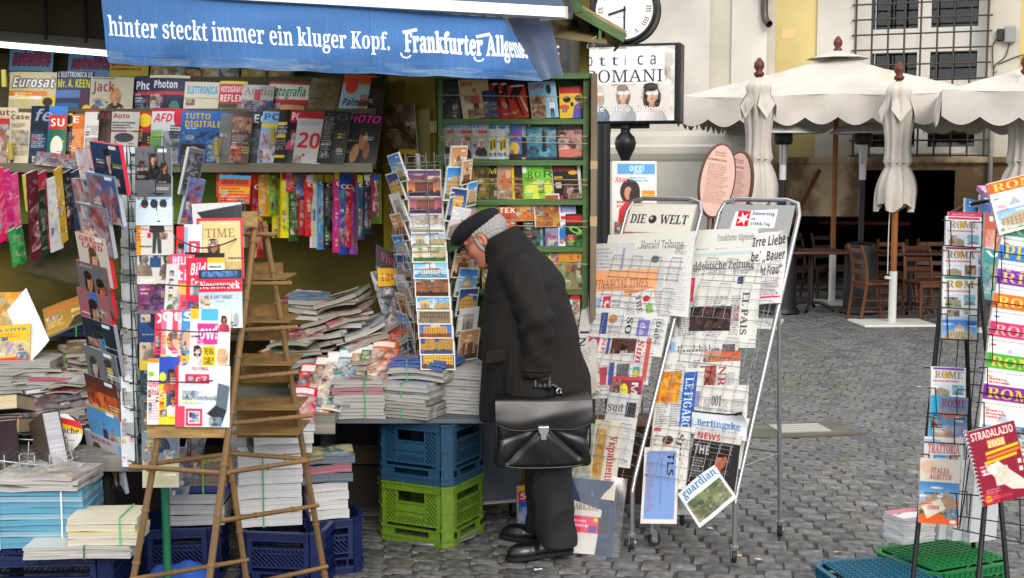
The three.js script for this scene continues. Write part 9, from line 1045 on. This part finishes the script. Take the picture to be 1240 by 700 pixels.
// litter and a tie-down plate on the paving
{
const q = rng(17); [[1014, 671, '#d8a88a'], [895, 676, '#d8b46a'], [801, 629, '#4a8ac8'], [830, 632, '#3a7ac0'], [811, 638, '#c87a3a'], [860, 642, '#dcdad4'], [651, 692, '#e8e8e4'], [920, 680, '#e0d8c8'], [792, 655, '#c8702a'], [1112, 470, '#d8d4cc']].forEach(([x, y, c], i) => { const g = slab(matte, rr(0.02, 0.045, q), rr(0.012, 0.03, q), 0.0015, matte.swatch(c), { nx: 2, ny: 2, wave: 0.003, seed: i, pages: matte.swatch(c), back: matte.swatch(c) }); g.rotateX(-Math.PI / 2 + 0.2); const m = obj('paper_scrap', g, matte.mat); m.position.copy(G(x, y)).add(V(0, 0.012, 0)); m.rotation.y = q() * 6; tag(m, ['pale pink', 'straw coloured', 'blue', 'dark blue', 'orange', 'white', 'bright white', 'cream', 'rust orange', 'light grey'][i] + ' scrap of paper on the cobbles', 'litter', 'litter on the cobbles'); });
const dr = thing('drain_cover', 'worn stone drain slab set in the paving with pale slats', 'drain cover', G(965, 522).add(V(0, 0.004, 0)), 0.15); obj('slab', rbox(0.78, 0.02, 0.4, 0.004, 0, 0.0, 0), std(0x6f6a60, 0.85, { map: blotch }), dr); for (let k = 0; k < 4; k++) obj('slat', rbox(0.36, 0.02, 0.04, 0.004, 0.02, 0.012, -0.1 + k * 0.065), std(0x9c9a94, 0.8), dr);
const gt = new THREE.Group(); gt.name = 'weeds'; scene.add(gt); gt.userData.kind = 'stuff'; gt.userData.label = 'sparse green weeds growing in the cobble joints'; gt.userData.category = 'weeds'; const P = []; for (let i = 0; i < 420; i++) { const p = G(rr(905, 1030, q), rr(418, 478, q)); if (i > 340) p.copy(G(rr(780, 1050, q), rr(470, 690, q))); const a = q() * 6, h = rr(0.01, 0.035, q); P.push(p.x, 0, p.z, p.x + 0.014 * Math.cos(a), 0, p.z + 0.014 * Math.sin(a), p.x + 0.02 * Math.cos(a + 1), h, p.z + 0.02 * Math.sin(a + 1)); } obj('weed_blades', soup(P), std(0x4f6a24, 0.8, { side: THREE.DoubleSide }), gt);
}
// ---------------------------------------------------------------- the man reading the racks
{
const phi = 12 * D2R, M0 = V(0.112, 0, -5.68), man = thing('person', 'elderly man in dark flat cap and long charcoal coat, bowed towards the magazines', 'person', M0);
const basis = new THREE.Matrix4().makeBasis(V(-Math.cos(phi), 0, -Math.sin(phi)), V(0, 1, 0), V(Math.sin(phi), 0, -Math.cos(phi)));   // x forward, y up, z his right
const add = (name, g, m, parent = man) => { g.applyMatrix4(basis); return obj(name, g, m, parent); };
const tab = (rows) => (y) => { if (y <= rows[0][0]) return rows[0].slice(1); for (let i = 1; i < rows.length; i++) if (y <= rows[i][0]) { const t = sstep(0, 1, (y - rows[i - 1][0]) / (rows[i][0] - rows[i - 1][0])) * 0.4 + 0.6 * (y - rows[i - 1][0]) / (rows[i][0] - rows[i - 1][0]); return rows[i].slice(1).map((v, k) => lerp(rows[i - 1][k + 1], v, t)); } return rows[rows.length - 1].slice(1); };
const sec = tab([[0.6, -0.005, 0.262, 0.3], [0.8, 0.0, 0.25, 0.29], [1.0, 0.03, 0.222, 0.268], [1.15, 0.042, 0.203, 0.25], [1.28, 0.052, 0.178, 0.235], [1.36, 0.08, 0.145, 0.2], [1.42, 0.115, 0.117, 0.15], [1.47, 0.155, 0.085, 0.095], [1.5, 0.16, 0.07, 0.08]]);
const wool = std(0x24221f, 0.85, { bumpMap: rep(bumpFine, 1), bumpScale: 0.0006 }); wool.bumpMap = null;
const coatMat = phys(0x201e1c, 0.82, { specularIntensity: 0.4, sheen: 0.2, sheenColor: new THREE.Color(0x4a4844), sheenRoughness: 0.5 });
const SH = [0.045, 1.33, -0.2], EL = [-0.06, 1.115, -0.272], WR = [-0.05, 0.885, -0.262];
const rg = (t) => Math.pow(1 - Math.abs(Math.sin(t)), 5);
const coatF = (x, y, z) => {
const [c, a, b] = sec(y), u = (x - c) / a, w = z / b, k = Math.hypot(u, w), ang = Math.atan2(w, u);
let d = (k - 1) * Math.min(a, b) * (0.75 + 0.25 * Math.min(1, k)); d += (0.008 * Math.sin(ang * 6 + y * 4 + 1.5 * Math.sin(y * 6)) + 0.006 * Math.sin(ang * 3 - y * 11) + 0.004 * Math.sin(ang * 11 + y * 9)) * sstep(1.3, 0.8, y) + 0.004 * Math.sin(y * 26 + ang * 5) * sstep(0.9, 1.1, y);
d += -0.007 * rg(ang * 3 + 0.8 + 0.4 * Math.sin(y * 7)) * sstep(1.25, 0.85, y) + 0.004 * rg(y * 16 + x * 9 - z * 6 + 0.5) * sstep(0.85, 1.1, y) * sstep(1.4, 1.25, y) + 0.0012 * Math.sin(x * 130 + y * 70) * Math.sin(z * 110 - y * 60);
if (x > c + a * 0.6 && Math.abs(z) < 0.03) d += 0.006;                                       // front opening
const arm = (m) => { const Z = z * m; let e = Math.min(cap(x, y, Z, SH, EL, 0.084, 0.074), 1); e = smin(e, cap(x, y, Z, EL, WR, 0.074, 0.066), 0.03); e += 0.0055 * Math.sin(y * 62 + x * 30 + Z * 20) * Math.exp(-(((y - 1.1) / 0.1) ** 2)) + 0.003 * Math.sin(y * 40 - x * 50); e -= 0.005 * rg(y * 20 + x * 16 + Z * 8) * Math.exp(-(((y - 1.06) / 0.13) ** 2)); return Math.max(e, 0.872 - y); };
const l = arm(1); let r = cap(x, y, z, [0.075, 1.31, 0.17], [0.08, 1.1, 0.225], 0.08, 0.074); r = Math.max(smin(r, cap(x, y, z, [0.08, 1.1, 0.225], [0.17, 0.98, 0.19], 0.074, 0.064), 0.03), -1);
d = smin(d, smin(l, r, 0.01), 0.022);
return Math.max(d, 0.645 + 0.01 * Math.sin(ang * 4) - y, y - 1.47);
};
const coat = add('coat', surf(coatF, [-0.34, 0.62, -0.38], [0.36, 1.5, 0.38], 0.0105), coatMat);
// collar, flap, cuff strap, vent
const tiltC = (x, y) => { const t = 0.5, cx = 0.15, cy = 1.432; return [(x - cx) * Math.cos(t) - (y - cy) * -Math.sin(t) * -1, (x - cx) * Math.sin(t) + (y - cy) * Math.cos(t)]; };
const colF = (x, y, z) => { const [u, v] = tiltC(x, y); const rad = Math.hypot(u / 1.02, z / 0.98) - (0.098 - v * 0.25), e = Math.abs(rad) - 0.009; return Math.max(e, Math.abs(v) - 0.046 - 0.012 * (u > 0.04 ? -1 : 1), u > 0.055 && Math.abs(z) < 0.03 ? 0.01 : -1); };
add('collar', surf(colF, [-0.02, 1.28, -0.16], [0.34, 1.58, 0.16], 0.006), coatMat, coat);
const flap = obj('pocket_flap', rbox(0.17, 0.055, 0.012, 0.006, 0, 0, 0), coatMat, coat); { const p = V(0.1, 0.96, -0.262).applyMatrix4(basis); flap.position.copy(p); flap.rotation.set(-0.05, 0.52, 0.06); }
const cuff = obj('cuff_strap', T(new THREE.TorusGeometry(0.068, 0.006, 6, 28), 0, 0, 0, Math.PI / 2), coatMat, coat); { const p = V(WR[0], 0.905, WR[2]).applyMatrix4(basis); cuff.position.copy(p); }
const seam = obj('shoulder_seam', tube([V(0.02, 1.44, -0.13), V(0.045, 1.4, -0.235), V(0.05, 1.33, -0.285), V(0.03, 1.26, -0.3)].map((p) => p.applyMatrix4(basis)), 0.0035, 20, 5), coatMat, coat);
// trousers
const trF = (x, y, z) => { const leg = (k, an, toe) => { let d = cap(x, y, z, k[0], k[1], 0.115, 0.092); d = smin(d, cap(x, y, z, k[1], k[2], 0.092, 0.088), 0.03); return d - 0.006 * rg(y * 14 + x * 12 + z * 9) + 0.004 * Math.sin(y * 34 + x * 25) + 0.003 * Math.sin(Math.atan2(z - k[1][2], x - k[1][0]) * 5 + y * 8); }; const l = leg([[-0.03, 0.85, -0.1], [-0.07, 0.5, -0.105], [-0.125, 0.06, -0.1]]), r = leg([[-0.01, 0.85, 0.1], [-0.01, 0.5, 0.105], [-0.03, 0.06, 0.1]]); return Math.max(smin(l, r, 0.012), 0.062 - 0.02 * x - y, y - 0.86); };
add('trousers', surf(trF, [-0.3, 0.03, -0.28], [0.2, 0.9, 0.28], 0.011), std(0x16171a, 0.82));
// shoes
const shoeG = () => { const up = surf((x, y, z) => { let d = smin(ell(x, y, z, [0.075, 0.032, 0], [0.088, 0.046, 0.047]), ell(x, y, z, [-0.075, 0.045, 0], [0.07, 0.062, 0.04]), 0.05); d = smin(d, cap(x, y, z, [-0.06, 0.06, 0], [-0.05, 0.12, 0], 0.045, 0.042), 0.03); d += 0.0018 * Math.sin(x * 120) * sstep(0.0, 0.03, x) * sstep(0.06, 0.04, x); return Math.max(d, 0.016 - y, y - 0.125); }, [-0.17, 0, -0.08], [0.19, 0.14, 0.08], 0.0065); return up; };
const leather = phys(0x0f1012, 0.28, { clearcoat: 0.3, clearcoatRoughness: 0.3 }), sg = shoeG(); const sole = (() => { const s = new THREE.Shape(); s.moveTo(-0.15, 0); s.bezierCurveTo(-0.15, 0.045, -0.08, 0.042, -0.02, 0.036); s.bezierCurveTo(0.04, 0.055, 0.17, 0.06, 0.17, 0); s.bezierCurveTo(0.17, -0.06, 0.04, -0.055, -0.02, -0.036); s.bezierCurveTo(-0.08, -0.042, -0.15, -0.045, -0.15, 0); const g = new THREE.ExtrudeGeometry(s, { depth: 0.012, bevelEnabled: true, bevelSize: 0.003, bevelThickness: 0.002, bevelSegments: 1 }); g.rotateX(-Math.PI / 2); return mergeGeometries([clean(g.translate(0, 0.008, 0)), clean(rbox(0.075, 0.014, 0.07, 0.004, -0.105, 0.006, 0))]); })();
for (const [x, z, yaw, lift, pitch] of [[-0.05, -0.115, 0.42, 0.01, -0.07], [0.035, 0.12, -0.12, 0.008, 0]]) { const s = new THREE.Group(); s.name = 'shoe'; man.add(s); const p = V(x, 0, z).applyMatrix4(basis); s.position.set(p.x, lift, p.z); s.rotation.set(0, Math.PI - phi + yaw, pitch, 'YXZ'); const u = obj('shoe_upper', sg, leather, s), o = obj('sole', sole, std(0x0c0c0d, 0.7), s); }
// body: head, neck, trunk and hidden right hand as one surface, head turned down
const HC = [0.25, 1.468, 0.0], hp = -0.6, hy = 0.04;                                            // head pitch and turn
const toHead = (x, y, z) => { const a = x - HC[0], b = y - HC[1], c = z - HC[2], a1 = a * Math.cos(hy) + c * Math.sin(hy), c1 = -a * Math.sin(hy) + c * Math.cos(hy); return [a1 * Math.cos(hp) + b * Math.sin(hp), -a1 * Math.sin(hp) + b * Math.cos(hp), c1]; };
const headF = (X, Y, Z) => {
const az = Math.abs(Z); let d = ell(X, Y, Z, [-0.012, 0.03, 0], [0.1, 0.092, 0.077]);
d = smin(d, ell(X, Y, Z, [0.028, -0.045, 0], [0.066, 0.08, 0.059]), 0.03); d = smin(d, ell(X, Y, Z, [0.06, -0.103, 0], [0.03, 0.026, 0.032]), 0.03);
d = smin(d, ell(X, Y, az, [0.058, -0.03, 0.034], [0.03, 0.026, 0.026]), 0.02);                   // cheeks
d = smin(d, ell(X, Y, az, [0.076, 0.022, 0.028], [0.016, 0.012, 0.03]), 0.014);                  // brow
d = smin(d, cap(X, Y, Z, [0.088, 0.005, 0], [0.113, -0.035, 0], 0.009, 0.0125), 0.012); d = smin(d, ell(X, Y, az, [0.1, -0.042, 0.01], [0.012, 0.008, 0.009]), 0.006);
d = Math.max(d, -ell(X, Y, az, [0.098, -0.002, 0.031], [0.018, 0.014, 0.017]) + 0.002);           // sockets
d = smin(d, ell(X, Y, az, [0.076, -0.002, 0.031], [0.013, 0.012, 0.013]), 0.003);
d = smin(d, ell(X, Y, Z, [0.087, -0.066, 0], [0.011, 0.0055, 0.024]), 0.005); d = smin(d, ell(X, Y, Z, [0.085, -0.08, 0], [0.011, 0.006, 0.021]), 0.005);
let ear = ell(X, Y, az, [-0.012, -0.012, 0.077], [0.02, 0.033, 0.012]); ear = Math.max(ear, -ell(X, Y, az, [-0.006, -0.01, 0.088], [0.011, 0.02, 0.008])); d = smin(d, ear, 0.005);
return d;
};
const bodyF = (x, y, z) => { const h = toHead(x, y, z); let d = headF(...h); d = smin(d, cap(x, y, z, [0.22, 1.42, 0], [0.12, 1.36, 0], 0.056, 0.062), 0.03); return d; };
const trunkF = (x, y, z) => { const [c, a, b] = sec(y), k = Math.hypot((x - c) / (a - 0.045), z / (b - 0.05)); let d = Math.max((k - 1) * 0.1, 0.75 - y, y - 1.4); return d; };
const hg = surf(bodyF, [0.1, 1.3, -0.13], [0.44, 1.62, 0.13], 0.0036), tg = surf(trunkF, [-0.2, 0.72, -0.24], [0.3, 1.42, 0.24], 0.022), rh = surf((x, y, z) => { let d = cap(x, y, z, [0.15, 0.99, 0.2], [0.22, 0.95, 0.17], 0.03, 0.034); for (let k = 0; k < 4; k++) d = Math.min(d, cap(x, y, z, [0.22, 0.955 - k * 0.004, 0.145 + k * 0.018], [0.275, 0.93, 0.14 + k * 0.019], 0.0095, 0.008)); return smin(d, cap(x, y, z, [0.2, 0.96, 0.14], [0.245, 0.965, 0.118], 0.01, 0.009), 0.008); }, [0.1, 0.88, 0.08], [0.31, 1.04, 0.26], 0.005);
const skinM = phys(0xc58a72, 0.5, { map: fbmTex(128, 4, 4, 91, (v) => [0.93 + 0.12 * (v - 0.5), 0.84 + 0.3 * (v - 0.5), 0.8 + 0.3 * (v - 0.5)], true), sheen: 0.1 });
{ const p = hg.attributes.position, uv = new Float32Array(p.count * 2); for (let i = 0; i < p.count; i++) { uv[i * 2] = p.getX(i) * 7 + p.getZ(i) * 3; uv[i * 2 + 1] = p.getY(i) * 7; } hg.setAttribute('uv', new THREE.BufferAttribute(uv, 2)); }
const body = add('body', mergeGeometries([clean(hg), clean(tg), clean(rh)]), skinM);
const inHead = (g) => { const m = new THREE.Matrix4().makeRotationZ(hp).multiply(new THREE.Matrix4()); g.applyMatrix4(new THREE.Matrix4().makeRotationZ(hp)); g.applyMatrix4(new THREE.Matrix4().makeRotationY(-hy)); g.translate(HC[0], HC[1], HC[2]); return g; };
// hair: short grey shell round the back and sides
const hairF = (X, Y, Z) => { const az = Math.abs(Z); let d = ell(X, Y, Z, [-0.02, 0.02, 0], [0.112, 0.102, 0.085]); d += 0.0013 * Math.sin(X * 330 + Y * 140 + 2 * Math.sin(Z * 60)) + 0.0012 * Math.sin(Y * 400 + Z * 280 + X * 90); const burn = ell(X, Y, az, [0.014, -0.02, 0.062], [0.014, 0.045, 0.02]); const lim = Math.max(X - 0.012 - Math.max(0, Y - 0.01) * 0.5, -0.062 - Y + Math.max(0, -X - 0.02) * -0.35, Y - 0.075); return Math.min(Math.max(d, lim, -ell(X, Y, az, [-0.008, -0.014, 0.082], [0.026, 0.036, 0.03])), burn); };
add('hair', inHead(surf(hairF, [-0.14, -0.1, -0.1], [0.06, 0.1, 0.1], 0.0036)), std(0x9b9895, 0.8), body);
// flat cap
const capF = (X, Y, Z) => { let d = ell(X, Y, Z, [-0.004, 0.066, 0], [0.128, 0.05, 0.102]); d = smin(d, ell(X, Y, Z, [0.045, 0.062, 0], [0.092, 0.04, 0.088]), 0.03); d += 0.002 * Math.sin(X * 45 + Z * 22) * Math.sin(Z * 30); const yb = 0.036 - 0.22 * (X + 0.02) * (X < 0 ? 0.35 : 0.25); d = Math.max(d, yb - Y); const br = Math.max(Math.abs(Y - (0.03 - (X - 0.1) * 0.42 - Z * Z * 3.2)) - 0.0045, Math.hypot((X - 0.055) / 0.09, Z / 0.082) - 1, 0.07 - X); return smin(d, br, 0.006); };
add('flat_cap', inHead(surf(capF, [-0.16, -0.03, -0.13], [0.2, 0.14, 0.13], 0.0042)), std(0x0d0f19, 0.9));
// spectacles
const ge = []; for (const s of [-1, 1]) { ge.push(T(new THREE.TorusGeometry(0.021, 0.0013, 6, 24), 0.106, -0.004, s * 0.032, 0, Math.PI / 2 + s * 0.12)); ge.push(bar(V(0.102, 0.004, s * 0.054), V(-0.012, 0.008, s * 0.083), 0.0013, 0.0013, 5)); } ge.push(bar(V(0.11, 0.0, -0.012), V(0.11, 0.0, 0.012), 0.0013)); add('spectacles', inHead(merge(ge)), std(0xb5b2aa, 0.3, { metalness: 0.8 }));
add('eyes', inHead(merge([1, -1].map((s) => new THREE.SphereGeometry(0.0105, 12, 10).translate(0.0785, -0.004, s * 0.031)))), std(0xd8d2cb, 0.3), body);
// gloved left hand round the briefcase handle
const HP = V(M0.x + 0.0215, 0.835, -5.418);                                                     // middle of the handle in the world
const gloveF = (x, y, z) => { let d = cap(x, y, z, [0, 0.072, -0.006], [0, 0.03, 0.008], 0.03, 0.034); d = Math.min(d, cap(x, y, z, [-0.02, 0.045, 0.004], [-0.026, 0.026, 0.014], 0.02, 0.014)); d = smin(d, cap(x, y, z, [0.02, 0.045, 0.004], [0.026, 0.026, 0.014], 0.02, 0.014), 0.015); for (let k = 0; k < 4; k++) { const X = (k - 1.5) * 0.0205, l = [0.9, 1, 1.05, 0.95][k]; let f = cap(x, y, z, [X, 0.026, 0.02], [X * 1.02, -0.004 * l, 0.03], 0.0105, 0.0098); f = smin(f, cap(x, y, z, [X * 1.02, -0.004 * l, 0.03], [X, -0.025 * l, 0.012], 0.0098, 0.009), 0.004); f = smin(f, cap(x, y, z, [X, -0.025 * l, 0.012], [X, -0.02, -0.012], 0.009, 0.008), 0.004); d = smin(d, f, 0.003); } let t = cap(x, y, z, [-0.034, 0.05, -0.012], [-0.04, 0.015, -0.022], 0.013, 0.011); t = smin(t, cap(x, y, z, [-0.04, 0.015, -0.022], [-0.014, -0.006, -0.022], 0.011, 0.009), 0.004); return smin(d, t, 0.004); };
const gl = obj('glove', surf(gloveF, [-0.07, -0.05, -0.055], [0.07, 0.12, 0.06], 0.0034), phys(0x121413, 0.45, { clearcoat: 0.15 }), man); gl.position.copy(HP.clone().sub(M0));

// ---------------------------------------------------------------- briefcase
const bc = thing('briefcase', 'worn black leather briefcase with silver clasp held by the man', 'briefcase', V(M0.x + 0.0225, 0.47, -5.418), 0.1);
const lea = phys(0x0e0f10, 0.36, { clearcoat: 0.2, clearcoatRoughness: 0.4, bumpMap: rep(bumpFine, 5), bumpScale: 0.0012 }); lea.bumpMap = null;
const W = 0.208, H = 0.318, seg = (px, py, ax, ay, bx, by) => { const t = clamp(((px - ax) * (bx - ax) + (py - ay) * (by - ay)) / ((bx - ax) ** 2 + (by - ay) ** 2), 0, 1); return Math.hypot(px - ax - (bx - ax) * t, py - ay - (by - ay) * t); };
const bagF = (x, y, z) => {
const th = 0.05 + 0.016 * Math.sin(clamp(y / H, 0, 1) * 2.6) - 0.018 * (y / H) ** 3; let front = 0;
if (z > 0) { for (const [bx, by, dp] of [[-0.16, 0.03, 0.011], [0.02, 0.03, 0.005], [0.16, 0.05, 0.012], [0.19, 0.13, 0.006], [-0.19, 0.13, 0.006]]) front += dp * Math.exp(-((seg(x, y, 0.0, 0.19, bx, by) / 0.014) ** 2)); front -= 0.005 * Math.sin(x * 34 + y * 22) * Math.exp(-(((y - 0.08) / 0.09) ** 2)); }
const wx = W - 0.012 * Math.sin(y / H * 3) + 0.008 * (1 - y / H) + 0.004 * Math.sin(y * 40), dx = Math.abs(x) - wx + 0.022, dy = Math.abs(y - H / 2) - H / 2 + 0.022 + 0.006 * (x / W) ** 2 * (y > 0.2 ? 1 : 0), dz = Math.abs(z) - th + front + 0.022;
return Math.hypot(Math.max(dx, 0), Math.max(dy, 0), Math.max(dz, 0)) + Math.min(Math.max(dx, dy, dz), 0) - 0.022;
};
obj('bag_body', surf(bagF, [-0.25, -0.03, -0.1], [0.25, 0.35, 0.1], 0.0065), lea, bc);
obj('bottom_welt', tube([V(-0.2, 0.015, 0.04), V(-0.1, 0.004, 0.056), V(0.1, 0.004, 0.056), V(0.2, 0.015, 0.04)], 0.005, 30, 6), lea, bc); for (const s of [-1, 1]) obj('side_welt', tube([V(s * 0.202, 0.02, 0.03), V(s * 0.208, 0.15, 0.045), V(s * 0.2, 0.3, 0.03)], 0.005, 20, 6), lea, bc);
{ // flap bent over the front, lower edge curved to a point at the clasp
const nx = 34, ny = 18, P = [], I = []; const hem = (u) => 0.2 - 0.035 * (1 - Math.abs(u)) ** 1.2 + 0.012 * Math.cos(u * 5); for (let j = 0; j <= ny; j++) for (let i = 0; i <= nx; i++) { const u = i / nx * 2 - 1, t = j / ny, x = u * (W + 0.006 - 0.01 * (t < 0.2 ? 1 - t * 5 : 0)); let y, z; if (t < 0.25) { const a = t / 0.25; y = H + 0.006 - 0.012 * a * a; z = lerp(-0.03, 0.045, a); } else { const a = (t - 0.25) / 0.75; y = lerp(H - 0.006, hem(u), a); z = 0.058 + 0.022 * Math.sin(a * 1.9) + 0.003 * Math.sin(u * 4 + a * 3) - 0.008 * u * u + 0.003 * Math.exp(-(((a - 0.6 + u * 0.3) / 0.2) ** 2)); } P.push(x, y, z); }
for (let j = 0; j < ny; j++) for (let i = 0; i < nx; i++) { const k = j * (nx + 1) + i; I.push(k, k + nx + 1, k + 1, k + 1, k + nx + 1, k + nx + 2); } const g = new THREE.BufferGeometry(); g.setAttribute('position', new THREE.Float32BufferAttribute(P, 3)); g.setIndex(I); g.computeVertexNormals(); const lm = lea.clone(); lm.side = THREE.DoubleSide; obj('flap', g, lm, bc);
obj('flap_edge', tube(Array.from({ length: 17 }, (_, i) => { const u = i / 8 - 1; return V(u * (W + 0.006), hem(u), 0.058 + 0.022 * Math.sin(1.9) + 0.003 * Math.sin(u * 4 + 3) - 0.008 * u * u); }), 0.0028, 48, 6), lea, bc);
const sv = std(0xd2d4d6, 0.25, { metalness: 0.85 }), s = new THREE.Shape(); s.moveTo(-0.021, 0.024); s.lineTo(0.021, 0.024); s.lineTo(0.02, 0.004); s.lineTo(0.012, -0.006); s.lineTo(0.01, -0.03); s.lineTo(-0.01, -0.03); s.lineTo(-0.012, -0.006); s.lineTo(-0.02, 0.004); obj('clasp', new THREE.ExtrudeGeometry(s, { depth: 0.007, bevelEnabled: true, bevelSize: 0.002, bevelThickness: 0.002, bevelSegments: 2 }).translate(-0.005, 0.168, 0.086), sv, bc);
obj('handle', tube([V(-0.07, H + 0.006, 0.008), V(-0.066, H + 0.03, 0.008), V(-0.045, H + 0.044, 0.006), V(0, H + 0.047, 0.004), V(0.045, H + 0.044, 0.006), V(0.066, H + 0.03, 0.008), V(0.07, H + 0.006, 0.008)], 0.009, 32, 8), lea, bc);
for (const k of [-1, 1]) { obj('handle_ring', T(new THREE.TorusGeometry(0.012, 0.003, 6, 16), k * 0.072, H + 0.018, 0.012, 0, 0.5), sv, bc); obj('handle_tab', rbox(0.03, 0.008, 0.03, 0.003, k * 0.074, H + 0.008, 0.008), lea, bc); }
}
}
for (const s of [gloss, gloss2, matte]) s.finish();
renderer.render(scene, camera);
